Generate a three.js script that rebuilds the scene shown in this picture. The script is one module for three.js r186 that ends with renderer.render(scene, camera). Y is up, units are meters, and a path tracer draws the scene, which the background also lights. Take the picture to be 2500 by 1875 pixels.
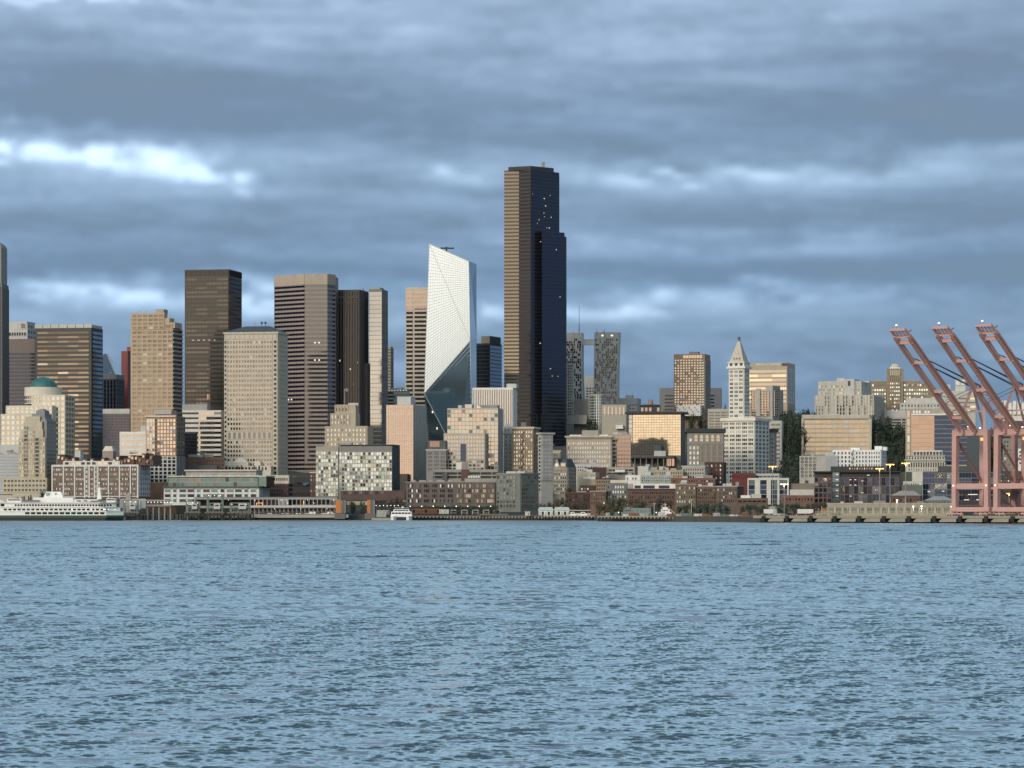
import * as THREE from 'three';
import { mergeGeometries } from 'three/addons/utils/BufferGeometryUtils.js';
import { FontLoader } from 'three/addons/loaders/FontLoader.js';
import { TextGeometry } from 'three/addons/geometries/TextGeometry.js';

// ---------------------------------------------------------------- camera, sky, sun, exposure
// Survey of the view: a 17.8 degree lens, eye 6.3 m above the bay. Picture measures (2500 x 1875) and a distance give real places.
const F = 8000, CX = 1250, HY = 1250, EYE = 6.3;
const scene = new THREE.Scene();
const camera = new THREE.PerspectiveCamera(2 * Math.atan(937.5 / F) * 180 / Math.PI, 4 / 3, 1, 30000);
camera.position.set(0, EYE, 0);
camera.lookAt(0, EYE, -100);
camera.setViewOffset(2500, 1875, 0, 937.5 - HY, 2500, 1875);     // level camera with a raised lens
const SUN_AZ = 34 * Math.PI / 180, SUN_EL = 24 * Math.PI / 180;  // behind the camera, to its left: the bright western sky
const sunDir = new THREE.Vector3(-Math.sin(SUN_AZ) * Math.cos(SUN_EL), Math.sin(SUN_EL), Math.cos(SUN_AZ) * Math.cos(SUN_EL));
const sun = new THREE.DirectionalLight(new THREE.Color().setRGB(1, 0.88, 0.71), 1.5);
sun.name = 'sun';
sun.position.copy(sunDir).multiplyScalar(4000).add(new THREE.Vector3(0, 0, -2600));
sun.target.position.set(0, 60, -2800);
sun.castShadow = true; sun.shadow.radius = 30;
Object.assign(sun.shadow.camera, { left: -900, right: 900, top: 500, bottom: -500, near: 100, far: 6000 });
sun.shadow.mapSize.set(4096, 4096);
scene.add(sun, sun.target);
const renderer = new THREE.WebGLRenderer({ antialias: true });
renderer.toneMapping = THREE.LinearToneMapping;
renderer.toneMappingExposure = 1.2;
renderer.shadowMap.enabled = true;
renderer.setSize(1024, 768);

// ---------------------------------------------------------------- helpers: random, noise
function rngOf(seed) { let s = seed | 0; return () => { s = (s + 0x6d2b79f5) | 0; let t = Math.imul(s ^ (s >>> 15), 1 | s); t = (t + Math.imul(t ^ (t >>> 7), 61 | t)) ^ t; return ((t ^ (t >>> 14)) >>> 0) / 4294967296; }; }
const rnd = rngOf(20241);
const rr = (a, b) => a + (b - a) * rnd();
const sstep = (a, b, x) => { const t = Math.min(1, Math.max(0, (x - a) / (b - a))); return t * t * (3 - 2 * t); };
const lerp = (a, b, t) => a + (b - a) * t;
const perm = new Uint8Array(512); { const r = rngOf(7), p = [...Array(256).keys()]; for (let i = 255; i > 0; i--) { const j = Math.floor(r() * (i + 1)); const t = p[i]; p[i] = p[j]; p[j] = t; } for (let i = 0; i < 512; i++) perm[i] = p[i & 255]; }
function vnoise(x, y) {
  const xi = Math.floor(x), yi = Math.floor(y), fx = x - xi, fy = y - yi, u = fx * fx * fx * (fx * (fx * 6 - 15) + 10), v = fy * fy * fy * (fy * (fy * 6 - 15) + 10);
  const X = xi & 255, Y = yi & 255, h = (i, j) => perm[perm[(X + i) & 255] + ((Y + j) & 255)] / 255;
  return lerp(lerp(h(0, 0), h(1, 0), u), lerp(h(0, 1), h(1, 1), u), v) * 2 - 1;
}
function fbm(x, y, n) { let a = 0.5, s = 0; for (let i = 0; i < n; i++) { s += a * vnoise(x + i * 17.3, y - i * 9.1); x *= 2.03; y *= 2.03; a *= 0.5; } return s; }
const toLin = (c) => { c /= 255; return c <= 0.04045 ? c / 12.92 : ((c + 0.055) / 1.055) ** 2.4; };

// ---------------------------------------------------------------- the sky: layered evening cloud, its colours measured where the picture shows it
{
  const W = 4096, Hh = 2048, data = new Float32Array(W * Hh * 4);
  // base tone of the eastern cloud deck by height in the picture (2500-px rows)
  const rows = [[-1700, 118, 147, 166], [-300, 115, 143, 163], [-60, 142, 170, 199], [0, 154, 180, 210], [150, 138, 164, 194], [320, 129, 157, 188], [420, 142, 171, 201], [560, 134, 163, 195], [680, 125, 156, 189], [780, 137, 167, 197], [900, 124, 152, 182], [1000, 107, 135, 165], [1250, 100, 125, 154]].map(([y, r, g, b]) => [y, toLin(r), toLin(g), toLin(b)]);
  const base = (y, o) => { let k = 0; while (k < rows.length - 2 && rows[k + 1][0] < y) k++; const t = Math.min(1, Math.max(0, (y - rows[k][0]) / (rows[k + 1][0] - rows[k][0]))); for (let c = 0; c < 3; c++) o[c] = lerp(rows[k][c + 1], rows[k + 1][c + 1], t); };
  // cloud masses: x, y, half width, half height, strength (log light), raggedness, tilt
  const masses = [
    [330, 215, 560, 62, -0.357, 0.5, 0.0], [150, 290, 420, 45, -0.255, 0.5, 0.03], [900, 285, 420, 40, -0.187, 0.6, 0.06],
    [2000, 300, 640, 55, -0.212, 0.6, 0.04], [1450, 360, 260, 36, -0.212, 0.7, 0.05], [2430, 180, 330, 220, -0.272, 0.4, 0],
    [2000, 528, 720, 34, -0.323, 0.5, 0.0], [2000, 662, 700, 26, -0.34, 0.5, 0.01], [2480, 620, 220, 160, -0.212, 0.4, 0],
    [420, 560, 600, 40, -0.17, 0.6, 0.02], [520, 650, 560, 28, -0.221, 0.6, 0.02], [900, 470, 300, 30, -0.102, 0.8, 0.04], [1000, 860, 800, 40, -0.119, 0.5, 0],
    [110, 391, 240, 13, 1.3, 1.1, 0.035], [300, 402, 130, 22, 0.8, 1.9, 0.05], [470, 436, 130, 17, 1, 1.8, 0.06], [570, 446, 70, 9, 0.55, 1.6, 0.02], [300, 410, 340, 52, 0.4, 1.6, 0.04], [430, 380, 60, 22, 0.4, 1.9, 0],
    [150, 6, 260, 22, 0.85, 0.8, 0.0], [0, 295, 90, 18, 0.55, 0.9, 0.1], [650, 120, 260, 60, 0.15, 0.6, 0.02], [1000, 90, 300, 70, 0.1, 0.6, 0.02], [1500, 130, 260, 34, 0.16, 0.8, -0.04],
    [1640, 420, 90, 22, 0.55, 1.4, 0.25], [1540, 446, 150, 16, 0.4, 1.3, 0.05], [1800, 424, 140, 24, 0.35, 1.3, 0.1], [2100, 430, 420, 36, 0.3, 1.0, -0.04], [2420, 372, 200, 24, 0.3, 1.0, -0.1], [1120, 440, 120, 14, 0.35, 1.2, 0.1],
    [180, 728, 320, 30, 0.55, 1.2, 0.04], [650, 735, 130, 34, 0.65, 1.2, 0.02], [420, 720, 300, 30, 0.25, 1.4, 0.02], [300, 745, 240, 16, 0.35, 0.9, 0], [60, 700, 140, 16, 0.3, 0.9, 0.05], [1200, 772, 60, 26, 0.55, 1.1, 0],
    [1500, 752, 140, 20, 0.65, 1.5, -0.12], [1760, 735, 360, 32, 0.38, 1.3, -0.06], [2050, 718, 260, 18, 0.22, 1.0, 0.02], [1450, 770, 90, 14, 0.4, 1.2, 0.05], [1750, 620, 360, 18, 0.16, 0.9, 0.0], [2150, 590, 300, 14, 0.16, 0.9, -0.03],
  ];
  const col = [0, 0, 0];
  for (let j = 0; j < Hh; j++) {
    const el = ((j + 0.5) / Hh - 0.5) * Math.PI, sy = Math.sin(el), cy = Math.cos(el);
    for (let i = 0; i < W; i++) {
      const k = (j * W + i) * 4;
      data[k + 3] = 1;
      if (el < -0.02) { data[k] = 0.10; data[k + 1] = 0.14; data[k + 2] = 0.18; continue; }
      const az = ((i + 0.5) / W - 0.5) * 2 * Math.PI, x = Math.cos(az) * cy, z = Math.sin(az) * cy;
      const east = -z / cy;                                        // 1 straight ahead, -1 behind
      const yy = Math.max(sy, 0);
      // cloud streets: noise on a high flat layer, so that they close up towards the horizon
      const q = 1 / (yy + 0.10), nx = x * q * 0.75, nz = z * q * 2.1;
      const n1 = fbm(nx + 3.1, nz + 8.7, 4), n2 = fbm(nx * 2.6 + 40 + n1, nz * 2.6 - 12, 4);
      const cloud = 0.30 * n1 + 0.17 * n2;
      const py = HY - F * Math.tan(Math.min(el, 1.2));
      base(py, col);
      const lift = 1 + 0.7 * sstep(0.33, 0.6, yy) + 3.1 * sstep(0.80, 0.95, east) * sstep(0.15, 0.24, yy) * (1 - sstep(0.36, 0.62, yy));   // last term: bright eastern band added above the frame to brighten the water
      let g = cloud * 1.05;
      if (east > 0.9 && el < 0.22) {
        const px = CX + F * (x / -z);
        if (px > -900 && px < 3400) {
          const w1 = fbm(px / 210 + 5, py / 52 + 3, 5), w2 = fbm(px / 60 - 9, py / 26 + 30, 4), fine = fbm(px / 420, py / 34 + 60, 5), wisp = fbm(px / 95 + 7 + 2 * w1, py / 38 - 20 + w1, 5), thread = fbm(px / 150 + 3 * w1, py / 17 + 11 + 1.5 * w1, 4);
          let m = 0;
          for (const a of masses) {
            const dx = (px - a[0] + 70 * w1) / a[2], dy = (py - a[1] - a[6] * (px - a[0]) + (26 * w1 + 13 * w2) * a[5]) / a[3], d2 = dx * dx + dy * dy;
            if (d2 < 9) m += a[4] * Math.exp(-d2 * 1.1) * (a[4] > 0.5 ? 0.35 + 0.95 * sstep(-0.3, 0.4, w2 * 1.3 + wisp * 1.6) : 1 + 0.55 * a[5] * (w2 + w1));
          }
          const inFrame = sstep(3400, 2700, px) * sstep(-900, -200, px) * sstep(0.22, 0.165, el);
          m = m > 0.4 ? 0.4 + 0.62 * (1 - Math.exp(-(m - 0.4) / 0.62)) : m;
          g = lerp(g, m + 0.22 * fine + 0.16 * w1 + 0.10 * w2 + 0.12 * wisp + 0.13 * thread, inFrame);
        }
      }
      const e = Math.exp(g), white = Math.max(0, g) * 0.35;
      { const grey = (col[0] + col[1] + col[2]) / 3; for (let c = 0; c < 3; c++) col[c] = lerp(col[c], grey, 0.03) * e * lift; }
      const mean = (col[0] + col[1] + col[2]) / 3;
      for (let c = 0; c < 3; c++) col[c] = lerp(col[c], mean * [0.93, 1.03, 1.04][c], Math.min(0.85, white));
      // the evening light in the west, broad and low, through breaks in the same cloud
      const toSun = Math.acos(Math.max(-1, Math.min(1, (x * sunDir.x + z * sunDir.z) / Math.hypot(sunDir.x, sunDir.z) / cy)));
      const a1 = Math.exp(-((toSun / 0.80) ** 2)), a2 = Math.exp(-((toSun / 0.8) ** 2));
      const low = Math.exp(-((el / 0.14) ** 2)), mid = Math.exp(-(((el - 0.44) / 0.2) ** 2)), br = Math.exp(cloud * 1.2);
      col[0] += (2.75 * a1 * low + 2.5 * a2 * mid) * br; col[1] += (2.1 * a1 * low + 2.3 * a2 * mid) * br; col[2] += (1.38 * a1 * low + 1.95 * a2 * mid) * br;
      data[k] = col[0] / 1.2; data[k + 1] = col[1] / 1.2; data[k + 2] = col[2] / 1.2;   // shares of the exposure set above
    }
  }
  { const v = []; for (let j = Math.round(Hh * (0.5 + 10 / 180)); j < Hh * (0.5 + 20 / 180); j += 4) for (let i = 0; i < W; i += 16) { const k = (j * W + i) * 4; v.push((data[k] + data[k + 1] + data[k + 2]) / 3); } v.sort((a, b) => a - b); console.log('sky ring median', v[v.length >> 1].toFixed(3)); }
  const t = new THREE.DataTexture(data, W, Hh, THREE.RGBAFormat, THREE.FloatType);
  t.mapping = THREE.EquirectangularReflectionMapping;
  t.magFilter = t.minFilter = THREE.LinearFilter;
  t.needsUpdate = true;
  scene.background = t; scene.environment = t;
}

// ---------------------------------------------------------------- textures and materials
function grainTexture(n, seed, lo, hi, blotch, streak = 0) {
  const d = new Uint8Array(n * n * 4), r = rngOf(seed), lat = (f, fy = f) => { const g = Array.from({ length: f * fy }, () => r()); return (x, y) => { const X = x * f, Y = y * fy, xi = Math.floor(X), yi = Math.floor(Y), u = sstep(0, 1, X - xi), v = sstep(0, 1, Y - yi), at = (i, j) => g[((j % fy) + fy) % fy * f + ((i % f) + f) % f]; return lerp(lerp(at(xi, yi), at(xi + 1, yi), u), lerp(at(xi, yi + 1), at(xi + 1, yi + 1), u), v) - 0.5; }; };
  const L = [[lat(5), 0.5], [lat(11), 0.3], [lat(27), 0.25], [lat(64), 0.3]], S = lat(48, 4);
  for (let j = 0; j < n; j++) for (let i = 0; i < n; i++) {
    let v = 0.5; for (const [f, w] of L) v += blotch * w * f(i / n, j / n); v += streak * S(i / n, j / n) + (r() - 0.5) * 0.3;
    const k = (j * n + i) * 4, q = Math.round(255 * lerp(lo, hi, Math.min(1, Math.max(0, v))));
    d[k] = d[k + 1] = d[k + 2] = q; d[k + 3] = 255;
  }
  const t = new THREE.DataTexture(d, n, n); t.wrapS = t.wrapT = THREE.RepeatWrapping; t.magFilter = THREE.LinearFilter; t.needsUpdate = true; return t;
}
const texPlaster = grainTexture(256, 3, 0.74, 1.0, 0.8, 0.35), texBrick = grainTexture(256, 9, 0.6, 1.0, 0.9, 0.2), texPaint = grainTexture(256, 5, 0.82, 1.0, 0.8, 0.4);
const mats = new Map();
function mat(r, g, b, rough = 0.8, metal = 0, map = texPlaster, extra) {
  const key = [r, g, b, rough, metal, map?.uuid, JSON.stringify(extra ?? 0)].join();
  if (!mats.has(key)) { const m = new THREE.MeshPhysicalMaterial({ color: new THREE.Color().setRGB(r, g, b), roughness: rough, metalness: metal, map, ...extra }); mats.set(key, m); }
  return mats.get(key);
}
const glass = (r, g, b, metal = 0.9, rough = 0.05) => mat(r, g, b, rough, metal, null);
const lamp = (r, g, b, k) => { const key = ['lamp', r, g, b, k].join(); if (!mats.has(key)) mats.set(key, new THREE.MeshStandardMaterial({ color: 0x222222, emissive: new THREE.Color().setRGB(r, g, b), emissiveIntensity: k, roughness: 0.6 })); return mats.get(key); };
const M = {
  tan: mat(0.44, 0.37, 0.28), tanWarm: mat(0.46, 0.36, 0.26), beige: mat(0.52, 0.47, 0.39), cream: mat(0.6, 0.55, 0.46), white: mat(0.74, 0.73, 0.69), terracotta: mat(0.72, 0.70, 0.64),
  stone: mat(0.36, 0.33, 0.28), grey: mat(0.33, 0.33, 0.32), lightGrey: mat(0.5, 0.5, 0.48), midGrey: mat(0.24, 0.24, 0.24), darkGrey: mat(0.10, 0.105, 0.11), charcoal: mat(0.045, 0.047, 0.05),
  brown: mat(0.20, 0.165, 0.15), taupe: mat(0.30, 0.25, 0.23), brownDark: mat(0.085, 0.07, 0.066), bronze: mat(0.007, 0.006, 0.0056, 0.4), granite: mat(0.032, 0.030, 0.033, 0.25),
  brick: mat(0.135, 0.085, 0.072, 0.9, 0, texBrick), brickDark: mat(0.08, 0.045, 0.04, 0.9, 0, texBrick), brickBrown: mat(0.15, 0.10, 0.075, 0.9, 0, texBrick), brickTan: mat(0.33, 0.26, 0.18, 0.9, 0, texBrick), redGranite: mat(0.20, 0.035, 0.030, 0.5),
  slate: mat(0.06, 0.07, 0.085), roofTar: mat(0.05, 0.05, 0.052), roofLight: mat(0.45, 0.46, 0.46), copper: mat(0.035, 0.135, 0.145, 0.55), concrete: mat(0.34, 0.33, 0.30), concreteDark: mat(0.14, 0.135, 0.125), timber: mat(0.035, 0.028, 0.022, 0.95, 0, texBrick),
  steelGreen: mat(0.16, 0.20, 0.18, 0.6, 0, texPaint), steelGrey: mat(0.25, 0.26, 0.27, 0.5, 0.3, texPaint), steelDark: mat(0.03, 0.032, 0.035, 0.6, 0, texPaint), crane: mat(0.50, 0.305, 0.275, 0.7, 0, texPaint), craneDark: mat(0.32, 0.15, 0.125, 0.7, 0, texPaint), cable: mat(0.06, 0.07, 0.085, 0.5, 0.4, null),
  shipWhite: mat(0.78, 0.79, 0.77, 0.4, 0, texPaint), shipGreen: mat(0.01, 0.085, 0.045, 0.5, 0, texPaint), shipBlack: mat(0.012, 0.013, 0.015, 0.6, 0, texPaint), orange: mat(0.50, 0.17, 0.035, 0.6, 0, texPaint), rust: mat(0.22, 0.085, 0.045, 0.8, 0, texBrick),
  gMirror: glass(0.62, 0.63, 0.62, 0.95, 0.03), gGold: glass(0.30, 0.27, 0.24, 0.92), gGoldDim: glass(0.10, 0.087, 0.07, 0.88), gBronze: glass(0.17, 0.147, 0.115, 0.9), gWarm: glass(0.125, 0.11, 0.094, 0.85), gWarm2: glass(0.155, 0.135, 0.115, 0.85), gCopper: glass(0.27, 0.205, 0.17, 0.92), gSilver: glass(0.27, 0.28, 0.28, 0.92), gBlue: glass(0.10, 0.13, 0.17, 0.85), gNavy: glass(0.030, 0.045, 0.085, 0.75), gTeal: glass(0.06, 0.10, 0.105, 0.8), gDark: glass(0.022, 0.023, 0.027, 0.5), gBlack: glass(0.012, 0.012, 0.014, 0.3),
  gMid: glass(0.10, 0.10, 0.10, 0.85), gPale: glass(0.32, 0.32, 0.30, 0.85, 0.08), gGreen: glass(0.22, 0.26, 0.24, 0.85), blind: mat(0.5, 0.48, 0.42, 0.4, 0, null, { clearcoat: 0.6, clearcoatRoughness: 0.05 }), curtain: mat(0.72, 0.71, 0.66, 0.4, 0, null, { clearcoat: 0.6, clearcoatRoughness: 0.05 }), blindDark: mat(0.16, 0.15, 0.13, 0.4, 0, null, { clearcoat: 0.6, clearcoatRoughness: 0.05 }),
  litWarm: lamp(1, 0.72, 0.36, 0.9), litWhite: lamp(1, 0.93, 0.8, 1.0), litOrange: lamp(1, 0.42, 0.1, 1.6), bulbOrange: lamp(1, 0.42, 0.08, 4.5), bulbWhite: lamp(1, 0.93, 0.8, 3),
};

// ---------------------------------------------------------------- mesh building
class MB {                                   // collects boxes, bars and faces into one geometry; uv in metres / 24
  constructor() { this.p = []; this.n = []; this.u = []; this.i = []; }
  quad(a, b, c, d) {
    const k = this.p.length / 3, e1 = [b[0] - a[0], b[1] - a[1], b[2] - a[2]], e2 = [d[0] - a[0], d[1] - a[1], d[2] - a[2]];
    let n = [e1[1] * e2[2] - e1[2] * e2[1], e1[2] * e2[0] - e1[0] * e2[2], e1[0] * e2[1] - e1[1] * e2[0]]; const l = Math.hypot(...n) || 1; n = n.map((v) => v / l);
    const flat = Math.abs(n[1]) > 0.8;
    for (const q of [a, b, c, d]) { this.p.push(...q); this.n.push(...n); const h = flat ? q[2] : q[1], s = flat ? q[0] : (Math.abs(n[0]) > Math.abs(n[2]) ? q[2] : q[0]); this.u.push(s / 24 + 0.13, h / 24 + 0.37); }
    this.i.push(k, k + 1, k + 2, k, k + 2, k + 3); return this;
  }
  tri(a, b, c) { return this.quad(a, b, c, c); }
  box(x0, x1, y0, y1, z0, z1, m) {           // m: optional [U, V, Wd, O] frame of a face
    const P = m ? (x, y, z) => [m.o[0] + m.ux * x + m.nx * z, y, m.o[2] + m.uz * x + m.nz * z] : (x, y, z) => [x, y, z];
    const a = P(x0, y0, z1), b = P(x1, y0, z1), c = P(x1, y1, z1), d = P(x0, y1, z1), e = P(x0, y0, z0), f = P(x1, y0, z0), g = P(x1, y1, z0), h = P(x0, y1, z0);
    return this.quad(a, b, c, d).quad(f, e, h, g).quad(b, f, g, c).quad(e, a, d, h).quad(d, c, g, h).quad(e, f, b, a);
  }
  bar(a, b, w, h = w) {                       // square bar between two points
    const A = new THREE.Vector3(...a), Bv = new THREE.Vector3(...b), d = Bv.clone().sub(A).normalize();
    const up = Math.abs(d.y) > 0.95 ? new THREE.Vector3(0, 0, 1) : new THREE.Vector3(0, 1, 0), s = new THREE.Vector3().crossVectors(d, up).normalize(), t = new THREE.Vector3().crossVectors(s, d).normalize();
    const c = (o, i, j) => { const v = o.clone().addScaledVector(s, i * w / 2).addScaledVector(t, j * h / 2); return [v.x, v.y, v.z]; };
    const p = [c(A, -1, -1), c(A, 1, -1), c(A, 1, 1), c(A, -1, 1), c(Bv, -1, -1), c(Bv, 1, -1), c(Bv, 1, 1), c(Bv, -1, 1)];
    return this.quad(p[3], p[2], p[1], p[0]).quad(p[4], p[5], p[6], p[7]).quad(p[0], p[1], p[5], p[4]).quad(p[1], p[2], p[6], p[5]).quad(p[2], p[3], p[7], p[6]).quad(p[3], p[0], p[4], p[7]);
  }
  prism(pts, y0, y1) {                        // upright prism on [x, z] points, counter-clockwise seen from above (x right, z towards the viewer: left to right along the front)
    const n = pts.length;
    for (let i = 0; i < n; i++) { const a = pts[i], b = pts[(i + 1) % n]; this.quad([a[0], y0, a[1]], [b[0], y0, b[1]], [b[0], y1, b[1]], [a[0], y1, a[1]]); }
    for (let i = 1; i < n - 1; i++) this.tri([pts[0][0], y1, pts[0][1]], [pts[i][0], y1, pts[i][1]], [pts[i + 1][0], y1, pts[i + 1][1]]);
    return this;
  }
  pyramid(x0, x1, z0, z1, y0, y1, tx0, tx1, tz0, tz1) {   // hip roof or frustum
    const a = [x0, y0, z1], b = [x1, y0, z1], c = [x1, y0, z0], d = [x0, y0, z0], e = [tx0, y1, tz1], f = [tx1, y1, tz1], g = [tx1, y1, tz0], h = [tx0, y1, tz0];
    return this.quad(a, b, f, e).quad(b, c, g, f).quad(c, d, h, g).quad(d, a, e, h).quad(e, f, g, h);
  }
  geo() {
    const g = new THREE.BufferGeometry();
    g.setAttribute('position', new THREE.Float32BufferAttribute(this.p, 3)); g.setAttribute('normal', new THREE.Float32BufferAttribute(this.n, 3)); g.setAttribute('uv', new THREE.Float32BufferAttribute(this.u, 2)); g.setIndex(this.i); return g;
  }
  mesh(name, m, parent) { const o = new THREE.Mesh(this.geo(), m); o.name = name; o.castShadow = o.receiveShadow = true; parent.add(o); return o; }
}
const names = new Map();
const numbered = (n) => { const k = names.get(n) ?? 0; names.set(n, k + 1); return k ? n + '_' + String(k).padStart(3, '0') : n; };
function thing(name, label, category, x, y, z, turn = 0, group) { const o = new THREE.Group(); o.name = numbered(name); o.position.set(x, y, z); o.rotation.y = turn; o.userData = { label, category }; if (group) o.userData.group = group; scene.add(o); return o; }
function structure(name, geo, m) { const o = new THREE.Mesh(geo, m); o.name = numbered(name); o.userData = { kind: 'structure', label: name.replace(/_/g, ' '), category: name.replace(/_/g, ' ') }; o.castShadow = o.receiveShadow = true; scene.add(o); return o; }
const unit = new THREE.BoxGeometry(1, 1, 1);
const cylinder = new THREE.CylinderGeometry(0.5, 0.5, 1, 14);
function piece(name, geo, m, parent, x, y, z, sx, sy, sz, ry = 0, rx = 0) { const o = new THREE.Mesh(geo, m); o.name = name; o.position.set(x, y, z); o.scale.set(sx, sy, sz); o.rotation.set(rx, ry, 0); o.castShadow = o.receiveShadow = true; parent.add(o); return o; }
const pick = (list) => { const r = rnd(); let s = 0; for (const [m, w] of list) { s += w; if (r < s) return m; } return list[list.length - 1][0]; };
const wx = (x, D) => (x - CX) / F * D, wy = (y, D) => EYE + (HY - y) / F * D;

// ground level under the city: flat made ground by the water, then the hill
const groundAt = (D) => { const k = [[0, 3.2], [2780, 3.6], [2920, 14], [3100, 40], [3300, 68], [3580, 96], [4000, 104], [9000, 80]]; let i = 0; while (i < k.length - 2 && k[i + 1][0] < D) i++; const t = Math.min(1, Math.max(0, (D - k[i][0]) / (k[i + 1][0] - k[i][0]))); return lerp(k[i][1], k[i + 1][1], t); };

// ---------------------------------------------------------------- buildings
// px: [left end, corner, right end] in picture columns. With turn a > 0 the main wall is left of the corner and the narrow wall right of it.
function building(name, label, o) {
  const [x0, xc, x1] = o.px, D = o.D, a = o.a !== undefined ? o.a * Math.PI / 180 : x1 > xc ? 12 * Math.PI / 180 : Math.atan((x1 - CX) / F) + 0.015, cX = wx(xc, D), cZ = -D, A = (x0 - CX) / F, Bq = (x1 - CX) / F;
  const W = (cX - A * D) / (Math.cos(a) + A * Math.sin(a));
  let d = o.dep ?? 30;
  if (x1 > xc && !o.dep) { const den = Math.sin(a) - Bq * Math.cos(a); d = den > 0.02 ? (Bq * D - cX) / den : 30; }
  d = Math.min(Math.max(d, 5), o.maxDep ?? 90);
  const base = (o.base !== undefined ? wy(o.base, D) : groundAt(D)) - 0.4, n = [-Math.sin(a), Math.cos(a)], t = [Math.cos(a), Math.sin(a)];
  const gx = cX - t[0] * W / 2 - n[0] * d / 2, gz = cZ - t[1] * W / 2 - n[1] * d / 2;
  const g = thing(name, label, o.cat ?? 'building', gx, base, gz, -a, o.group);
  const b = { g, W, d, D, base, x0, xc, wall: o.wall ?? M.tan, parts: new Map(), h: wy(o.y, D) - base };
  b.vy = (y) => wy(y, D) - base;
  b.ux = (x) => (x - x0) / (xc - x0) * W - W / 2;
  b.fx = (x) => (x - x0) / (xc - x0);
  b.m = (px) => px * D / F;
  b.faces = { m: { o: [0, 0, d / 2], ux: 1, uz: 0, nx: 0, nz: 1, L: W, ry: 0 }, s: { o: [W / 2, 0, 0], ux: 0, uz: -1, nx: 1, nz: 0, L: d, ry: Math.PI / 2 }, l: { o: [-W / 2, 0, 0], ux: 0, uz: 1, nx: -1, nz: 0, L: d, ry: -Math.PI / 2 } };
  b.mb = (part, m) => { const k = part + '|' + m.uuid; if (!b.parts.has(k)) b.parts.set(k, [part, m, new MB()]); return b.parts.get(k)[2]; };
  b.done = () => { for (const [part, m, mb] of b.parts.values()) mb.mesh(part, m, g); return b; };
  b.block = (part, m, px0, px1, yt, yb, z0, z1) => b.mb(part, m).box(b.ux(px0), b.ux(px1), b.vy(yb), b.vy(yt), z0 ?? -d / 2, z1 ?? d / 2);
  if (!o.noCore) b.mb('wall', b.wall).box(-W / 2, W / 2, 0, b.h, -d / 2, d / 2);
  return b;
}
// punched windows: c x r openings between x fractions xs and picture rows ys; every opening gets its pane, piers and spandrels stand proud of it
function punched(b, face, o) {
  const f = b.faces[face], [fa, fb] = o.xs ?? [0, 1], u0 = (fa - 0.5) * f.L, u1 = (fb - 0.5) * f.L, v1 = b.vy(o.ys[0]), v0 = b.vy(o.ys[1]), { c, r } = o, fw = o.fw ?? 0.6, fh = o.fh ?? 0.55, lip = o.lip ?? 0.45, z = o.z ?? 0;
  const cw = (u1 - u0) / c, ch = (v1 - v0) / r, wall = b.mb(o.part ?? 'wall', o.wall ?? b.wall), g = typeof o.glass === 'function' ? o.glass : () => o.glass;
  if (fw < 0.995) for (let i = 0; i <= c; i++) { const w = cw * (1 - fw) / 2, a0 = i ? u0 + i * cw - w : u0, a1 = i < c ? u0 + i * cw + w : u1; wall.box(a0, a1, v0, v1, z - 0.02, z + lip, f); }
  for (let j = 0; j <= r; j++) { const w = ch * (1 - fh) / 2, a0 = j ? v0 + j * ch - w : v0, a1 = j < r ? v0 + j * ch + w : v1; wall.box(u0 + 0.03, u1 - 0.03, a0, a1, z - 0.02, z + lip - (o.flush ?? 0.06), f); }
  const many = o.merge || c * r > 300, loose = many ? new Map() : null;
  for (let i = 0; i < c; i++) for (let j = 0; j < r; j++) {
    if (o.skip && o.skip(i, j)) continue;
    const u = u0 + (i + 0.5) * cw, v = v0 + (j + 0.5) * ch, w = cw * Math.min(fw + 0.02, 1), h = ch * Math.min(fh + 0.02, 1), m = g(i, r - 1 - j);
    if (many) { if (!loose.has(m)) loose.set(m, new MB()); loose.get(m).box(u - w / 2, u + w / 2, v - h / 2, v + h / 2, z - 0.02, z + 0.1, f); continue; }
    const p = piece('window', unit, m, b.g, f.o[0] + f.ux * u + f.nx * (z + 0.06), v, f.o[2] + f.uz * u + f.nz * (z + 0.06), w, h, 0.12, f.ry + (rnd() - 0.5) * (o.tilt ?? 0.012), (rnd() - 0.5) * (o.tilt ?? 0.012));
    if (o.bars) for (let k = 1; k < o.bars; k++) wall.box(u - w / 2 + w * k / o.bars - (o.barW ?? 0.09), u - w / 2 + w * k / o.bars + (o.barW ?? 0.09), v - h / 2, v + h / 2, z, z + lip * 0.7, f);
    if (o.rail) wall.box(u - w / 2, u + w / 2, v - 0.06, v + 0.06, z, z + lip * 0.6, f);
  }
  if (many) for (const [m, mb] of loose) { const q = mb.mesh('window_grid', m, b.g); q.userData.kind = 'stuff'; }
}
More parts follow.
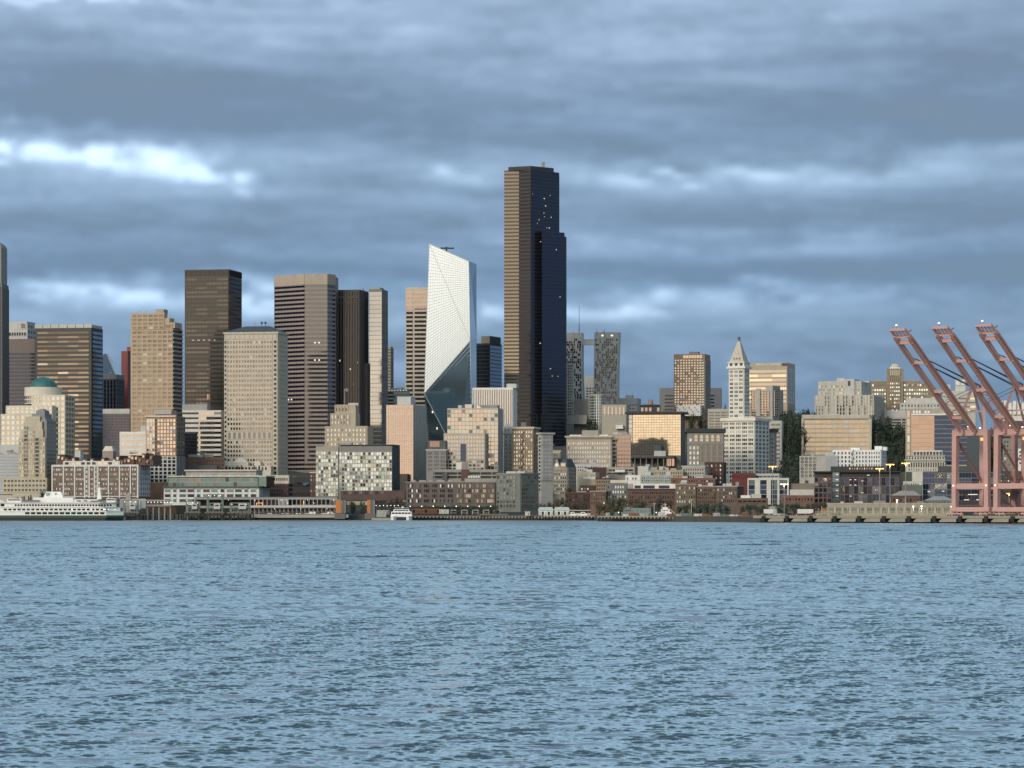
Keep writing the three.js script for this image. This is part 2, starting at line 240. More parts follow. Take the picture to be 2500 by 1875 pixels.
// ribbon windows: one glass band per storey between proud spandrels
function ribbons(b, face, o) {
  const f = b.faces[face], [fa, fb] = o.xs ?? [0, 1], u0 = (fa - 0.5) * f.L, u1 = (fb - 0.5) * f.L, v1 = b.vy(o.ys[0]), v0 = b.vy(o.ys[1]), n = o.n, ch = (v1 - v0) / n, fh = o.fh ?? 0.5, lip = o.lip ?? 0.35, z = o.z ?? 0;
  const wall = b.mb(o.part ?? 'wall', o.wall ?? b.wall), g = typeof o.glass === 'function' ? o.glass : () => o.glass;
  for (let j = 0; j <= n; j++) { const w = ch * (1 - fh) / 2, a0 = j ? v0 + j * ch - w : v0, a1 = j < n ? v0 + j * ch + w : v1; wall.box(u0, u1, a0, a1, z - 0.02, z + lip, f); }
  const cuts = o.cuts ?? 1;
  for (let j = 0; j < n; j++) for (let k = 0; k < cuts; k++) {
    const a = lerp(u0, u1, k / cuts), e = lerp(u0, u1, (k + 1) / cuts), u = (a + e) / 2;
    piece('window_band', unit, g(j, k), b.g, f.o[0] + f.ux * u + f.nx * (z + 0.05), v0 + (j + 0.5) * ch, f.o[2] + f.uz * u + f.nz * (z + 0.05), e - a - 0.02, ch * (fh + 0.02), 0.1, f.ry + (rnd() - 0.5) * (o.tilt ?? 0.006), (rnd() - 0.5) * (o.tilt ?? 0.006));
  }
  if (o.mull) { const mw = o.mullW ?? 0.14, mm = b.mb('mullion', o.mullMat ?? o.wall ?? b.wall); for (let i = 0; i <= o.mull; i++) { const u = lerp(u0, u1, i / o.mull); mm.box(Math.max(u0, u - mw), Math.min(u1, u + mw), v0, v1, z, z + lip + (o.mullOut ?? -0.1), f); } }
}
// vertical strips of glass between proud piers
function strips(b, face, o) {
  const f = b.faces[face], [fa, fb] = o.xs ?? [0, 1], u0 = (fa - 0.5) * f.L, u1 = (fb - 0.5) * f.L, v1 = b.vy(o.ys[0]), v0 = b.vy(o.ys[1]), n = o.n, cw = (u1 - u0) / n, fw = o.fw ?? 0.5, lip = o.lip ?? 0.6;
  const wall = b.mb(o.part ?? 'wall', o.wall ?? b.wall), g = typeof o.glass === 'function' ? o.glass : () => o.glass;
  for (let i = 0; i <= n; i++) { const w = cw * (1 - fw) / 2, a0 = i ? u0 + i * cw - w : u0, a1 = i < n ? u0 + i * cw + w : u1; wall.box(a0, a1, v0, v1, -0.02, lip, f); }
  for (let i = 0; i < n; i++) { const u = u0 + (i + 0.5) * cw, cuts = o.cuts ?? 1; for (let k = 0; k < cuts; k++) piece('window_strip', unit, g(i, k), b.g, f.o[0] + f.ux * u + f.nx * 0.05, lerp(v0, v1, (k + 0.5) / cuts), f.o[2] + f.uz * u + f.nz * 0.05, cw * (fw + 0.02), (v1 - v0) / cuts, 0.1, f.ry + (rnd() - 0.5) * 0.006, 0); }
  if (o.floors) { const fm = b.mb('spandrel', o.spandrel ?? o.wall ?? b.wall); for (let j = 1; j < o.floors; j++) { const v = lerp(v0, v1, j / o.floors); fm.box(u0 + 0.02, u1 - 0.02, v - (o.floorW ?? 0.3), v + (o.floorW ?? 0.3), 0, lip * 0.5, f); } }
}
// plain horizontal joints on a blank wall
function joints(b, face, ys, n, m) { const f = b.faces[face], v1 = b.vy(ys[0]), v0 = b.vy(ys[1]); const mb = b.mb('wall_panel', m); const ch = (v1 - v0) / n; for (let j = 0; j < n; j++) mb.box(-f.L / 2 + 0.05, f.L / 2 - 0.05, v0 + j * ch + 0.12, v0 + (j + 1) * ch - 0.12, -0.02, 0.14, f); }
function cornice(b, y0, y1, out, m) { b.mb('cornice', m ?? b.wall).box(-b.W / 2 - out, b.W / 2 + out, b.vy(y1), b.vy(y0), -b.d / 2 - out, b.d / 2 + out); }
function rooftop(b, n, seed, hi = 3.2) { const r = rngOf(seed); for (let i = 0; i < n; i++) { const w = 2 + r() * Math.min(7, b.W * 0.2), h = 1 + r() * hi, x = (r() - 0.5) * (b.W - w - 1), z = (r() - 0.3) * (b.d - 5) * 0.8; piece('rooftop_unit', unit, [M.lightGrey, M.midGrey, M.roofLight, M.concrete][Math.floor(r() * 4)], b.g, x, b.h + h / 2 - 0.05, z, w, h, 2 + r() * 3); } }
function mast(b, px, yTop, yBot, w = 0.25, m = M.steelGrey, z = 0) { piece('antenna', cylinder, m, b.g, b.ux(px), (b.vy(yTop) + b.vy(yBot)) / 2, z, w, b.vy(yTop) - b.vy(yBot), w); }

// a building whose plan is given corner by corner: [picture column, distance], along the front then round the back; faces f0, f1 ... follow the front
function polyBuilding(name, label, o) {
  const D = o.D, base = groundAt(D) - 0.4, P = o.pts.map(([x, d]) => [wx(x, d), -d]), c = [P.reduce((s, p) => s + p[0], 0) / P.length, P.reduce((s, p) => s + p[1], 0) / P.length];
  const g = thing(name, label, o.cat ?? 'building', c[0], base, c[1], 0, o.group), Q = P.map((p) => [p[0] - c[0], p[1] - c[1]]);
  const b = { g, D, base, Q, wall: o.wall, parts: new Map(), h: wy(o.y, D) - base, faces: {}, W: 20, d: 20 };
  b.vy = (y) => wy(y, D) - base; b.ux = (x) => wx(x, D) - c[0]; b.m = (px) => px * D / F;
  b.mb = (part, m) => { const k = part + '|' + m.uuid; if (!b.parts.has(k)) b.parts.set(k, [part, m, new MB()]); return b.parts.get(k)[2]; };
  b.done = () => { for (const [part, m, mb] of b.parts.values()) mb.mesh(part, m, g); return b; };
  Q.forEach((p, i) => { const q = Q[(i + 1) % Q.length], L = Math.hypot(q[0] - p[0], q[1] - p[1]), ux = (q[0] - p[0]) / L, uz = (q[1] - p[1]) / L; b.faces['f' + i] = { o: [(p[0] + q[0]) / 2, 0, (p[1] + q[1]) / 2], ux, uz, nx: -uz, nz: ux, L, ry: Math.atan2(-uz, ux) }; });
  b.mb('wall', b.wall).prism(Q, 0, b.h);
  return b;
}

// ---------------------------------------------------------------- the bay
const shorePts = [[-6000, 2600], [-420, 2540], [-300, 2700], [-60, 2700], [68, 2610], [70, 2300], [146, 2130], [151, 2052], [300, 1903], [700, 1503], [6000, 1503]];
const shoreAt = (X) => { let i = 0; while (i < shorePts.length - 2 && shorePts[i + 1][0] < X) i++; const t = Math.min(1, Math.max(0, (X - shorePts[i][0]) / (shorePts[i + 1][0] - shorePts[i][0]))); return lerp(shorePts[i][1], shorePts[i + 1][1], t); };
{
  // wind chop as real waves: three seamless tiles, coarser with distance, laid edge to edge over the bay; roughness stands for ripples smaller than the tile can hold
  const waterMat = (rough) => new THREE.MeshPhysicalMaterial({ color: new THREE.Color().setRGB(0.010, 0.026, 0.034), roughness: rough, metalness: 0, ior: 2.1 });
  const tile = (L, n, lo, hi, slope, seed, long) => {
    const r = rngOf(seed), h = new Float32Array(n * n), mod = new Float32Array(n * n), add = (dst, lam, ang, amp) => {
      const kx = Math.round(L / lam * Math.sin(ang)), ky = Math.round(L / lam * Math.cos(ang)), ph = r() * 6.283, cr = Math.cos(6.283185 * kx / n), ci = Math.sin(6.283185 * kx / n);
      for (let j = 0; j < n; j++) { let re = Math.cos(ph + 6.283185 * ky * j / n) * amp, im = Math.sin(ph + 6.283185 * ky * j / n) * amp; for (let i = 0; i < n; i++) { dst[j * n + i] += re; const t = re * cr - im * ci; im = re * ci + im * cr; re = t; } }
    };
    for (let k = 0; k < 90; k++) { const lam = lo * Math.pow(hi / lo, Math.pow(r(), 1.2)); add(h, lam, (r() + r() - 1) * 0.75 + 0.05 - 0.42, Math.pow(lam, 0.85)); }
    for (let k = 0; k < 14; k++) add(mod, L / (1.5 + 5 * r()), (r() - 0.5) * 2.6, 1);
    let s = 0, sm = 0; for (let i = 0; i < n * n; i++) { s += h[i] * h[i]; sm += mod[i] * mod[i]; } s = Math.sqrt(s / (n * n)); sm = Math.sqrt(sm / (n * n));
    let sl = 0; for (let i = 0; i < n * n; i++) { h[i] = (Math.exp(0.62 * Math.min(2.4, h[i] / s)) - 1) * Math.max(0.25, 1 + 0.42 * mod[i] / sm); }
    for (let j = 0; j < n; j++) for (let i = 0; i < n; i++) sl += ((h[((j + 1) % n) * n + i] - h[j * n + i]) * n / L) ** 2; sl = Math.sqrt(sl / (n * n));
    const sw = new Float32Array(n * n); for (let k = 0; k < 8; k++) add(sw, long * (0.6 + r()), (r() - 0.5) * 1.1 - 0.42, long * 0.0012);
    const P = new Float32Array((n + 1) * (n + 1) * 3), N = new Float32Array((n + 1) * (n + 1) * 3), I = [], e = L / n, at = (i, j) => { const q = ((j + n) % n) * n + (i + n) % n; return h[q] * slope / sl + sw[q]; };
    for (let j = 0; j <= n; j++) for (let i = 0; i <= n; i++) { const q = (j * (n + 1) + i) * 3, gx = (at(i + 1, j) - at(i - 1, j)) / (2 * e), gz = (at(i, j + 1) - at(i, j - 1)) / (2 * e), l = Math.hypot(gx, 1, gz); P[q] = i * e; P[q + 1] = at(i, j); P[q + 2] = j * e; N[q] = -gx / l; N[q + 1] = 1 / l; N[q + 2] = -gz / l; if (i < n && j < n) { const v = j * (n + 1) + i; I.push(v, v + n + 1, v + n + 2, v, v + n + 2, v + 1); } }
    const g = new THREE.BufferGeometry(); g.setAttribute('position', new THREE.BufferAttribute(P, 3)); g.setAttribute('normal', new THREE.BufferAttribute(N, 3)); g.setIndex(I); return g;
  };
  const YAW = 0.42, cs = Math.cos(YAW), sn = Math.sin(YAW);   // the tiling runs across the view, like the wind
  const lay = (L, n, lo, hi, slope, z0, z1, rough, seed, long, drop) => {
    const g = tile(L, n, lo, hi, slope, seed, long), put = [], R = Math.ceil((z1 + 300) / L);
    for (let i = -R; i <= R; i++) for (let j = -R; j <= R; j++) { const x = (i + 0.5) * L, z = (j + 0.5) * L, X = x * cs + z * sn, Z = -x * sn + z * cs; if (-Z > z0 && -Z < z1 && Math.abs(X) < -Z * 0.166 + L * 0.8 + 12) put.push([i * L, j * L]); }
    const o = new THREE.InstancedMesh(g, waterMat(rough), put.length), t = new THREE.Matrix4(), ry = new THREE.Matrix4().makeRotationY(YAW); put.forEach(([x, z], i) => o.setMatrixAt(i, t.makeTranslation(x, drop, z).premultiply(ry)));
    o.name = numbered('water'); o.userData = { kind: 'structure', label: 'choppy blue grey bay water', category: 'water' }; o.receiveShadow = o.castShadow = true; scene.add(o); console.log('water tiles', put.length, 'of', g.index.count / 3);
  };
  lay(13, 330, 0.13, 0.6, 0.172, 42, 190, 0.11, 5, 2.6, 0);
  lay(41, 340, 0.36, 1.1, 0.122, 160, 540, 0.16, 6, 7, -0.05);
  lay(130, 340, 1.15, 3.2, 0.095, 460, 1500, 0.26, 7, 16, -0.13);
  structure('open_water', new THREE.PlaneGeometry(24000, 24000, 1, 1).rotateX(-Math.PI / 2).translate(0, -0.35, 0), waterMat(0.36));
}
// ---------------------------------------------------------------- the land: made ground at the shore, then the hill under the city
{
  const gm = mat(0.075, 0.072, 0.06, 0.95, 0, texBrick), xs = [], P = [], I = [], U = [];
  for (let x = -6000; x < -600; x += 600) xs.push(x); for (let x = -600; x <= 700; x += 20) xs.push(x); xs.push(69, 71, 147, 150.5); for (let x = 1000; x <= 6000; x += 600) xs.push(x); xs.sort((a, b) => a - b);
  const R = 34;
  xs.forEach((x, i) => { const s = shoreAt(x); for (let j = 0; j <= R; j++) { const D = j === 0 ? s : s + (9000 - s) * Math.pow((j - 1) / (R - 1), 2.2), y = j === 0 ? -4 : groundAt(D) + (D > 2700 ? 2.0 * fbm(x / 60, D / 60, 3) : 0); P.push(x, y, -D); U.push(x / 24, D / 24); if (i < xs.length - 1 && j < R) { const q = i * (R + 1) + j; I.push(q, q + R + 1, q + R + 2, q, q + R + 2, q + 1); } } });
  const g = new THREE.BufferGeometry(); g.setAttribute('position', new THREE.Float32BufferAttribute(P, 3)); g.setAttribute('uv', new THREE.Float32BufferAttribute(U, 2)); g.setIndex(I); g.computeVertexNormals();
  structure('ground', g, gm);
  // the wooded ridge across the bay, behind the viewer: what the lowest windows mirror
  const hp = [], hi = [], hu = [];
  for (let i = 0; i <= 160; i++) { const x = -8000 + i * 100, t = x / 900; const top = 62 + 34 * fbm(t + 9, 2.2, 4) + 14 * fbm(t * 9, 7, 3); [[1500, -2], [1560, 10], [1900, top * 0.75], [2200, top], [3200, 20]].forEach(([z, y], j) => { hp.push(x, y, z); hu.push(x / 24, z / 24); if (i < 160 && j < 4) { const q = i * 5 + j; hi.push(q, q + 5, q + 6, q, q + 6, q + 1); } }); }
  const hg = new THREE.BufferGeometry(); hg.setAttribute('position', new THREE.Float32BufferAttribute(hp, 3)); hg.setAttribute('uv', new THREE.Float32BufferAttribute(hu, 2)); hg.setIndex(hi); hg.computeVertexNormals();
  structure('hills', hg, mat(0.035, 0.045, 0.03, 0.95, 0, texBrick));
}

// ---------------------------------------------------------------- downtown towers
const blinds = (g, k = 0.25) => () => pick([[g, 1 - k - 0.012], [M.blind, k], [M.litWarm, 0.012]]);
{ // slender tower with a vaulted crown, cut by the picture's edge
  const b = building('office_tower', 'slender grey tower with arched vaulted crown, tallest beside the green dome', { px: [-110, 5, 21], y: 691, D: 3060, a: 0, dep: 40, wall: mat(0.17, 0.16, 0.155) });
  strips(b, 'm', { ys: [700, 1130], n: 9, fw: 0.56, glass: M.gNavy, lip: 0.7, floors: 44, spandrel: M.charcoal, floorW: 0.5 });
  strips(b, 's', { ys: [700, 1130], n: 6, fw: 0.4, glass: M.gNavy, lip: 0.5 });
  const w0 = b.ux(-104), w1 = b.ux(1), y0 = b.vy(692), y1 = b.vy(604), r = b.m(16), z = b.d / 2 - 3;
  const sh = new THREE.Shape(); sh.moveTo(w0, y0); sh.lineTo(w1, y0); sh.lineTo(w1, y1); sh.absarc(w1 - r, y1, r, 0, Math.PI / 2, false); sh.lineTo(w0 + r, y1 + r); sh.absarc(w0 + r, y1, r, Math.PI / 2, Math.PI, false); sh.lineTo(w0, y0);
  const g = new THREE.ExtrudeGeometry(sh, { depth: b.d - 6, bevelEnabled: true, bevelSize: 0.6, bevelThickness: 0.6, bevelSegments: 2, curveSegments: 12 }).translate(0, 0, -b.d / 2 + 3);
  piece('crown', g, mat(0.30, 0.28, 0.265), b.g, 0, 0, 0, 1, 1, 1);
  for (let i = 0; i < 7; i++) piece('crown_window', unit, M.gNavy, b.g, lerp(w0 + 2, w1 - 2.5, i / 6), b.vy(650), z + 0.65, 1.8, b.m(70), 0.2);
  b.done();
}
{
  const b = building('office_building', 'pale grey block with one square window, behind the brown-grey office', { px: [22, 66, 86], y: 785, D: 3300, wall: M.lightGrey });
  punched(b, 'm', { xs: [0, 0.95], ys: [809, 822], c: 7, r: 1, fw: 0.75, fh: 0.6, glass: M.gDark });
  punched(b, 'm', { xs: [0.66, 0.94], ys: [788, 804], c: 1, r: 1, fw: 0.8, fh: 0.75, glass: M.gMid });
  punched(b, 's', { ys: [790, 830], c: 3, r: 3, fw: 0.6, fh: 0.5, glass: M.gDark });
  b.done();
}
{
  const b = building('office_building', 'brown-grey office with blank top storey and fine window rows behind the green dome', { px: [22, 85, 85], y: 827, D: 3200, a: 9, dep: 25, wall: M.brown });
  punched(b, 'm', { ys: [860, 1010], c: 18, r: 17, fw: 0.7, fh: 0.62, glass: M.gNavy, merge: true });
  b.done();
}
{
  const b = building('office_tower', 'black tower with golden window bands and a white panelled parapet', { px: [86, 223, 251], y: 800, D: 3070, wall: mat(0.018, 0.019, 0.023, 0.5) });
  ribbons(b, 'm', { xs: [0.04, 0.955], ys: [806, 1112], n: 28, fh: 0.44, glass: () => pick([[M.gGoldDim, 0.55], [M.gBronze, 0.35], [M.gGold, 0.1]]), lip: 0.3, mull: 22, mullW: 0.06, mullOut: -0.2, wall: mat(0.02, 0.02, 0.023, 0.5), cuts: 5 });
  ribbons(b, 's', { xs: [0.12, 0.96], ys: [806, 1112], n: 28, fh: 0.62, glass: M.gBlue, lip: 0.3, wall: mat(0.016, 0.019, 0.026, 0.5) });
  for (let i = 0; i < 7; i++) piece('parapet_panel', unit, M.lightGrey, b.g, lerp(-b.W / 2 + 3, b.W / 2 - 3.6, i / 6), b.h + b.m(4.5), b.d / 2 - 1, b.W / 7 - 0.5, b.m(10), 1.2);
  for (let i = 0; i < 3; i++) piece('parapet_panel', unit, M.lightGrey, b.g, b.W / 2 - 1, b.h + b.m(3.5), lerp(b.d / 2 - 6, -b.d / 2 + 6, i / 2), 1.2, b.m(8), b.d / 3 - 0.5);
  rooftop(b, 3, 4, 2); b.done();
}
{
  const b = building('office_tower', 'dark building with a latticed glass pyramid roof, beside the red slab', { px: [215, 284, 303], y: 925, D: 3260, wall: M.darkGrey });
  strips(b, 'm', { ys: [928, 1020], n: 9, fw: 0.65, glass: M.gNavy, floors: 9, spandrel: M.charcoal });
  strips(b, 's', { ys: [928, 1020], n: 5, fw: 0.5, glass: M.gBlue, floors: 9, spandrel: M.midGrey });
  b.mb('pyramid_roof', glass(0.12, 0.14, 0.17, 0.7, 0.15)).pyramid(-b.W / 2 + 1, b.W / 2 - 1, -b.d / 2 + 1, b.d / 2 - 1, b.vy(916), b.vy(862), -1.5, 1.5, -1.5, 1.5);
  b.block('roof_base', M.midGrey, 222, 284, 914, 926);
  const lat = b.mb('lattice', M.lightGrey); for (const s of [-1, 1]) { lat.bar([s * (b.W / 2 - 1), b.vy(916), b.d / 2 - 0.8], [s * 1.5, b.vy(862), 1.6], 0.7); for (let k = 1; k < 5; k++) lat.bar([s * (b.W / 2 - 1) * (1 - k / 5), b.vy(916), b.d / 2 - 0.8], [-s * 3, b.vy(872 + k * 4), b.d / 2 * 0.25], 0.35); }
  b.block('wing', M.grey, 224, 245, 958, 1010, b.d / 2, b.d / 2 + 4);
  b.done();
}
{
  const b = building('office_tower', 'dark red granite slab beside the tan stepped tower', { px: [296, 312, 330], y: 857, D: 3320, wall: M.redGranite });
  b.mb('upper_wall', M.redGranite).box(b.ux(312) - 3, b.ux(320), b.h, b.vy(846), -b.d / 2 + 2, b.d / 2 - 6);
  joints(b, 'm', [860, 1010], 16, M.redGranite); b.done();
}
{ // tan tower, stepped shoulder
  const o = { D: 2990, wall: M.tanWarm };
  const b = building('office_tower', 'tan tower with stepped shoulder and wide paired windows', { px: [319, 422, 445], y: 800, ...o });
  const gl = () => pick([[M.gWarm2, 0.45], [M.gWarm, 0.5], [M.blind, 0.05]]);
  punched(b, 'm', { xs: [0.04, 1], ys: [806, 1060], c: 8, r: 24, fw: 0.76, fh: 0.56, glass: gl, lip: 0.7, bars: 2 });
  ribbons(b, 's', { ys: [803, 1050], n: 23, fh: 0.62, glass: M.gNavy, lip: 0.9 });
  const tiers = [[431, 787, 7], [418, 776, 14], [406, 763, 20]];
  let below = 800;
  for (const [xr, top, back] of tiers) {
    const u1 = b.ux(xr - 18 > 422 ? 422 : xr - 4), z1 = b.d / 2, z0 = -b.d / 2 + back;
    b.mb('wall', b.wall).box(-b.W / 2, u1, b.vy(below) - 0.3, b.vy(top), z0, z1 - 0.02); below = top;
  }
  punched(b, 'm', { xs: [0.04, 0.80], ys: [766, 804], c: 6, r: 4, fw: 0.76, fh: 0.6, glass: gl, lip: 0.7, bars: 2 });
  punched(b, 'm', { xs: [0.82, 0.99], ys: [790, 804], c: 1, r: 1, fw: 0.8, fh: 0.6, glass: gl, lip: 0.7, bars: 2 });
  b.block('mechanical_penthouse', M.stone, 374, 393, 753, 764, -6, 6);
  for (const x of [326, 330, 343, 346]) mast(b, x, 755, 764);
  b.done();
}
{
  const b = building('office_tower', 'black bronze slab tower, top half of its windows golden', { px: [451, 558.5, 590], y: 657, D: 3120, wall: M.bronze });
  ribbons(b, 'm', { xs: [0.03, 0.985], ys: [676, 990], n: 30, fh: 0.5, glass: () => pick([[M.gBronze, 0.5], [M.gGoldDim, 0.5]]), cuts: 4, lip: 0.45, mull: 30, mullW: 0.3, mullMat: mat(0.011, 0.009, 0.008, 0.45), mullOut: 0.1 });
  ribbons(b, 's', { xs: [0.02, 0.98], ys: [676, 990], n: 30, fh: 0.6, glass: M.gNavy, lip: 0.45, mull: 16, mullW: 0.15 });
  const cr = b.mb('louvre_screen', mat(0.022, 0.018, 0.015, 0.5, 0.2)); for (const [f, n] of [['m', 34], ['s', 20]]) { const L = b.faces[f].L; for (let i = 0; i <= n; i++) { const u = lerp(-L / 2 + 0.3, L / 2 - 0.3, i / n); cr.box(u - 0.18, u + 0.18, b.vy(673), b.vy(659), 0, 0.4, b.faces[f]); } }
  b.block('lit_lobby', M.gCopper, 505, 557, 962, 974, b.d / 2, b.d / 2 + 0.5);
  for (let i = 0; i < 5; i++) piece('lit_window', unit, M.litWhite, b.g, b.ux(472 + i * 13), b.vy(830), b.d / 2 + 0.3, 2, 0.7, 0.3);
  mast(b, 546, 649, 657); b.done();
}
{ // beige federal tower with hip roof
  const b = building('office_tower', 'beige tower with grey hipped roof and close grid of small windows', { px: [547.6, 678, 702], y: 812, D: 2880, wall: M.beige });
  punched(b, 'm', { xs: [0.055, 0.90], ys: [829, 1052], c: 16, r: 19, fw: 0.62, fh: 0.52, glass: () => pick([[M.gWarm2, 0.62], [M.gWarm, 0.34], [M.blind, 0.04]]), lip: 0.5, skip: () => false });
  punched(b, 'm', { xs: [0.055, 0.90], ys: [1074, 1150], c: 16, r: 7, fw: 0.62, fh: 0.5, glass: () => pick([[M.gMid, 0.6], [M.gWarm, 0.36], [M.blind, 0.04]]), lip: 0.5 });
  punched(b, 'm', { xs: [0.055, 0.90], ys: [1054, 1072], c: 9, r: 1, fw: 0.5, fh: 0.8, glass: M.blindDark, lip: 0.5 });
  punched(b, 'm', { xs: [0.0, 0.05], ys: [829, 1150], c: 1, r: 28, fw: 0.6, fh: 0.5, glass: M.gDark, lip: 0.45 });
  punched(b, 'm', { xs: [0.925, 0.985], ys: [829, 1160], c: 1, r: 29, fw: 0.75, fh: 0.55, glass: M.gDark, lip: 0.45 });
  punched(b, 's', { xs: [0.06, 0.96], ys: [829, 1160], c: 12, r: 29, fw: 0.5, fh: 0.5, glass: M.gPale, lip: 0.7, merge: true });
  cornice(b, 810, 814, 0.8, M.beige);
  punched(b, 'm', { xs: [0.02, 0.98], ys: [815, 827], c: 11, r: 1, fw: 0.8, fh: 0.86, glass: M.beige, lip: 0.5 });
  b.mb('hip_roof', M.slate).pyramid(-b.W / 2 - 0.6, b.W / 2 + 0.6, -b.d / 2 - 0.6, b.d / 2 + 0.6, b.vy(810), b.vy(794), -b.W / 2 + b.m(44), b.W / 2 - b.m(32), -b.d / 2 + 10, b.d / 2 - 12);
  for (const x of [609, 612]) mast(b, x, 784, 795); for (const x of [627, 636]) { mast(b, x, 784, 796, 0.4, M.steelDark); piece('dish_antenna', new THREE.SphereGeometry(1.1, 10, 6), M.steelDark, b.g, b.ux(x), b.vy(785), 0, 1, 1, 0.5); }
  // the older gabled front at its foot
  const gx = (x) => b.ux(x), gb = b.mb('gabled_front', M.cream), z0 = b.d / 2, z1 = b.d / 2 + 9;
  gb.box(gx(532), gx(560), b.vy(1212), b.vy(1128), z0 - 3, z1 - 2).box(gx(546), gx(668), b.vy(1212), b.vy(1138), z0, z1);
  for (const [x, w, y] of [[592, 20, 1124], [568, 9, 1132], [634, 9, 1132]]) gb.prism([[gx(x - w), z1 - 1], [gx(x + w), z1 - 1], [gx(x + w), z0], [gx(x - w), z0]], b.vy(1140), b.vy(y + 5)).pyramid(gx(x - w), gx(x + w), z0, z1 - 1, b.vy(y + 5), b.vy(y - 6), gx(x) - 2, gx(x) + 2, z0 + 2, z1 - 3);
  for (let i = 0; i < 14; i++) piece('window', unit, M.gDark, b.g, gx(552 + i * 8), b.vy(1144), z1 + 0.05, 1.6, 2.4, 0.2);
  for (const x of [561, 588, 597, 628, 640]) piece('brick_pier', unit, M.brickDark, b.g, gx(x), b.vy(1143), z1 + 0.1, 0.9, 5, 0.4);
  b.done();
}
{ // banded brown tower with chamfered faces
  const b = polyBuilding('office_tower', 'brown banded tower with chamfered corners and blank tan crown', { pts: [[670, 3158], [744, 3130], [799, 3128], [818, 3140], [826, 3180], [690, 3200]], D: 3130, y: 671, wall: M.taupe });
  for (const [f, gl, w] of [['f0', M.gNavy, M.taupe], ['f1', M.gMid, M.taupe], ['f2', M.gBlue, M.taupe]]) ribbons(b, f, { ys: [694, 1150], n: 43, fh: 0.52, glass: gl, lip: 0.5, wall: w, mull: f === 'f2' ? 4 : 10, mullW: 0.04, mullOut: -0.35 });
  for (const f of ['f0', 'f1', 'f2']) { const L = b.faces[f].L; b.mb('crown', mat(0.42, 0.35, 0.29)).box(-L / 2, L / 2, b.vy(694), b.h + 0.8, -0.02, 0.62, b.faces[f]); }
  for (const [x, y] of [[712, 667], [716, 667], [722, 668]]) mast(b, x, y - 3, 672); b.done();
  for (const [f, j] of [['f1', 13], ['f1', 17], ['f0', 26]]) { const q = b.faces[f]; for (let k = 0; k < 2; k++) piece('lit_window', unit, M.litWhite, b.g, q.o[0] + q.ux * (k * 4 - 1) + q.nx * 0.3, b.vy(694 + j * 10.6 + 5), q.o[2] + q.uz * (k * 4 - 1) + q.nz * 0.3, 1.5, 1.2, 0.2, q.ry); }
}
{ // dark ribbed tower
  const b = building('office_tower', 'dark brown tower of tall vertical ribs, with a flag in front', { px: [825, 878, 899.5], y: 707, D: 3150, wall: M.brownDark });
  strips(b, 'm', { xs: [0.03, 1], ys: [740, 1060], n: 8, fw: 0.54, glass: M.gBlack, lip: 1.0 });
  punched(b, 'm', { xs: [0.03, 1], ys: [710, 740], c: 8, r: 2, fw: 0.5, fh: 0.72, glass: M.gBlack, lip: 1.0 });
  b.mb('annex', M.brownDark).box(b.W / 2 + 0.1, b.W / 2 + b.m(11), 0, b.vy(885), -b.d / 2 - 8, b.d / 2 - 12);
  for (let i = 0; i < 6; i++) piece('lit_window', unit, M.litWarm, b.g, b.ux(830 + i * 8.5), b.vy(880 + (i * 37) % 90), b.d / 2 + 0.3, 0.8, 1.6, 0.2);
  rooftop(b, 2, 6, 1.4); b.done();
}
{ // glass tower behind it
  const b = building('glass_tower', 'silver glass tower with a grey concrete flank behind the dark ribbed tower', { px: [900.5, 932, 947], y: 706, D: 3164, wall: mat(0.2, 0.19, 0.19), maxDep: 40 });
  ribbons(b, 'm', { ys: [712, 1085], n: 35, fh: 0.9, glass: M.gSilver, lip: 0.16, wall: mat(0.2, 0.2, 0.2, 0.5), mull: 8, mullW: 0.05, mullOut: -0.02 });
  punched(b, 's', { xs: [0.05, 0.95], ys: [735, 1085], c: 2, r: 16, fw: 0.22, fh: 0.3, glass: M.gNavy, lip: 0.4 });
  b.block('mechanical_penthouse', M.grey, 901, 925, 701, 707, -8, 8); b.done();
}
{
  const b = building('apartment_tower', 'small distant tan apartment tower behind the silver glass tower', { px: [945, 953, 960], y: 846, D: 3500, wall: M.stone });
  punched(b, 'm', { ys: [850, 955], c: 3, r: 14, fw: 0.6, fh: 0.5, glass: M.gMid }); punched(b, 's', { ys: [850, 955], c: 3, r: 14, fw: 0.6, fh: 0.5, glass: M.gDark }); b.done();
}
{ // low-rise between
  const b = building('office_building', 'low grey office with lit parapet between two towers', { px: [944, 1000, 1000], y: 952, D: 3350, dep: 20, wall: M.midGrey });
  ribbons(b, 'm', { ys: [955, 1000], n: 5, fh: 0.5, glass: M.gTeal }); for (let i = 0; i < 7; i++) piece('parapet_light', unit, M.litWhite, b.g, b.ux(950 + i * 7), b.vy(953), b.d / 2 + 0.2, 0.7, 0.7, 0.4);
  rooftop(b, 4, 12); b.done();
}
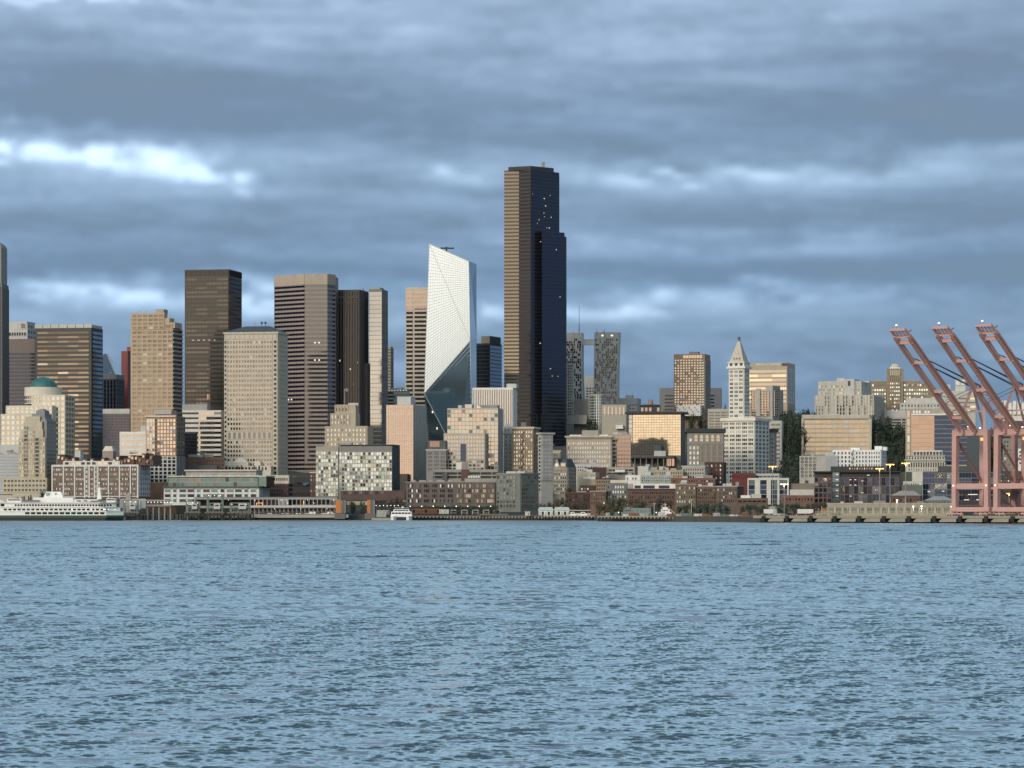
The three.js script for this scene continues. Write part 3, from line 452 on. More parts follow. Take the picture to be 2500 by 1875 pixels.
{ // stepped stone federal office
  const b = building('stone_building', 'stepped tan stone office building with tall slot windows and a flagpole', { px: [793, 897, 911], y: 1040, D: 2900, wall: mat(0.44, 0.385, 0.30) });
  const w = mat(0.44, 0.385, 0.30);
  punched(b, 'm', { xs: [0.03, 0.97], ys: [1044, 1090], c: 11, r: 4, fw: 0.42, fh: 0.55, glass: () => pick([[M.curtain, 0.5], [M.gPale, 0.3], [M.gMid, 0.2]]), lip: 0.5 });
  const z1 = b.d / 2 - 3, z2 = b.d / 2 - 6, mb = b.mb('upper_wall', w);
  mb.box(b.ux(804), b.ux(866), b.h - 0.2, b.vy(1008), -b.d / 2 + 2, z1).box(b.ux(812.5), b.ux(864), b.vy(1009), b.vy(987), -b.d / 2 + 4, z2);
  for (let i = 0; i < 6; i++) for (const [y, h] of [[1017, 8], [1031, 5]]) piece('window', unit, pick([[M.curtain, 0.6], [M.gMid, 0.4]]), b.g, b.ux(809 + i * 7.6), b.vy(y), z1 + 0.06, b.m(2.4), b.m(h), 0.3);
  for (let i = 0; i < 4; i++) piece('window', unit, M.gDark, b.g, b.ux(818 + i * 7.6), b.vy(999), z2 + 0.06, b.m(2), b.m(8), 0.3);
  const pl = b.mb('pilaster', w); for (let i = 0; i < 7; i++) pl.box(b.ux(805 + i * 7.6), b.ux(806.6 + i * 7.6), b.h, b.vy(1009), z1 - 0.1, z1 + 0.5); for (let i = 0; i < 5; i++) pl.box(b.ux(814 + i * 7.6), b.ux(815.6 + i * 7.6), b.vy(1008), b.vy(988), z2 - 0.1, z2 + 0.5);
  for (let i = 0; i < 3; i++) piece('rooftop_unit', unit, M.lightGrey, b.g, b.ux(848 + i * 8), b.vy(986), 0, 3, 2.4, 3);
  const fl = thing('flag', 'flag flying from a pole on the stepped stone building', 'flag', b.g.position.x, b.base + b.vy(988), b.g.position.z);
  piece('flagpole', cylinder, M.lightGrey, fl, b.ux(834), b.m(20), 0, 0.35, b.m(41), 0.35); const fg = new THREE.PlaneGeometry(3.4, 2.1, 8, 1); for (let i = 0; i < fg.attributes.position.count; i++) fg.attributes.position.setZ(i, Math.sin(fg.attributes.position.getX(i) * 2.4) * 0.3); fg.computeVertexNormals();
  piece('cloth', fg, mat(0.35, 0.25, 0.26, 0.9, 0, texBrick), fl, b.ux(834) + 1.9, b.m(38), 0, 1, 1, 1, 0, 0.1);
  b.done();
}
{ // copper grid tower
  const b = building('office_tower', 'copper glass tower with fine white grid and plain concrete flank', { px: [943, 1009, 1041], y: 988, D: 2920, a: 14, wall: mat(0.42, 0.40, 0.37) });
  const wh = mat(0.62, 0.55, 0.48);
  ribbons(b, 'm', { ys: [989, 1176], n: 31, fh: 0.74, glass: M.gCopper, lip: 0.3, wall: wh, mull: 12, mullW: 0.2, mullMat: wh, mullOut: 0.06 });
  joints(b, 's', [990, 1180], 15, mat(0.42, 0.40, 0.37));
  b.block('mechanical_penthouse', M.lightGrey, 958, 991, 966.5, 989, -9, 6); b.block('dark_annex', M.brownDark, 972, 999, 1157, 1214, b.d / 2, b.d / 2 + 6); b.done();
}
{
  const b = building('office_tower', 'cream banded tower with central pier beside the white slanted glass tower', { px: [990, 1052, 1060], y: 701, D: 3420, a: 9, wall: mat(0.55, 0.50, 0.44) });
  ribbons(b, 'm', { xs: [0.03, 0.29], ys: [706, 1000], n: 28, fh: 0.55, glass: M.gCopper, lip: 0.5 }); ribbons(b, 'm', { xs: [0.35, 1], ys: [706, 1000], n: 28, fh: 0.55, glass: M.gCopper, lip: 0.5 }); b.done();
}
{ // faceted glass tower: folded planes
  const D = 3330, g = thing('glass_tower', 'white slanted glass tower with folded facets and diagonal creases', 'building', wx(1095, D), groundAt(D) - 1, -D), oX = g.position.x, oY = g.position.y, oZ = g.position.z;
  const V = (x, y, dz) => { const d = D + dz; return [wx(x, d) - oX, wy(y, d) - oY, -d - oZ]; };
  const TL = V(1048.5, 596, 20), TR = V(1144, 638, 19), RF = V(1147.4, 831.6, 2), LF = V(1035.7, 961, -3), DB = V(1122, 1125, 4), BL = V(1050, 1125, 6), BR = V(1154, 1125, 8), TB = V(1163, 645, 60), SB = V(1163, 826, 52), BB = V(1164, 1125, 60), TLB = V(1050, 600, 62), BLB = V(1046, 1125, 62), SM = V(1152, 700, 34);
  const facet = (name, m, ...p) => { const mb = new MB(); if (p.length === 3) mb.tri(...p); else mb.quad(...p); return mb.mesh(name, m, g); };
  { const P3 = (a) => new THREE.Vector3(...a), n = P3(LF).sub(P3(TL)).cross(P3(RF).sub(P3(TL))).normalize(), eye = new THREE.Vector3(-oX, EYE - oY, -oZ), d = P3(TR).sub(eye), t = n.dot(P3(TL).sub(eye)) / n.dot(d), q = eye.clone().addScaledVector(d, t); console.log('folded tower corner moved', (t - 1).toFixed(4)); if (Math.abs(t - 1) < 0.03) { TR[0] = q.x; TR[1] = q.y; TR[2] = q.z; } }
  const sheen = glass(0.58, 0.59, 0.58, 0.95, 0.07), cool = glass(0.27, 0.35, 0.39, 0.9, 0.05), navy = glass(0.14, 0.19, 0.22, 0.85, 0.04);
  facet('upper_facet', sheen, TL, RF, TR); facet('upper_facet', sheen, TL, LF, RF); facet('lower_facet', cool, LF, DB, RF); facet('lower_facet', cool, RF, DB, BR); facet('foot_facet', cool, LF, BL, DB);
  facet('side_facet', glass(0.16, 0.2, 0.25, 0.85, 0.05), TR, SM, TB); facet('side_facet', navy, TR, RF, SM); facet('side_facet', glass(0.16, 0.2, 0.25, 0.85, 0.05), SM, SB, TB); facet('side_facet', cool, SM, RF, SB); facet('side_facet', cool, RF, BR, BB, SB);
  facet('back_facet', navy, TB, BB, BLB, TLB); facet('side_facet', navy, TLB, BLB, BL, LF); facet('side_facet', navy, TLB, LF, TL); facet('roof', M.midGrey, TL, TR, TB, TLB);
  const cre = new MB(); for (const [a, c, w] of [[LF, RF, 0.9], [LF, DB, 0.9], [TL, RF, 0.5], [TL, TR, 0.6], [TL, LF, 0.5], [TR, RF, 0.5], [RF, BR, 0.4]]) cre.bar(a.map((q, k) => q + [0, 0, 0.25][k]), c.map((q, k) => q + [0, 0, 0.25][k]), w); cre.mesh('crease', mat(0.72, 0.72, 0.68, 0.4), g);
  // storey lines and mullions laid on the facets
  const grid = (A, B, C, nu, nv, m, name) => { // lines across triangle or quad fan between edges A-B (bottom to top) and A-C
    const mb = new MB(), pt = (u, v, E, Fp) => E.map((q, k) => q + (Fp[k] - q) * u); for (let j = 1; j < nv; j++) { const t = j / nv; const p = A[0].map((q, k) => q + (A[1][k] - q) * t), r = B[0].map((q, k) => q + (B[1][k] - q) * t); p[2] += 0.12; r[2] += 0.12; mb.bar(p, r, 0.3); } const o = mb.mesh(name, m, g); o.userData.kind = 'stuff'; return o; };
  grid([LF, TL], [RF, TR], 0, 0, 46, mat(0.66, 0.67, 0.65, 0.4), 'storey_line'); grid([BL, LF], [BR, RF], 0, 0, 26, mat(0.66, 0.67, 0.65, 0.4), 'storey_line');
  const mu = new MB(); for (let i = 1; i < 18; i++) { const t = i / 18; const a = LF.map((q, k) => q + (RF[k] - q) * t), c = TL.map((q, k) => q + (TR[k] - q) * t); a[2] += 0.12; c[2] += 0.12; mu.bar(a, c, 0.16); } mu.mesh('mullion', mat(0.68, 0.69, 0.67, 0.4), g).userData.kind = 'stuff';
  piece('maintenance_crane', unit, M.steelDark, g, ...V(1092, 606, 40), 14, 1.4, 1.6, 0.1); piece('crane_mast', unit, M.steelDark, g, ...V(1090, 612, 40), 1.6, 8, 1.6);
  for (let i = 0; i < 7; i++) { const q = V(1056 + i * 11, [1006, 1046, 1012, 930, 905, 890, 1012][i], -1 + i * 3.5); piece('lit_window', unit, M.litWhite, g, q[0], q[1], q[2] + 2, 1.1, 2.2, 0.3); }
}
{ // navy pair behind
  const b = building('glass_tower', 'dark blue glass tower with tan plant room, between white and black towers', { px: [1158, 1196, 1225], y: 838, D: 3480, a: 20, wall: M.charcoal });
  ribbons(b, 'm', { ys: [842, 950], n: 12, fh: 0.8, glass: M.gBlue, lip: 0.15, mull: 5 }); ribbons(b, 's', { ys: [842, 950], n: 12, fh: 0.8, glass: glass(0.14, 0.18, 0.23), lip: 0.15, mull: 7 });
  b.block('mechanical_penthouse', mat(0.34, 0.3, 0.25), 1174, 1195, 820, 839, -10, b.d / 2 - 1); b.mb('plant_room', M.charcoal).box(b.W / 2 - 8, b.W / 2 + 0, b.vy(839), b.vy(820), -b.d / 2 + 3, b.d / 2 - 2); b.done();
}
{ // tallest black tower
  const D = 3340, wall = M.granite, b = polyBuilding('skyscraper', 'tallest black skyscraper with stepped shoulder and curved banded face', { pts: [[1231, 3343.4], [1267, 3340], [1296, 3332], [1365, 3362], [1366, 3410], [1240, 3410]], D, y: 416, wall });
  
  ribbons(b, 'f0', { ys: [417, 1090], n: 76, fh: 0.55, glass: M.gBronze, lip: 0.35 });  // each face gets its own glass tone, painting in what it mirrors
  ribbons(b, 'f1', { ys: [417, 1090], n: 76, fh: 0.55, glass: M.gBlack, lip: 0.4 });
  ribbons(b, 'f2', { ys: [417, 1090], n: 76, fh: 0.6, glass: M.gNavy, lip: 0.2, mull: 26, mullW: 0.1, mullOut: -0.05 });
  const mb = b.mb('shoulder_wall', wall), P = (x, d) => [wx(x, d) - b.g.position.x, -d - b.g.position.z];
  mb.prism([P(1323, 3336), P(1378, 3360), P(1379, 3400), P(1325, 3400)], 0, b.vy(564)).prism([P(1370, 3360), P(1382.5, 3366), P(1383.5, 3400), P(1371, 3400)], 0, b.vy(573));
  const n2 = 59, f = (() => { const p = P(1323, 3336), q = P(1378, 3360), L = Math.hypot(q[0] - p[0], q[1] - p[1]), ux = (q[0] - p[0]) / L, uz = (q[1] - p[1]) / L; return { o: [(p[0] + q[0]) / 2, 0, (p[1] + q[1]) / 2], ux, uz, nx: -uz, nz: ux, L, ry: Math.atan2(-uz, ux) }; })();
  b.faces.sh = f; ribbons(b, 'sh', { ys: [566, 1090], n: n2, fh: 0.6, glass: M.gNavy, lip: 0.2, part: 'shoulder_spandrel' });
  b.mb('crown', M.charcoal).prism([P(1241, 3352), P(1267, 3346), P(1296, 3340), P(1352, 3362), P(1352, 3400), P(1245, 3400)], b.h - 0.1, b.vy(405));
  piece('antenna_frame', unit, M.steelGrey, b.g, b.ux(1327), b.vy(397), -2, 3.4, b.m(17), 2.4); for (let i = 0; i < 12; i++) mast(b, 1244 + i * 9.4, 401 - (i % 3), 406, 0.3);
  const cl = b.mb('crown_light', M.litWhite); cl.bar([b.ux(1243), b.h + 0.4, 12], [b.ux(1290), b.h + 0.4, 22], 0.5); cl.bar([b.ux(1330), b.vy(563), 14], [b.ux(1372), b.vy(563), 2], 0.5);
  const r = rngOf(3); for (let i = 0; i < 26; i++) { const y = [471, 476, 523, 523, 535, 544, 581, 582, 605, 713, 836, 902, 897][i % 13] + (i > 14 ? 8.9 * Math.round((r() - 0.5) * 30) : 0), sh = y > 570 && r() < 0.6, x = sh ? 1326 + r() * 48 : 1300 + r() * 60, q = sh ? f : b.faces.f2, u = (wx(x, D) - b.g.position.x - q.o[0]) / q.ux; if (Math.abs(u) < q.L / 2 - 1) piece('lit_window', unit, pick([[M.litWhite, 0.5], [M.litWarm, 0.5]]), b.g, q.o[0] + q.ux * u + q.nx * 0.2, b.vy(Math.round((y - 417) / 8.855) * 8.855 + 421.4), q.o[2] + q.uz * u + q.nz * 0.2, 0.5 + r() * 1.3, 0.55, 0.1, q.ry); }
  b.done();
}
{ // white ribbed office in front of it
  const b = building('office_tower', 'white ribbed office with brown window strips before the black skyscraper', { px: [1153.4, 1252, 1262], y: 946, D: 3080, a: 9, wall: M.white });
  strips(b, 'm', { xs: [0.01, 0.985], ys: [951, 1048], n: 17, fw: 0.5, glass: mat(0.30, 0.22, 0.17, 0.3, 0.5, null), lip: 0.7, cuts: 1 });
  strips(b, 's', { xs: [0.1, 0.9], ys: [951, 1048], n: 3, fw: 0.3, glass: M.gMid, lip: 0.7 });
  b.block('mechanical_penthouse', M.lightGrey, 1234, 1258, 936, 947, -8, 6); b.done();
}
{ // beige glass office
  const wl = mat(0.47, 0.42, 0.36), b = building('office_building', 'beige glass office with angled rooftop and a lower front block cut by a dark slot', { px: [1092, 1216, 1228], y: 996, D: 2900, a: 9, wall: wl });
  const gl = (i, j) => pick([[M.gGold, 0.62], [M.gPale, 0.18], [M.gTeal, i < 1 ? 0.4 : 0.05], [M.blindDark, 0.05], [M.blind, 0.1]]);
  punched(b, 'm', { ys: [999, 1147], c: 14, r: 15, fw: 0.86, fh: 0.78, glass: gl, lip: 0.3, tilt: 0.02 });
  joints(b, 's', [999, 1147], 8, M.grey);
  const z = b.d / 2, f = wl; b.mb('front_block', f).box(b.ux(1088), b.ux(1188.6), 0, b.vy(1058), z, z + 10);
  b.faces.q = { o: [(b.ux(1088) + b.ux(1188.6)) / 2, 0, z + 10], ux: 1, uz: 0, nx: 0, nz: 1, L: b.ux(1188.6) - b.ux(1088), ry: 0 };
  punched(b, 'q', { xs: [0.02, 0.98], ys: [1063, 1122], c: 14, r: 6, fw: 0.6, fh: 0.6, glass: () => pick([[M.gGold, 0.65], [M.blind, 0.35]]), lip: 0.25, skip: (i, j) => i > 5 && i < 8 && j < 4, part: 'front_block_frame' });
  punched(b, 'q', { xs: [0.02, 0.98], ys: [1123, 1150], c: 10, r: 3, fw: 0.7, fh: 0.6, glass: () => pick([[M.gMid, 0.5], [M.gDark, 0.3], [M.blind, 0.2]]), lip: 0.25, part: 'front_block_frame' });
  piece('glazed_slot', unit, M.gNavy, b.g, b.ux(1135.5), b.vy(1105.5), z + 10.2, b.m(13), b.m(43), 0.9);
  for (const [x, w, y, m] of [[1118, 8, 988, M.lightGrey], [1139, 17, 986, M.cream], [1185, 50, 988, M.midGrey]]) b.block('rooftop_unit', m, x - w / 2, x + w / 2, y, 997, -8, 4);
  b.mb('skylight', M.white).tri([b.ux(1163), b.vy(997), z - 2], [b.ux(1176), b.vy(997), z - 2], [b.ux(1163), b.vy(986), z - 2]).tri([b.ux(1163), b.vy(997), z - 6], [b.ux(1163), b.vy(986), z - 6], [b.ux(1176), b.vy(997), z - 6]).quad([b.ux(1163), b.vy(986), z - 2], [b.ux(1176), b.vy(997), z - 2], [b.ux(1176), b.vy(997), z - 6], [b.ux(1163), b.vy(986), z - 6]);
  b.done();
}
{
  const b = building('office_building', 'grey loft building with many-paned windows beside the copper tower', { px: [1041, 1089, 1089], y: 1099, D: 2890, dep: 20, wall: mat(0.27, 0.28, 0.28) });
  punched(b, 'm', { xs: [0.02, 1], ys: [1102, 1150], c: 3, r: 5, fw: 0.72, fh: 0.68, glass: M.gMid, lip: 0.4, bars: 3, rail: true });
  cornice(b, 1097, 1100, 0.6, M.lightGrey); b.block('penthouse', M.darkGrey, 1043, 1088, 1075, 1098, -8, 6); for (let i = 0; i < 4; i++) piece('penthouse_window', unit, M.gCopper, b.g, b.ux(1052 + i * 6), b.vy(1084), 6.1, 2, 5, 0.2); b.done();
}
{ // classical trio
  const b = building('office_building', 'pale grey classical building with dark square windows, behind the fire-escape block', { px: [1229, 1252, 1252], y: 1041, D: 2960, dep: 20, wall: mat(0.45, 0.46, 0.45) });
  punched(b, 'm', { xs: [0.05, 0.95], ys: [1062, 1150], c: 2, r: 9, fw: 0.42, fh: 0.55, glass: M.gBlack, lip: 0.5 }); punched(b, 'm', { xs: [0.05, 0.7], ys: [1045, 1055], c: 2, r: 1, fw: 0.5, fh: 0.5, glass: M.gBlack }); cornice(b, 1056, 1060, 1.2); rooftop(b, 2, 21); b.done();
}
{
  const b = building('brick_building', 'tan brick office with zigzag fire escape and heavy pale cornice', { px: [1250, 1302, 1317], y: 1044, D: 2920, a: 14, wall: M.brickTan });
  punched(b, 'm', { xs: [0.06, 0.97], ys: [1050, 1156], c: 8, r: 11, fw: 0.56, fh: 0.54, glass: () => pick([[M.curtain, 0.45], [M.gPale, 0.3], [M.gMid, 0.25]]), lip: 0.4 });
  punched(b, 's', { xs: [0.1, 0.9], ys: [1050, 1156], c: 4, r: 11, fw: 0.4, fh: 0.5, glass: M.gMid, lip: 0.4 });
  cornice(b, 1042, 1046.5, 1.1, M.cream);
  const fe = b.mb('fire_escape', M.steelDark); for (let j = 0; j < 10; j++) { const y0 = b.vy(1151 - j * 9.6), y1 = b.vy(1151 - (j + 1) * 9.6), a = b.ux(1272), c = b.ux(1280), z = b.d / 2 + 1.2; fe.box(a - 1, c + 1, y0 - 0.12, y0, b.d / 2, z + 0.5).bar([j % 2 ? a : c, y0, z], [j % 2 ? c : a, y1, z], 0.35).box(a - 1, c + 1, y0 + 0.9, y0 + 1, z + 0.4, z + 0.5); }
  b.block('penthouse', M.brown, 1266, 1278, 1030, 1043, -3, 3); for (const x of [1268, 1271, 1275, 1303, 1314]) mast(b, x, x > 1300 ? 1010 : 1024, x > 1300 ? 1043 : 1031, 0.25, M.steelDark); b.done();
}
{
  const b = building('stone_building', 'tall pale grey stone building with classical cornice beside the fire-escape block', { px: [1314, 1322, 1350], y: 1058, D: 2880, a: 60, wall: mat(0.42, 0.42, 0.40) });
  punched(b, 'm', { ys: [1066, 1200], c: 1, r: 14, fw: 0.5, fh: 0.5, glass: M.gBlack, lip: 0.3 }); punched(b, 's', { xs: [0.06, 0.94], ys: [1088, 1168], c: 7, r: 9, fw: 0.35, fh: 0.55, glass: M.gMid, lip: 0.6 }); punched(b, 's', { xs: [0.06, 0.94], ys: [1064, 1084], c: 7, r: 2, fw: 0.4, fh: 0.55, glass: M.gMid, lip: 0.5 }); cornice(b, 1056, 1060, 1.4); cornice(b, 1085, 1087, 0.8); cornice(b, 1170, 1173, 0.9); b.done();
}
{ const b = building('office_building', 'small cream block with warm lit cornice at the foot of the black skyscraper', { px: [1347, 1368, 1370], y: 1101, D: 2990, a: 9, wall: mat(0.5, 0.45, 0.36) }); punched(b, 'm', { ys: [1106, 1135], c: 4, r: 3, fw: 0.4, fh: 0.5, glass: M.gMid }); cornice(b, 1099, 1103, 0.7, M.cream); piece('cornice_light', unit, M.litWarm, b.g, 0, b.vy(1104), b.d / 2 + 0.5, b.W, 0.35, 0.3); b.done(); }

// ---------------------------------------------------------------- blocks near the water, north end
{ // stepped white block with green dome
  const wl = mat(0.62, 0.58, 0.49), b = building('office_building', 'cream stepped office block with teal green dome and bright square windows', { px: [77, 158.5, 182], y: 964, D: 2960, wall: wl });
  const gl = () => pick([[M.gPale, 0.75], [M.gGold, 0.25]]);
  punched(b, 'm', { xs: [0.3, 1], ys: [966, 1110], c: 5, r: 11, fw: 0.66, fh: 0.62, glass: gl, lip: 0.35, tilt: 0.02 });
  punched(b, 's', { ys: [966, 1110], c: 6, r: 11, fw: 0.6, fh: 0.62, glass: M.gDark, lip: 0.35 });
  const z = b.d / 2; b.mb('terrace_block', wl).box(b.ux(22), b.ux(135), 0, b.vy(990), z - 2, z + 8).box(b.ux(15), b.ux(122), 0, b.vy(1011), z + 8, z + 14);
  b.faces.t1 = { o: [(b.ux(22) + b.ux(135)) / 2, 0, z + 8], ux: 1, uz: 0, nx: 0, nz: 1, L: b.ux(135) - b.ux(22), ry: 0 }; b.faces.t2 = { o: [(b.ux(15) + b.ux(122)) / 2, 0, z + 14], ux: 1, uz: 0, nx: 0, nz: 1, L: b.ux(122) - b.ux(15), ry: 0 };
  punched(b, 't1', { ys: [993, 1010], c: 10, r: 2, fw: 0.6, fh: 0.55, glass: gl, part: 'terrace_frame' }); punched(b, 't2', { ys: [1013, 1090], c: 9, r: 6, fw: 0.68, fh: 0.62, glass: gl, part: 'terrace_frame', tilt: 0.02 });
  b.faces.t3 = { o: [b.ux(135) + 0.01, 0, z + 3], ux: 0, uz: -1, nx: 1, nz: 0, L: 10, ry: Math.PI / 2 };
  const cxm = b.ux(90), dr = new THREE.CylinderGeometry(b.m(46), b.m(46), b.m(41), 36); piece('drum', dr, wl, b.g, cxm, b.vy(964.5), -4, 1, 1, 1);
  for (let i = 0; i < 20; i++) for (const y of [969, 979]) { const t = (i / 19 - 0.5) * 3.0; piece('drum_window', unit, gl(), b.g, cxm + Math.sin(t) * b.m(46), b.vy(y), -4 + Math.cos(t) * b.m(46), b.m(5), b.m(7), 0.4, t); }
  piece('dome', new THREE.SphereGeometry(b.m(33), 32, 12, 0, Math.PI * 2, 0, Math.PI / 2), M.copper, b.g, cxm, b.vy(944), -4, 1, 0.78, 1);
  const rb = b.mb('dome_rib', mat(0.07, 0.2, 0.2, 0.6)); for (let i = 0; i < 14; i++) { const t = i / 14 * Math.PI * 2; let p = null; for (let k = 0; k <= 8; k++) { const e = k / 8 * Math.PI / 2, q = [cxm + Math.sin(t) * Math.cos(e) * b.m(33.2), b.vy(944) + Math.sin(e) * b.m(33.2) * 0.78, -4 + Math.cos(t) * Math.cos(e) * b.m(33.2)]; if (p) rb.bar(p, q, 0.3); p = q; } }
  b.block('podium', M.lightGrey, 8, 78, 1086, 1108, z + 14, z + 22); b.done();
}
{ // stepped condo tower
  const wl = mat(0.47, 0.42, 0.325), b = building('apartment_tower', 'beige stepped apartment tower with grey crown on a wide podium', { px: [45, 111, 137], y: 1068, D: 2770, wall: wl, a: 14 });
  const gl = () => pick([[M.gPale, 0.35], [M.gMid, 0.35], [M.blindDark, 0.15], [M.curtain, 0.15]]), z = b.d / 2, w2 = M.midGrey;
  const tiers = [[52, 105, 1048, 0], [56, 102, 1030, 1], [61, 96, 1016, 2]]; let y0 = 1068; for (const [a, c, t, k] of tiers) { b.mb('wall', wl).box(b.ux(a), b.ux(c), b.vy(y0) - 0.2, b.vy(t), -z + k + 1, z - k * 0.6); y0 = t; }
  b.mb('crown', w2).box(b.ux(97), b.ux(111) - 0.3, b.vy(1068), b.vy(1030), -z + 3, z - 3).pyramid(b.ux(66), b.ux(110), -z + 2, z - 2, b.vy(1030), b.vy(1020), b.ux(72), b.ux(106), -z + 4, z - 4).box(b.ux(73), b.ux(105), b.vy(1021), b.vy(1010), -z + 4, z - 4).box(b.ux(80), b.ux(102), b.vy(1011), b.vy(1002), -5, 5).pyramid(b.ux(82), b.ux(100), -5, 5, b.vy(1002), b.vy(997), b.ux(88), b.ux(95), -2, 2);
  b.mb('crown', w2).box(b.W / 2 - 2, b.W / 2 + 0.35, b.vy(1100), b.vy(1027), -z + 1, z - 2);
  punched(b, 'm', { xs: [0.03, 0.2], ys: [1070, 1165], c: 2, r: 10, fw: 0.45, fh: 0.5, glass: gl }); punched(b, 'm', { xs: [0.22, 0.34], ys: [1040, 1165], c: 1, r: 13, fw: 0.9, fh: 0.7, glass: () => pick([[M.gMid, 0.5], [M.gDark, 0.5]]), z: 0.2 }); punched(b, 'm', { xs: [0.36, 0.6], ys: [1050, 1165], c: 3, r: 12, fw: 0.4, fh: 0.45, glass: gl }); punched(b, 'm', { xs: [0.63, 0.76], ys: [1068, 1165], c: 1, r: 10, fw: 0.9, fh: 0.7, glass: M.gDark, z: 0.2 }); punched(b, 'm', { xs: [0.79, 0.99], ys: [1070, 1165], c: 2, r: 10, fw: 0.45, fh: 0.5, glass: gl });
  punched(b, 's', { xs: [0.05, 0.95], ys: [1035, 1165], c: 7, r: 13, fw: 0.6, fh: 0.6, glass: M.gDark, wall: M.grey, part: 'side_frame' });
  const pw = wl; b.mb('podium', pw).box(b.ux(20), b.ux(128), 0, b.vy(1167), z, z + 12); b.faces.p = { o: [(b.ux(20) + b.ux(128)) / 2, 0, z + 12], ux: 1, uz: 0, nx: 0, nz: 1, L: b.ux(128) - b.ux(20), ry: 0 };
  punched(b, 'p', { xs: [0.02, 0.98], ys: [1169, 1202], c: 12, r: 3, fw: 0.6, fh: 0.46, glass: M.gDark, part: 'podium_frame', bars: 2, wall: pw }); b.done();
}
{ // long brick and white apartment block
  const br = mat(0.19, 0.145, 0.13, 0.9, 0, texBrick), wh = mat(0.62, 0.61, 0.58), b = building('apartment_building', 'long brown brick apartment block with white piers behind the ferry', { px: [126.4, 338.6, 366], y: 1136, D: 2740, wall: br, base: 1216 });
  const bays = [[127, 154, 6], [156, 181, 6], [184, 206, 6], [217, 229, 3], [239, 263, 6], [266, 290, 6], [293, 317, 6], [321, 334, 3]];
  for (const [a, c, n] of bays) punched(b, 'm', { xs: [b.fx(a + 1.5), b.fx(c - 1.5)], ys: [1140, 1211], c: n, r: 6, fw: 0.62, fh: 0.46, glass: () => pick([[M.gMid, 0.4], [M.gPale, 0.3], [M.blind, 0.2], [M.gGold, 0.1]]), lip: 0.3 });
  for (const [a, c] of [[207, 216], [230, 238], [334, 337]]) punched(b, 'm', { xs: [b.fx(a + 2), b.fx(c - 2)], ys: [1140, 1211], c: 1, r: 6, fw: 0.7, fh: 0.4, glass: M.gDark, lip: 0.3, wall: wh, part: 'white_panel' });
  for (const x of [126.4, 154, 181.5, 206, 217, 230, 238, 264, 291, 317.5, 335]) b.block('white_pier', wh, x, x + 3.4, 1135, 1216, b.d / 2 - 0.02, b.d / 2 + 0.9);
  b.block('white_band', wh, 126.4, 338.6, 1134, 1139, b.d / 2 - 0.02, b.d / 2 + 0.8); b.block('white_band', wh, 126.4, 338.6, 1211, 1213, b.d / 2 - 0.02, b.d / 2 + 0.8);
  b.block('white_upper', wh, 154, 292, 1125, 1136, -b.d / 2, b.d / 2 - 0.3); b.faces.u = { o: [(b.ux(154) + b.ux(292)) / 2, 0, b.d / 2 - 0.3], ux: 1, uz: 0, nx: 0, nz: 1, L: b.ux(292) - b.ux(154), ry: 0 }; punched(b, 'u', { xs: [0.02, 0.98], ys: [1127, 1135], c: 10, r: 1, fw: 0.7, fh: 0.8, glass: () => pick([[M.gDark, 0.5], [M.blind, 0.3], [M.gGold, 0.2]]), wall: wh, part: 'white_upper_frame' });
  const w = mat(0.55, 0.56, 0.58); punched(b, 's', { ys: [1138, 1212], c: 6, r: 6, fw: 0.45, fh: 0.5, glass: M.gMid, wall: w, part: 'side_wall', lip: 0.4 });
  const r = rngOf(8); for (let x = 136; x < 362; x += 9) { const t = 1106 + r() * 18 + (x > 180 && x < 280 ? 10 : 0); b.mb('brick_penthouse', M.brick).box(b.ux(x), b.ux(x + 8.6), b.h - 0.1, b.vy(t), -b.d / 2 + 3, b.d / 2 - 3 - r() * 2); piece('penthouse_window', unit, pick([[M.gCopper, 0.4], [M.blind, 0.3], [M.gMid, 0.3]]), b.g, b.ux(x + 4.3), b.vy(t + 7), b.d / 2 - 2.9, 1.8, 2.2, 0.2); }
  for (const [x, w2, y] of [[177, 14, 1098], [251, 26, 1100]]) { b.block('roof_house', x > 200 ? M.taupe : M.lightGrey, x - w2 / 2, x + w2 / 2, y + (x > 200 ? 0 : 0), 1128, -6, 2); if (x > 200) b.mb('roof_cap', M.cream).pyramid(b.ux(x - 13), b.ux(x + 13), -6, 2, b.vy(1100), b.vy(1088), b.ux(x - 8), b.ux(x + 8), -4, 0); }
  b.done();
}
{ const b = building('office_building', 'low pale grey block beside the podium of the stepped apartments', { px: [-30, 46, 46], y: 1109, D: 2830, a: -6, dep: 25, wall: mat(0.5, 0.52, 0.53) }); ribbons(b, 'm', { ys: [1113, 1172], n: 8, fh: 0.4, glass: mat(0.4, 0.42, 0.44, 0.25, 0.3, null), lip: 0.2 }); rooftop(b, 5, 31); b.done(); }
{ // curved white roof
  const D = 2745, g = thing('pavilion', 'white arched pavilion roof behind the ferry pilothouse', 'pavilion', wx(2, D), 3, -D); const sh = new THREE.Shape(); sh.moveTo(-16, 0); sh.quadraticCurveTo(-14, 13, 0, 13); sh.quadraticCurveTo(5.6, 12.5, 6.2, 0); sh.lineTo(-16, 0); const e = new THREE.ExtrudeGeometry(sh, { depth: 10, bevelEnabled: true, bevelSize: 0.3, bevelThickness: 0.3, bevelSegments: 1 }); piece('roof_shell', e, mat(0.75, 0.78, 0.78, 0.5), g, 0, 0, -10, 1, 1, 1); for (let i = 0; i < 5; i++) piece('seam', unit, M.lightGrey, g, -11 + i * 3.6, 5, 0.4, 0.12, 9, 0.2); }
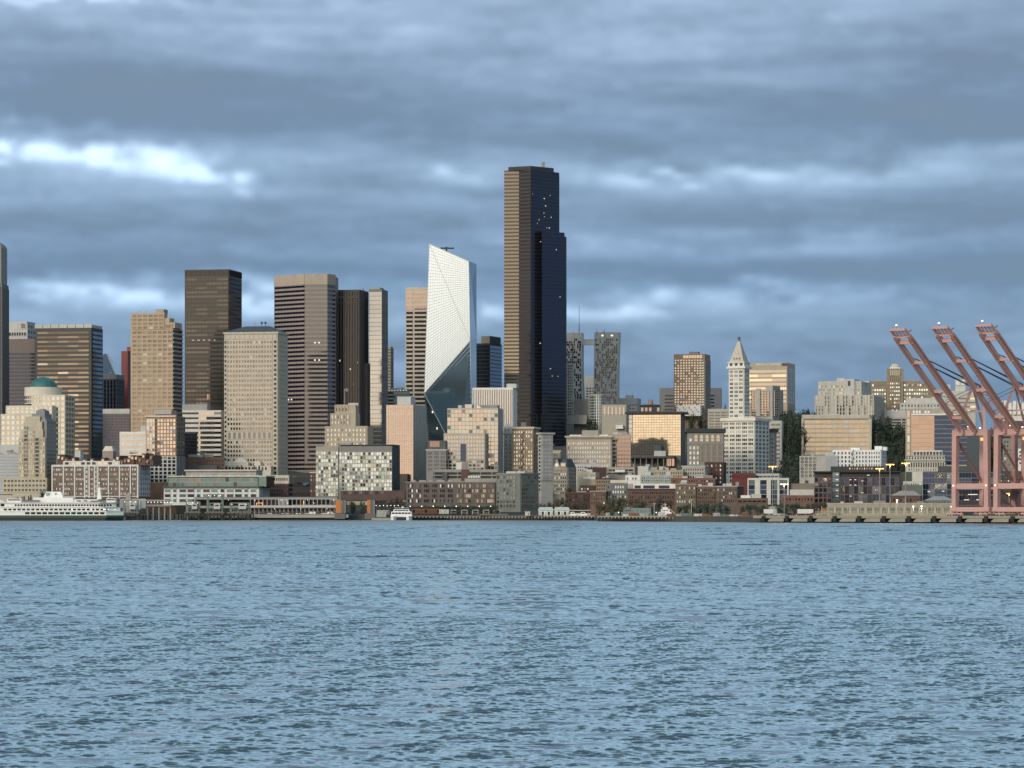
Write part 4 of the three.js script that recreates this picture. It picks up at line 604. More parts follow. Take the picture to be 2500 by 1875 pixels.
{ // amber condo
  const wl = mat(0.36, 0.22, 0.15, 0.85, 0, texBrick), b = building('apartment_tower', 'brick and white apartment tower with amber windows beside the banded white office', { px: [356, 430, 451], y: 1016, D: 2800, wall: wl });
  const gl = () => pick([[M.gGold, 0.6], [M.gCopper, 0.15], [M.gBlue, 0.1], [M.blind, 0.15]]);
  const wh = mat(0.6, 0.54, 0.47);
  punched(b, 'm', { xs: [0.02, 0.3], ys: [1022, 1112], c: 3, r: 10, fw: 0.74, fh: 0.74, glass: gl, lip: 0.35, wall: wh, part: 'balcony_frame', tilt: 0.03 }); punched(b, 'm', { xs: [0.31, 0.36], ys: [1022, 1112], c: 1, r: 10, fw: 0.9, fh: 0.8, glass: M.gDark }); punched(b, 'm', { xs: [0.37, 0.99], ys: [1022, 1112], c: 6, r: 10, fw: 0.76, fh: 0.72, glass: gl, lip: 0.35, tilt: 0.03 });
  b.block('white_band', wh, 356, 430, 1014, 1018, b.d / 2 - 0.02, b.d / 2 + 1.2);
  punched(b, 'm', { xs: [0.0, 1], ys: [1113, 1178], c: 7, r: 7, fw: 0.7, fh: 0.72, glass: () => pick([[M.gTeal, 0.6], [M.gMid, 0.4]]), wall: M.lightGrey, part: 'lower_frame', lip: 0.5 });
  punched(b, 's', { ys: [1018, 1112], c: 5, r: 10, fw: 0.85, fh: 0.85, glass: M.gBlue, wall: M.darkGrey, part: 'side_frame' }); strips(b, 's', { ys: [1113, 1170], n: 6, fw: 0.6, glass: M.gNavy, wall: M.grey, part: 'side_frame' });
  b.block('penthouse', mat(0.4, 0.38, 0.35), 371, 413, 1000, 1017, -8, 6); b.block('penthouse_roof', M.brick, 376, 430, 1011, 1016, -6, 9); b.done();
}
{ const b = building('office_building', 'bright white office with four golden window bands behind the brick rooftops', { px: [292, 357, 357], y: 1054, D: 2860, a: 6, dep: 22, wall: M.white }); ribbons(b, 'm', { xs: [0.06, 1], ys: [1057, 1112], n: 4, fh: 0.42, glass: M.gGold, lip: 0.3, mull: 14, mullW: 0.1, tilt: 0.02, cuts: 3 }); b.block('rooftop_unit', M.lightGrey, 340, 356, 1040, 1055, -5, 4); b.done(); }
{ const b = building('office_building', 'dark brown office with pale blank cap and small square windows', { px: [251, 317, 320], y: 999.5, D: 3010, a: 7, wall: M.brown }); punched(b, 'm', { ys: [1012, 1110], c: 18, r: 14, fw: 0.6, fh: 0.66, glass: M.gNavy }); b.block('cap', M.lightGrey, 251, 317, 998, 1010, -b.d / 2, b.d / 2 + 0.5); b.done(); }
{ // banded white office
  const wl = mat(0.6, 0.58, 0.54), b = building('office_building', 'white banded office mirroring golden light, below the black bronze tower', { px: [445, 540, 548], y: 1001.5, D: 2900, a: 9, wall: wl });
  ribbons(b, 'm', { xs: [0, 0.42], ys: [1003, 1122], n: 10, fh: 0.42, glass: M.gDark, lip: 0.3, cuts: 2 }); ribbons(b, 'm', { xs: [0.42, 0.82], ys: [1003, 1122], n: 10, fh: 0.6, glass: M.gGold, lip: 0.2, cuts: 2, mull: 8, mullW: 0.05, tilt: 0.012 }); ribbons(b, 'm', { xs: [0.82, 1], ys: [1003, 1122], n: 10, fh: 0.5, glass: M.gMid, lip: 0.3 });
  b.block('mechanical_penthouse', M.grey, 444, 505, 987, 1002, -8, 5); for (const x of [477, 485, 488]) mast(b, x, 978, 988); b.done();
}
{ const b = building('office_building', 'dark blue glass mid-rise beside the white banded office', { px: [451, 479, 482], y: 1056, D: 2860, a: 8, wall: M.charcoal }); ribbons(b, 'm', { ys: [1058, 1118], n: 7, fh: 0.8, glass: M.gBlue, lip: 0.2, mull: 5 }); b.done(); }
{ const b = building('brick_building', 'brown brick low-rise below the banded white office', { px: [454, 547, 547], y: 1116, D: 2840, dep: 24, wall: M.brickBrown }); punched(b, 'm', { ys: [1120, 1150], c: 12, r: 3, fw: 0.5, fh: 0.55, glass: M.gDark }); b.block('lower_wing', M.darkGrey, 456, 530, 1136, 1160, b.d / 2, b.d / 2 + 8); rooftop(b, 4, 41); b.done(); }
{ // waterfront two-tier terminal office
  const wh = mat(0.64, 0.66, 0.66), b = building('waterfront_building', 'white waterfront office with wide dark windows and stepped glass upper floors', { px: [400, 632, 658], y: 1190, D: 2735, wall: wh, base: 1232 });
  const seq = [[402, 417], [423, 431], [438, 455], [458, 475], [481, 490], [496, 513], [516, 532], [539, 548], [554, 571], [574, 591], [597, 606], [612, 626]];
  for (const [a, c] of seq) punched(b, 'm', { xs: [b.fx(a), b.fx(c)], ys: [1192, 1228], c: 1, r: 3, fw: 0.94, fh: 0.62, glass: () => pick([[M.gDark, 0.6], [M.gTeal, 0.4]]), lip: 0.4 });
  strips(b, 's', { xs: [0.04, 0.96], ys: [1193, 1212], n: 9, fw: 0.6, glass: M.gDark, lip: 0.4 }); b.block('eave', M.darkGrey, 399, 634, 1187, 1190.5, -b.d / 2, b.d / 2 + 2);
  b.block('glass_floor_core', M.darkGrey, 410, 626, 1163, 1188, -b.d / 2 + 3, b.d / 2 - 4); b.faces.g = { o: [(b.ux(408) + b.ux(626)) / 2, 0, b.d / 2 - 4], ux: 1, uz: 0, nx: 0, nz: 1, L: b.ux(626) - b.ux(408), ry: 0 };
  punched(b, 'g', { ys: [1165, 1188], c: 22, r: 2, fw: 0.92, fh: 0.86, glass: () => pick([[M.gTeal, 0.75], [M.gMid, 0.2], [M.gDark, 0.05]]), wall: M.grey, part: 'glass_floor_frame', lip: 0.25, tilt: 0.006 });
  b.block('eave', M.lightGrey, 406, 648, 1161, 1164, -b.d / 2 + 2, b.d / 2 - 2); b.block('glass_box', M.gTeal, 626.5, 646, 1164, 1188, -b.d / 2 + 3, b.d / 2 - 5); b.block('upper_deck', M.grey, 446, 618, 1149, 1162, -b.d / 2 + 4, b.d / 2 - 9); b.block('eave', M.beige, 444, 620, 1146, 1149.5, -b.d / 2 + 4, b.d / 2 - 7);
  for (let i = 0; i < 10; i++) piece('roof_light', unit, M.litWarm, b.g, b.ux(420 + i * 23), b.vy(1160), b.d / 2 - 3, 0.6, 0.5, 0.4); b.done();
}
{ const b = building('brick_building', 'maroon brick block with cream crenellated top beside the waterfront office', { px: [657, 704, 707], y: 1160, D: 2790, a: 6, wall: mat(0.14, 0.085, 0.08, 0.9, 0, texBrick) }); b.block('crown', M.cream, 657, 705, 1160, 1181, -b.d / 2, b.d / 2 + 0.5); for (let i = 0; i < 9; i++) piece('window', unit, M.gDark, b.g, b.ux(661 + i * 5), b.vy(1170), b.d / 2 + 0.55, 0.9, 2.4, 0.2); punched(b, 'm', { ys: [1183, 1212], c: 8, r: 3, fw: 0.4, fh: 0.5, glass: M.gDark }); b.done(); }
{ const b = building('glass_pavilion', 'dark plaza building with sloped glass roof at the banded tower base', { px: [706, 760, 760], y: 1165, D: 2860, dep: 20, wall: M.charcoal }); b.mb('glass_roof', glass(0.2, 0.24, 0.26, 0.8, 0.1)).quad([b.ux(712), b.vy(1163), 4], [b.ux(722), b.vy(1178), 12], [b.ux(740), b.vy(1178), 12], [b.ux(722), b.vy(1163), 4]).quad([b.ux(735), b.vy(1178), 11], [b.ux(744), b.vy(1186), 14], [b.ux(756), b.vy(1179), 12], [b.ux(748), b.vy(1176), 9]); ribbons(b, 'm', { ys: [1180, 1212], n: 3, fh: 0.7, glass: M.gDark, mull: 6 }); b.done(); }
{ const b = building('brick_building', 'narrow red brick building squeezed beside the curtained glass apartments', { px: [757, 773, 773], y: 1154, D: 2800, dep: 16, wall: M.brick }); punched(b, 'm', { ys: [1158, 1212], c: 3, r: 6, fw: 0.4, fh: 0.5, glass: () => pick([[M.gMid, 0.7], [M.curtain, 0.3]]) }); cornice(b, 1152, 1155, 0.5, M.cream); b.done(); }
{ // curtained glass apartments
  const wl = mat(0.2, 0.2, 0.19), b = building('apartment_building', 'green-grey glass apartment block with a patchwork of white curtains', { px: [771.6, 957, 976], y: 1089, D: 2745, a: 10, wall: wl, base: 1222 });
  const gl = (i, j) => pick([[M.curtain, 0.26], [M.gGreen, 0.38], [M.gPale, 0.12], [M.gMid, 0.1], [M.gDark, 0.14]]);
  const fr = mat(0.36, 0.38, 0.36);
  punched(b, 'm', { xs: [0, 0.295], ys: [1101, 1212], c: 9, r: 12, fw: 0.8, fh: 0.74, glass: gl, lip: 0.25, wall: fr, part: 'facade_frame', z: 0.6, tilt: 0.02 }); punched(b, 'm', { xs: [0.305, 1], ys: [1103, 1198], c: 20, r: 10, fw: 0.8, fh: 0.74, glass: gl, lip: 0.25, wall: fr, part: 'facade_frame', tilt: 0.02 });
  b.block('top_band', mat(0.34, 0.30, 0.26), 771.6, 826, 1089, 1101, b.d / 2, b.d / 2 + 0.7); b.block('roof_terrace', M.charcoal, 830, 957, 1086, 1098, -b.d / 2, b.d / 2 - 2); for (let i = 0; i < 16; i++) piece('terrace_post', unit, pick([[M.litWarm, 0.3], [M.lightGrey, 0.7]]), b.g, b.ux(841 + i * 6), b.vy(1094), b.d / 2 - 1.9, 0.7, 2, 0.3);
  b.block('eave', M.slate, 826, 958, 1085, 1087, -b.d / 2, b.d / 2 - 1); joints(b, 's', [1092, 1195], 3, mat(0.05, 0.055, 0.06));
  b.block('brick_podium', mat(0.11, 0.075, 0.07, 0.9, 0, texBrick), 834, 990, 1198, 1222, b.d / 2, b.d / 2 + 3); for (let i = 0; i < 8; i++) piece('podium_window', unit, i % 2 ? M.gMid : M.gDark, b.g, b.ux(844 + i * 13), b.vy(1203), b.d / 2 + 3.1, 2.6, 2.6, 0.2);
  b.block('rooftop_unit', M.grey, 819, 849, 1080, 1090, -6, 2); b.done();
}
{ // garage
  const b = building('parking_garage', 'concrete parking garage with two dark open decks and brick stair tower', { px: [1058, 1214, 1214], y: 1147, D: 2830, dep: 30, wall: M.charcoal }); const c = M.concrete;
  for (const [a, e] of [[1146, 1153], [1159, 1162], [1168, 1180]]) b.block('parapet', c, 1058, 1214, a, e, b.d / 2, b.d / 2 + 0.6); for (let x = 1060; x < 1214; x += 28) b.block('column', c, x, x + 2, 1148, 1180, b.d / 2 - 0.2, b.d / 2 + 0.4);
  b.block('stair_tower', M.brick, 1126, 1144, 1146, 1172, b.d / 2 - 2, b.d / 2 + 2); b.block('stair_cap', M.taupe, 1127, 1143, 1129, 1146, b.d / 2 - 2, b.d / 2 + 1.8); b.block('white_box', M.white, 1114, 1127, 1129, 1146.5, b.d / 2 - 6, b.d / 2 - 1); b.block('lift_tower', M.concreteDark, 1080, 1092, 1155, 1178, b.d / 2, b.d / 2 + 3); b.done();
}
{ // long brown loft; amber glass at one end paints in orange reflections
  const wl = mat(0.145, 0.125, 0.115, 0.85, 0, texBrick), b = building('loft_building', 'long dark brown loft building, amber reflections painted into one end of its windows', { px: [991, 1209, 1211], y: 1177, D: 2735, a: 1, wall: wl, base: 1236 });
  for (let i = 0; i < 6; i++) punched(b, 'm', { xs: [b.fx(996 + i * 19.4), b.fx(1008.5 + i * 19.4)], ys: [1180, 1229], c: 3, r: 4, fw: 0.8, fh: 0.62, glass: () => pick([[M.gDark, 0.5], [M.gMid, 0.3], [M.curtain, 0.2]]), lip: 0.3 });
  for (let i = 0; i < 5; i++) punched(b, 'm', { xs: [b.fx(1115 + i * 18.6), b.fx(1131 + i * 18.6)], ys: [1180, 1229], c: 4, r: 4, fw: 0.86, fh: 0.66, glass: () => pick([[M.gGold, 0.6], [M.gCopper, 0.25], [M.gMid, 0.15]]), lip: 0.3, tilt: 0.03 });
  cornice(b, 1176, 1178, 0.4, M.taupe); b.block('rooftop_unit', M.grey, 1133, 1173, 1168, 1178, -8, 3); for (let i = 0; i < 5; i++) piece('dish_antenna', new THREE.SphereGeometry(1, 8, 6), M.white, b.g, b.ux(1144 + i * 6), b.vy(1164), 1, 1, 1, 0.5); for (const [x, w] of [[1001, 12], [1022, 16], [1046, 10], [1064, 20], [1092, 12]]) b.block('rooftop_unit', M.concrete, x, x + w, 1172, 1178, -6, 4); b.done();
}
{ // green-grey corner block
  const wl = mat(0.17, 0.185, 0.17), b = building('loft_building', 'green-grey corner warehouse with pale square windows on both street fronts', { px: [1211.7, 1270.6, 1315], y: 1156, D: 2715, a: 38, wall: wl, maxDep: 60, base: 1249 });
  punched(b, 'm', { xs: [0.02, 0.8], ys: [1160, 1240], c: 6, r: 8, fw: 0.62, fh: 0.64, glass: () => pick([[M.gGreen, 0.45], [M.gPale, 0.25], [M.gDark, 0.15], [M.gTeal, 0.15]]), lip: 0.3, bars: 2 });
  punched(b, 's', { xs: [0.06, 0.98], ys: [1160, 1240], c: 8, r: 8, fw: 0.66, fh: 0.64, glass: () => pick([[M.gGreen, 0.45], [M.gPale, 0.25], [M.gDark, 0.15], [M.gTeal, 0.15]]), lip: 0.3, bars: 2, part: 'side_frame' });
  cornice(b, 1155, 1157.5, 0.4, M.midGrey); for (const [x, w] of [[1217, 26], [1240, 22]]) b.block('rooftop_unit', M.roofLight, x, x + w, 1150, 1156.5, -8, 2); b.done();
}

// ---------------------------------------------------------------- the old quarter and the hill
{ // stone block with gable
  const wl = mat(0.3, 0.275, 0.235), b = building('stone_building', 'grey stone building with steep gable and blue slate roof', { px: [1351, 1385, 1407], y: 1141, D: 2760, a: 24, wall: wl });
  punched(b, 'm', { xs: [0.05, 0.95], ys: [1144, 1208], c: 6, r: 7, fw: 0.5, fh: 0.5, glass: () => pick([[M.gMid, 0.6], [M.curtain, 0.4]]) }); punched(b, 's', { xs: [0.08, 0.92], ys: [1144, 1200], c: 4, r: 6, fw: 0.5, fh: 0.5, glass: M.gMid });
  const x0 = -b.W / 2, x1 = 0.1, zf = b.d / 2, t = b.vy(1119), e = b.h; b.mb('gable', wl).tri([x0, e, zf], [x1, e, zf], [(x0 + x1) / 2, t, zf]); b.mb('slate_roof', M.slate).quad([x0, e, zf], [(x0 + x1) / 2, t, zf], [(x0 + x1) / 2, t, -zf], [x0, e, -zf]).quad([(x0 + x1) / 2, t, zf], [x1, e, zf], [x1, e, -zf], [(x0 + x1) / 2, t, -zf]).pyramid(x1 - 2, b.W / 2, -zf, zf, e - 0.1, b.vy(1120), x1, b.W / 2 - 3, -zf + 3, zf - 5);
  for (const x of [-0.3, -0.2]) piece('window', unit, M.curtain, b.g, x * b.W, b.vy(1135), zf + 0.1, 1.4, 2.6, 0.2); piece('dormer', unit, wl, b.g, b.W * 0.22, b.vy(1135), zf - 1, 5, 4, 3); piece('dormer_window', unit, M.gGold, b.g, b.W * 0.22, b.vy(1135), zf + 0.55, 3.6, 2.4, 0.2); b.done();
}
{ // beige hotel-like block
  const wl = mat(0.45, 0.395, 0.32), b = building('stone_building', 'wide beige stone office with paired bright windows and bracketed cornice', { px: [1383, 1493, 1496], y: 1066, D: 2990, a: 5, wall: wl });
  punched(b, 'm', { xs: [0.02, 0.98], ys: [1077, 1142], c: 18, r: 6, fw: 0.52, fh: 0.56, glass: () => pick([[M.curtain, 0.55], [M.gPale, 0.25], [M.gGold, 0.2]]), lip: 0.4, tilt: 0.02 });
  cornice(b, 1064, 1068, 1.5, mat(0.5, 0.45, 0.38)); for (let i = 0; i < 26; i++) piece('bracket', unit, wl, b.g, lerp(-b.W / 2 + 1, b.W / 2 - 1, i / 25), b.vy(1070), b.d / 2 + 0.5, 0.6, 1, 1); b.block('penthouse', M.stone, 1420, 1460, 1050, 1066, -8, 5); for (const [x, w] of [[1390, 20], [1411, 8], [1462, 22]]) b.block('rooftop_unit', M.white, x, x + w, 1061, 1066, 0, 6); b.done();
}
{ const b = building('office_building', 'pinkish glass office beside the beige stone office', { px: [1495, 1540, 1541], y: 1060, D: 3050, a: 4, wall: mat(0.38, 0.33, 0.3) }); ribbons(b, 'm', { ys: [1062, 1140], n: 8, fh: 0.75, glass: M.gCopper, lip: 0.25, mull: 6, cuts: 2 }); rooftop(b, 3, 52); b.done(); }
{ // golden glass block
  const b = building('glass_building', 'wide glass hall block glowing gold with dark overhanging roof', { px: [1535, 1662, 1664], y: 1011, D: 3160, a: 11, wall: mat(0.16, 0.14, 0.12), dep: 30 });
  punched(b, 'm', { xs: [0.08, 1], ys: [1012, 1112], c: 18, r: 16, fw: 0.93, fh: 0.86, glass: (i, j) => pick([[glass(0.42, 0.37, 0.29), 0.6], [glass(0.38, 0.335, 0.265), 0.4]]), lip: 0.14, tilt: 0.003 });
  punched(b, 'm', { xs: [0, 0.075], ys: [1012, 1112], c: 1, r: 9, fw: 0.9, fh: 0.9, glass: M.gSilver, lip: 0.2 });
  cornice(b, 1005, 1010, 3.2, M.charcoal); b.block('canopy', M.slate, 1535, 1650, 1114, 1119, b.d / 2, b.d / 2 + 14); for (let i = 0; i < 8; i++) b.block('canopy_post', M.midGrey, 1540 + i * 14, 1541.6 + i * 14, 1119, 1140, b.d / 2 + 12, b.d / 2 + 12.8); b.block('lobby', M.gCopper, 1612, 1648, 1120, 1138, b.d / 2, b.d / 2 + 5);
  b.mb('entrance_drum', M.lightGrey).box(b.ux(1600), b.ux(1628), b.vy(1114), b.vy(1101), b.d / 2 + 1, b.d / 2 + 8); b.mb('entrance_drum', M.slate).pyramid(b.ux(1596), b.ux(1618), b.d / 2 + 1, b.d / 2 + 7, b.vy(1101), b.vy(1086), b.ux(1602), b.ux(1616), b.d / 2 + 2, b.d / 2 + 6); b.done();
}
{ const b = building('stone_building', 'pale limestone block with six tall amber slots near its top', { px: [1468.5, 1529, 1537], y: 988, D: 3230, a: 11, wall: mat(0.4, 0.365, 0.31) }); strips(b, 'm', { xs: [0.04, 0.97], ys: [993, 1012], n: 6, fw: 0.36, glass: M.gGold, lip: 0.6 }); joints(b, 'm', [1014, 1050], 8, mat(0.4, 0.365, 0.31)); b.block('rooftop_unit', M.white, 1505, 1523, 1038, 1047, b.d / 2, b.d / 2 + 5); b.done(); }
{ const b = building('office_building', 'grey block with blank wall below the twin towers', { px: [1400, 1438, 1440], y: 974, D: 3400, a: 4, wall: M.midGrey }); joints(b, 'm', [976, 1030], 6, M.midGrey); b.block('low_wall', M.grey, 1383, 1434, 1014, 1036, b.d / 2, b.d / 2 + 10); b.done(); }
{ const D = 3380, g = thing('glass_building', 'rounded glass stair tower building with a shiny streak painted as white mullions', 'building', wx(1458, D), groundAt(D) - 0.4, -D); const h = wy(965, D) - g.position.y, R = 8.7; piece('drum', new THREE.CylinderGeometry(R, R, h, 36), M.gTeal, g, 0, h / 2, 0, 1, 1, 1); for (let k = 0; k < 10; k++) piece('floor_ring', new THREE.CylinderGeometry(R + 0.2, R + 0.2, 0.5, 36), M.lightGrey, g, 0, h - 1 - k * 2.9, 0, 1, 1, 1); for (let i = 0; i < 14; i++) { const t = -1.3 + i * 0.2; piece('mullion', unit, i > 5 && i < 9 ? M.white : M.lightGrey, g, Math.sin(t) * (R + 0.3), h / 2, Math.cos(t) * (R + 0.3), i > 5 && i < 9 ? 0.8 : 0.25, h, 0.3, t); } piece('roof_slab', new THREE.CylinderGeometry(R + 1, R + 1, 0.8, 36), M.lightGrey, g, 0, h + 0.3, 0, 1, 1, 1); }  // middle mullions are wider and white, painting in a shiny streak
// twin towers with a bridge
for (const [x0, x1, t, seed, lab] of [[1366, 1425.5, 812, 4, 'grey twin tower with rooftop antenna mast, partly behind the black skyscraper'], [1451, 1516, 811, 8, 'grey twin tower with two bright roof lights and scattered narrow windows']]) {
  const wl = mat(0.52, 0.52, 0.50), D = 3520, b = building('apartment_tower', lab, { px: [x0, x1 - 4, x1], y: t, D, a: 7, wall: wl, noCore: true, group: 'grey twin towers' }), r = rngOf(seed), z = b.d / 2;
  // pinched waist: the sides lean in and out by storey
  const waist = (v) => { const q = (b.vy(812) - v) / (b.vy(812) - b.vy(985)), lean = seed === 4 ? 2.6 : -3.5; return [seed === 4 ? -b.W / 2 : -b.W / 2 - b.m(2.6) * q, b.W / 2 + b.m(lean) * q - b.m(1.4) * Math.sin(Math.PI * Math.min(1, Math.max(0, q)))]; };
  const sk = b.mb('wall', wl), nl = 10; for (let k = 0; k < nl; k++) { const v0 = k ? lerp(b.vy(985), b.h, (k - 1) / (nl - 1)) : 0, v1 = lerp(b.vy(985), b.h, k / (nl - 1)), p0 = waist(v0), p1 = waist(v1); if (v1 > v0) sk.pyramid(p0[0], p0[1], -z, z, v0, v1, p1[0], p1[1], -z, z); }
  const c = 11, rows = 26; for (let i = 0; i < c; i++) for (let j = 0; j < rows; j++) { if (r() < 0.34) continue; const v = lerp(b.vy(986), b.vy(826), (j + 0.5) / rows), [e0, e1] = waist(v), u = lerp(e0 + 1.2, e1 - 1.2, (i + 0.3 + r() * 0.4) / c); piece('window', unit, pick([[M.gDark, 0.62], [M.gBlack, 0.36], [M.gMid, 0.02]]), b.g, u, v, b.d / 2 + 0.03, b.m(2.1 + r() * 1.8), b.m(5.4), 0.3); }
  const pn = b.mb('facade_panel', mat(0.54, 0.54, 0.51)); for (let k = 0; k < 60; k++) { const u = lerp(-b.W / 2 + 1, b.W / 2 - 1, r()), v = lerp(b.vy(990), b.vy(815), r()); pn.box(u - 0.4, u + 0.4, v, v + 4 + r() * 8, b.d / 2, b.d / 2 + 0.12); }
  if (seed === 4) { mast(b, 1412, 744, 812, 0.5); mast(b, 1412, 790, 812, 1.1); } else for (const x of [1471, 1494]) piece('roof_light', unit, M.litWhite, b.g, b.ux(x), b.vy(819), b.d / 2 + 0.4, 2.2, 1.6, 0.4);
  b.done();
}
{ const D = 3525, g = thing('skybridge', 'white glazed skybridge linking the grey twin towers', 'bridge', wx(1438, D), wy(842, D), -D - 6, -0.12), L = (1453 - 1423) / F * D, h = 13 / F * D; piece('deck', unit, M.white, g, 0, 0.4, 3, L, 0.8, 8); piece('roof', unit, M.white, g, 0, h, 3, L, 0.8, 8); piece('glazing', unit, M.curtain, g, 0, h / 2, 3, L, h - 1, 7); const t = new MB(); for (let i = 0; i <= 5; i++) t.box(-L / 2 + i * L / 5 - 0.2, -L / 2 + i * L / 5 + 0.2, 0.4, h, 6.6, 7); t.mesh('post', M.white, g); }  // pale curtain colour in the glazing stands in for its bright light
{ const b = building('office_building', 'white mid-rise glimpsed between the grey twin towers', { px: [1425, 1452, 1454], y: 917, D: 3640, a: 4, wall: M.lightGrey }); punched(b, 'm', { xs: [0.2, 1], ys: [945, 985], c: 3, r: 6, fw: 0.7, fh: 0.45, glass: M.gDark }); b.done(); }
{ const b = building('apartment_tower', 'narrow pale tower hard against the black skyscraper flank', { px: [1376, 1399, 1402], y: 886, D: 3440, a: 4, wall: M.lightGrey }); punched(b, 'm', { ys: [890, 1016], c: 5, r: 18, fw: 0.55, fh: 0.55, glass: () => pick([[M.gMid, 0.6], [M.gDark, 0.4]]) }); b.done(); }
{ const b = building('office_building', 'white flat-roofed block on the hill right of the limestone block'.replace('right of', 'beyond'), { px: [1508, 1556, 1565], y: 972, D: 3560, a: 12, wall: M.lightGrey }); punched(b, 'm', { ys: [985, 1010], c: 7, r: 3, fw: 0.4, fh: 0.4, glass: M.gMid }); b.block('penthouse', M.lightGrey, 1524, 1540, 964, 973, -6, 4); for (const x of [1525, 1540]) mast(b, x, 955, 972); b.done(); }
{ const b = building('house', 'dark timbered hilltop house with pink chimney-like tower and lit porch', { px: [1563, 1612, 1612], y: 991, D: 3450, dep: 14, wall: mat(0.08, 0.055, 0.05) }); punched(b, 'm', { ys: [993, 1006], c: 5, r: 1, fw: 0.6, fh: 0.7, glass: () => pick([[M.gDark, 0.5], [M.gGold, 0.5]]) }); b.mb('roof', M.charcoal).pyramid(-b.W / 2 - 1, b.W / 2 + 1, -8, 8, b.h, b.h + 1.6, -b.W / 2 + 2, b.W / 2 - 2, -5, 5); piece('tower', new THREE.CylinderGeometry(2.4, 3, 8, 12), mat(0.4, 0.22, 0.18), b.g, b.ux(1588), b.vy(985), 0, 1, 1, 1); for (const x of [1585, 1590]) mast(b, x, 974, 982, 0.5, M.charcoal); b.done(); }
{ // tan apartment tower
  const wl = mat(0.33, 0.23, 0.165, 0.85, 0, texBrick), b = building('apartment_tower', 'brown apartment tower with golden windows and pale bay of balconies', { px: [1645, 1720.7, 1734], y: 864, D: 3560, a: 14, wall: wl });
  punched(b, 'm', { xs: [0.01, 0.99], ys: [876, 1010], c: 11, r: 21, fw: 0.56, fh: 0.56, glass: () => pick([[M.gPale, 0.5], [M.gGold, 0.35], [M.gMid, 0.15]]), lip: 0.35, tilt: 0.02 }); punched(b, 'm', { xs: [0.3, 0.92], ys: [866, 875], c: 7, r: 1, fw: 0.9, fh: 0.8, glass: M.gGold });
  const bl = b.mb('balcony', M.cream); for (let j = 0; j < 21; j++) { const v = b.vy(876 + (j + 0.95) * 6.38); bl.box(b.ux(1704), b.ux(1717), v, v + 1.0, b.d / 2, b.d / 2 + 1.4); }
  punched(b, 's', { ys: [878, 1010], c: 4, r: 20, fw: 0.5, fh: 0.55, glass: M.gBlue, wall: M.midGrey, part: 'side_wall' }); b.block('mechanical_penthouse', M.midGrey, 1677, 1699, 857, 865, -6, 4);
  b.block('white_low_wing', M.white, 1657, 1715, 990, 1016, b.d / 2 + 2, b.d / 2 + 12); for (let i = 0; i < 12; i++) piece('window', unit, M.gDark, b.g, b.ux(1660 + i * 4.6), b.vy(996 + (i % 3) * 5), b.d / 2 + 12.1, 1, 1.2, 0.2); b.done();
}
for (const [x0, x1, lab] of [[1610, 1647, 'grey slab behind the golden hall block, ribbon windows at one end'], [1726, 1761, 'grey slab block between the brown tower and white pyramid tower']]) { const b = building('office_building', lab, { px: [x0, x1, x1], y: 947, D: 3750, dep: 25, a: x0 < 1700 ? 4 : 5, wall: M.midGrey }); ribbons(b, 'm', { xs: x0 < 1700 ? [0.35, 1] : [0.05, 0.5], ys: [962, 1004], n: 5, fh: 0.4, glass: M.gDark }); b.done(); }
{ const b = building('parking_garage', 'beige framed hillside garage with open decks behind the white pyramid tower', { px: [1728, 1790, 1790], y: 998, D: 3330, dep: 26, wall: mat(0.46, 0.42, 0.36) }); ribbons(b, 'm', { xs: [0.03, 1], ys: [1004, 1046], n: 6, fh: 0.55, glass: M.blindDark, lip: 0.6, mull: 4, mullW: 0.5, mullOut: 0.1 }); b.done(); }
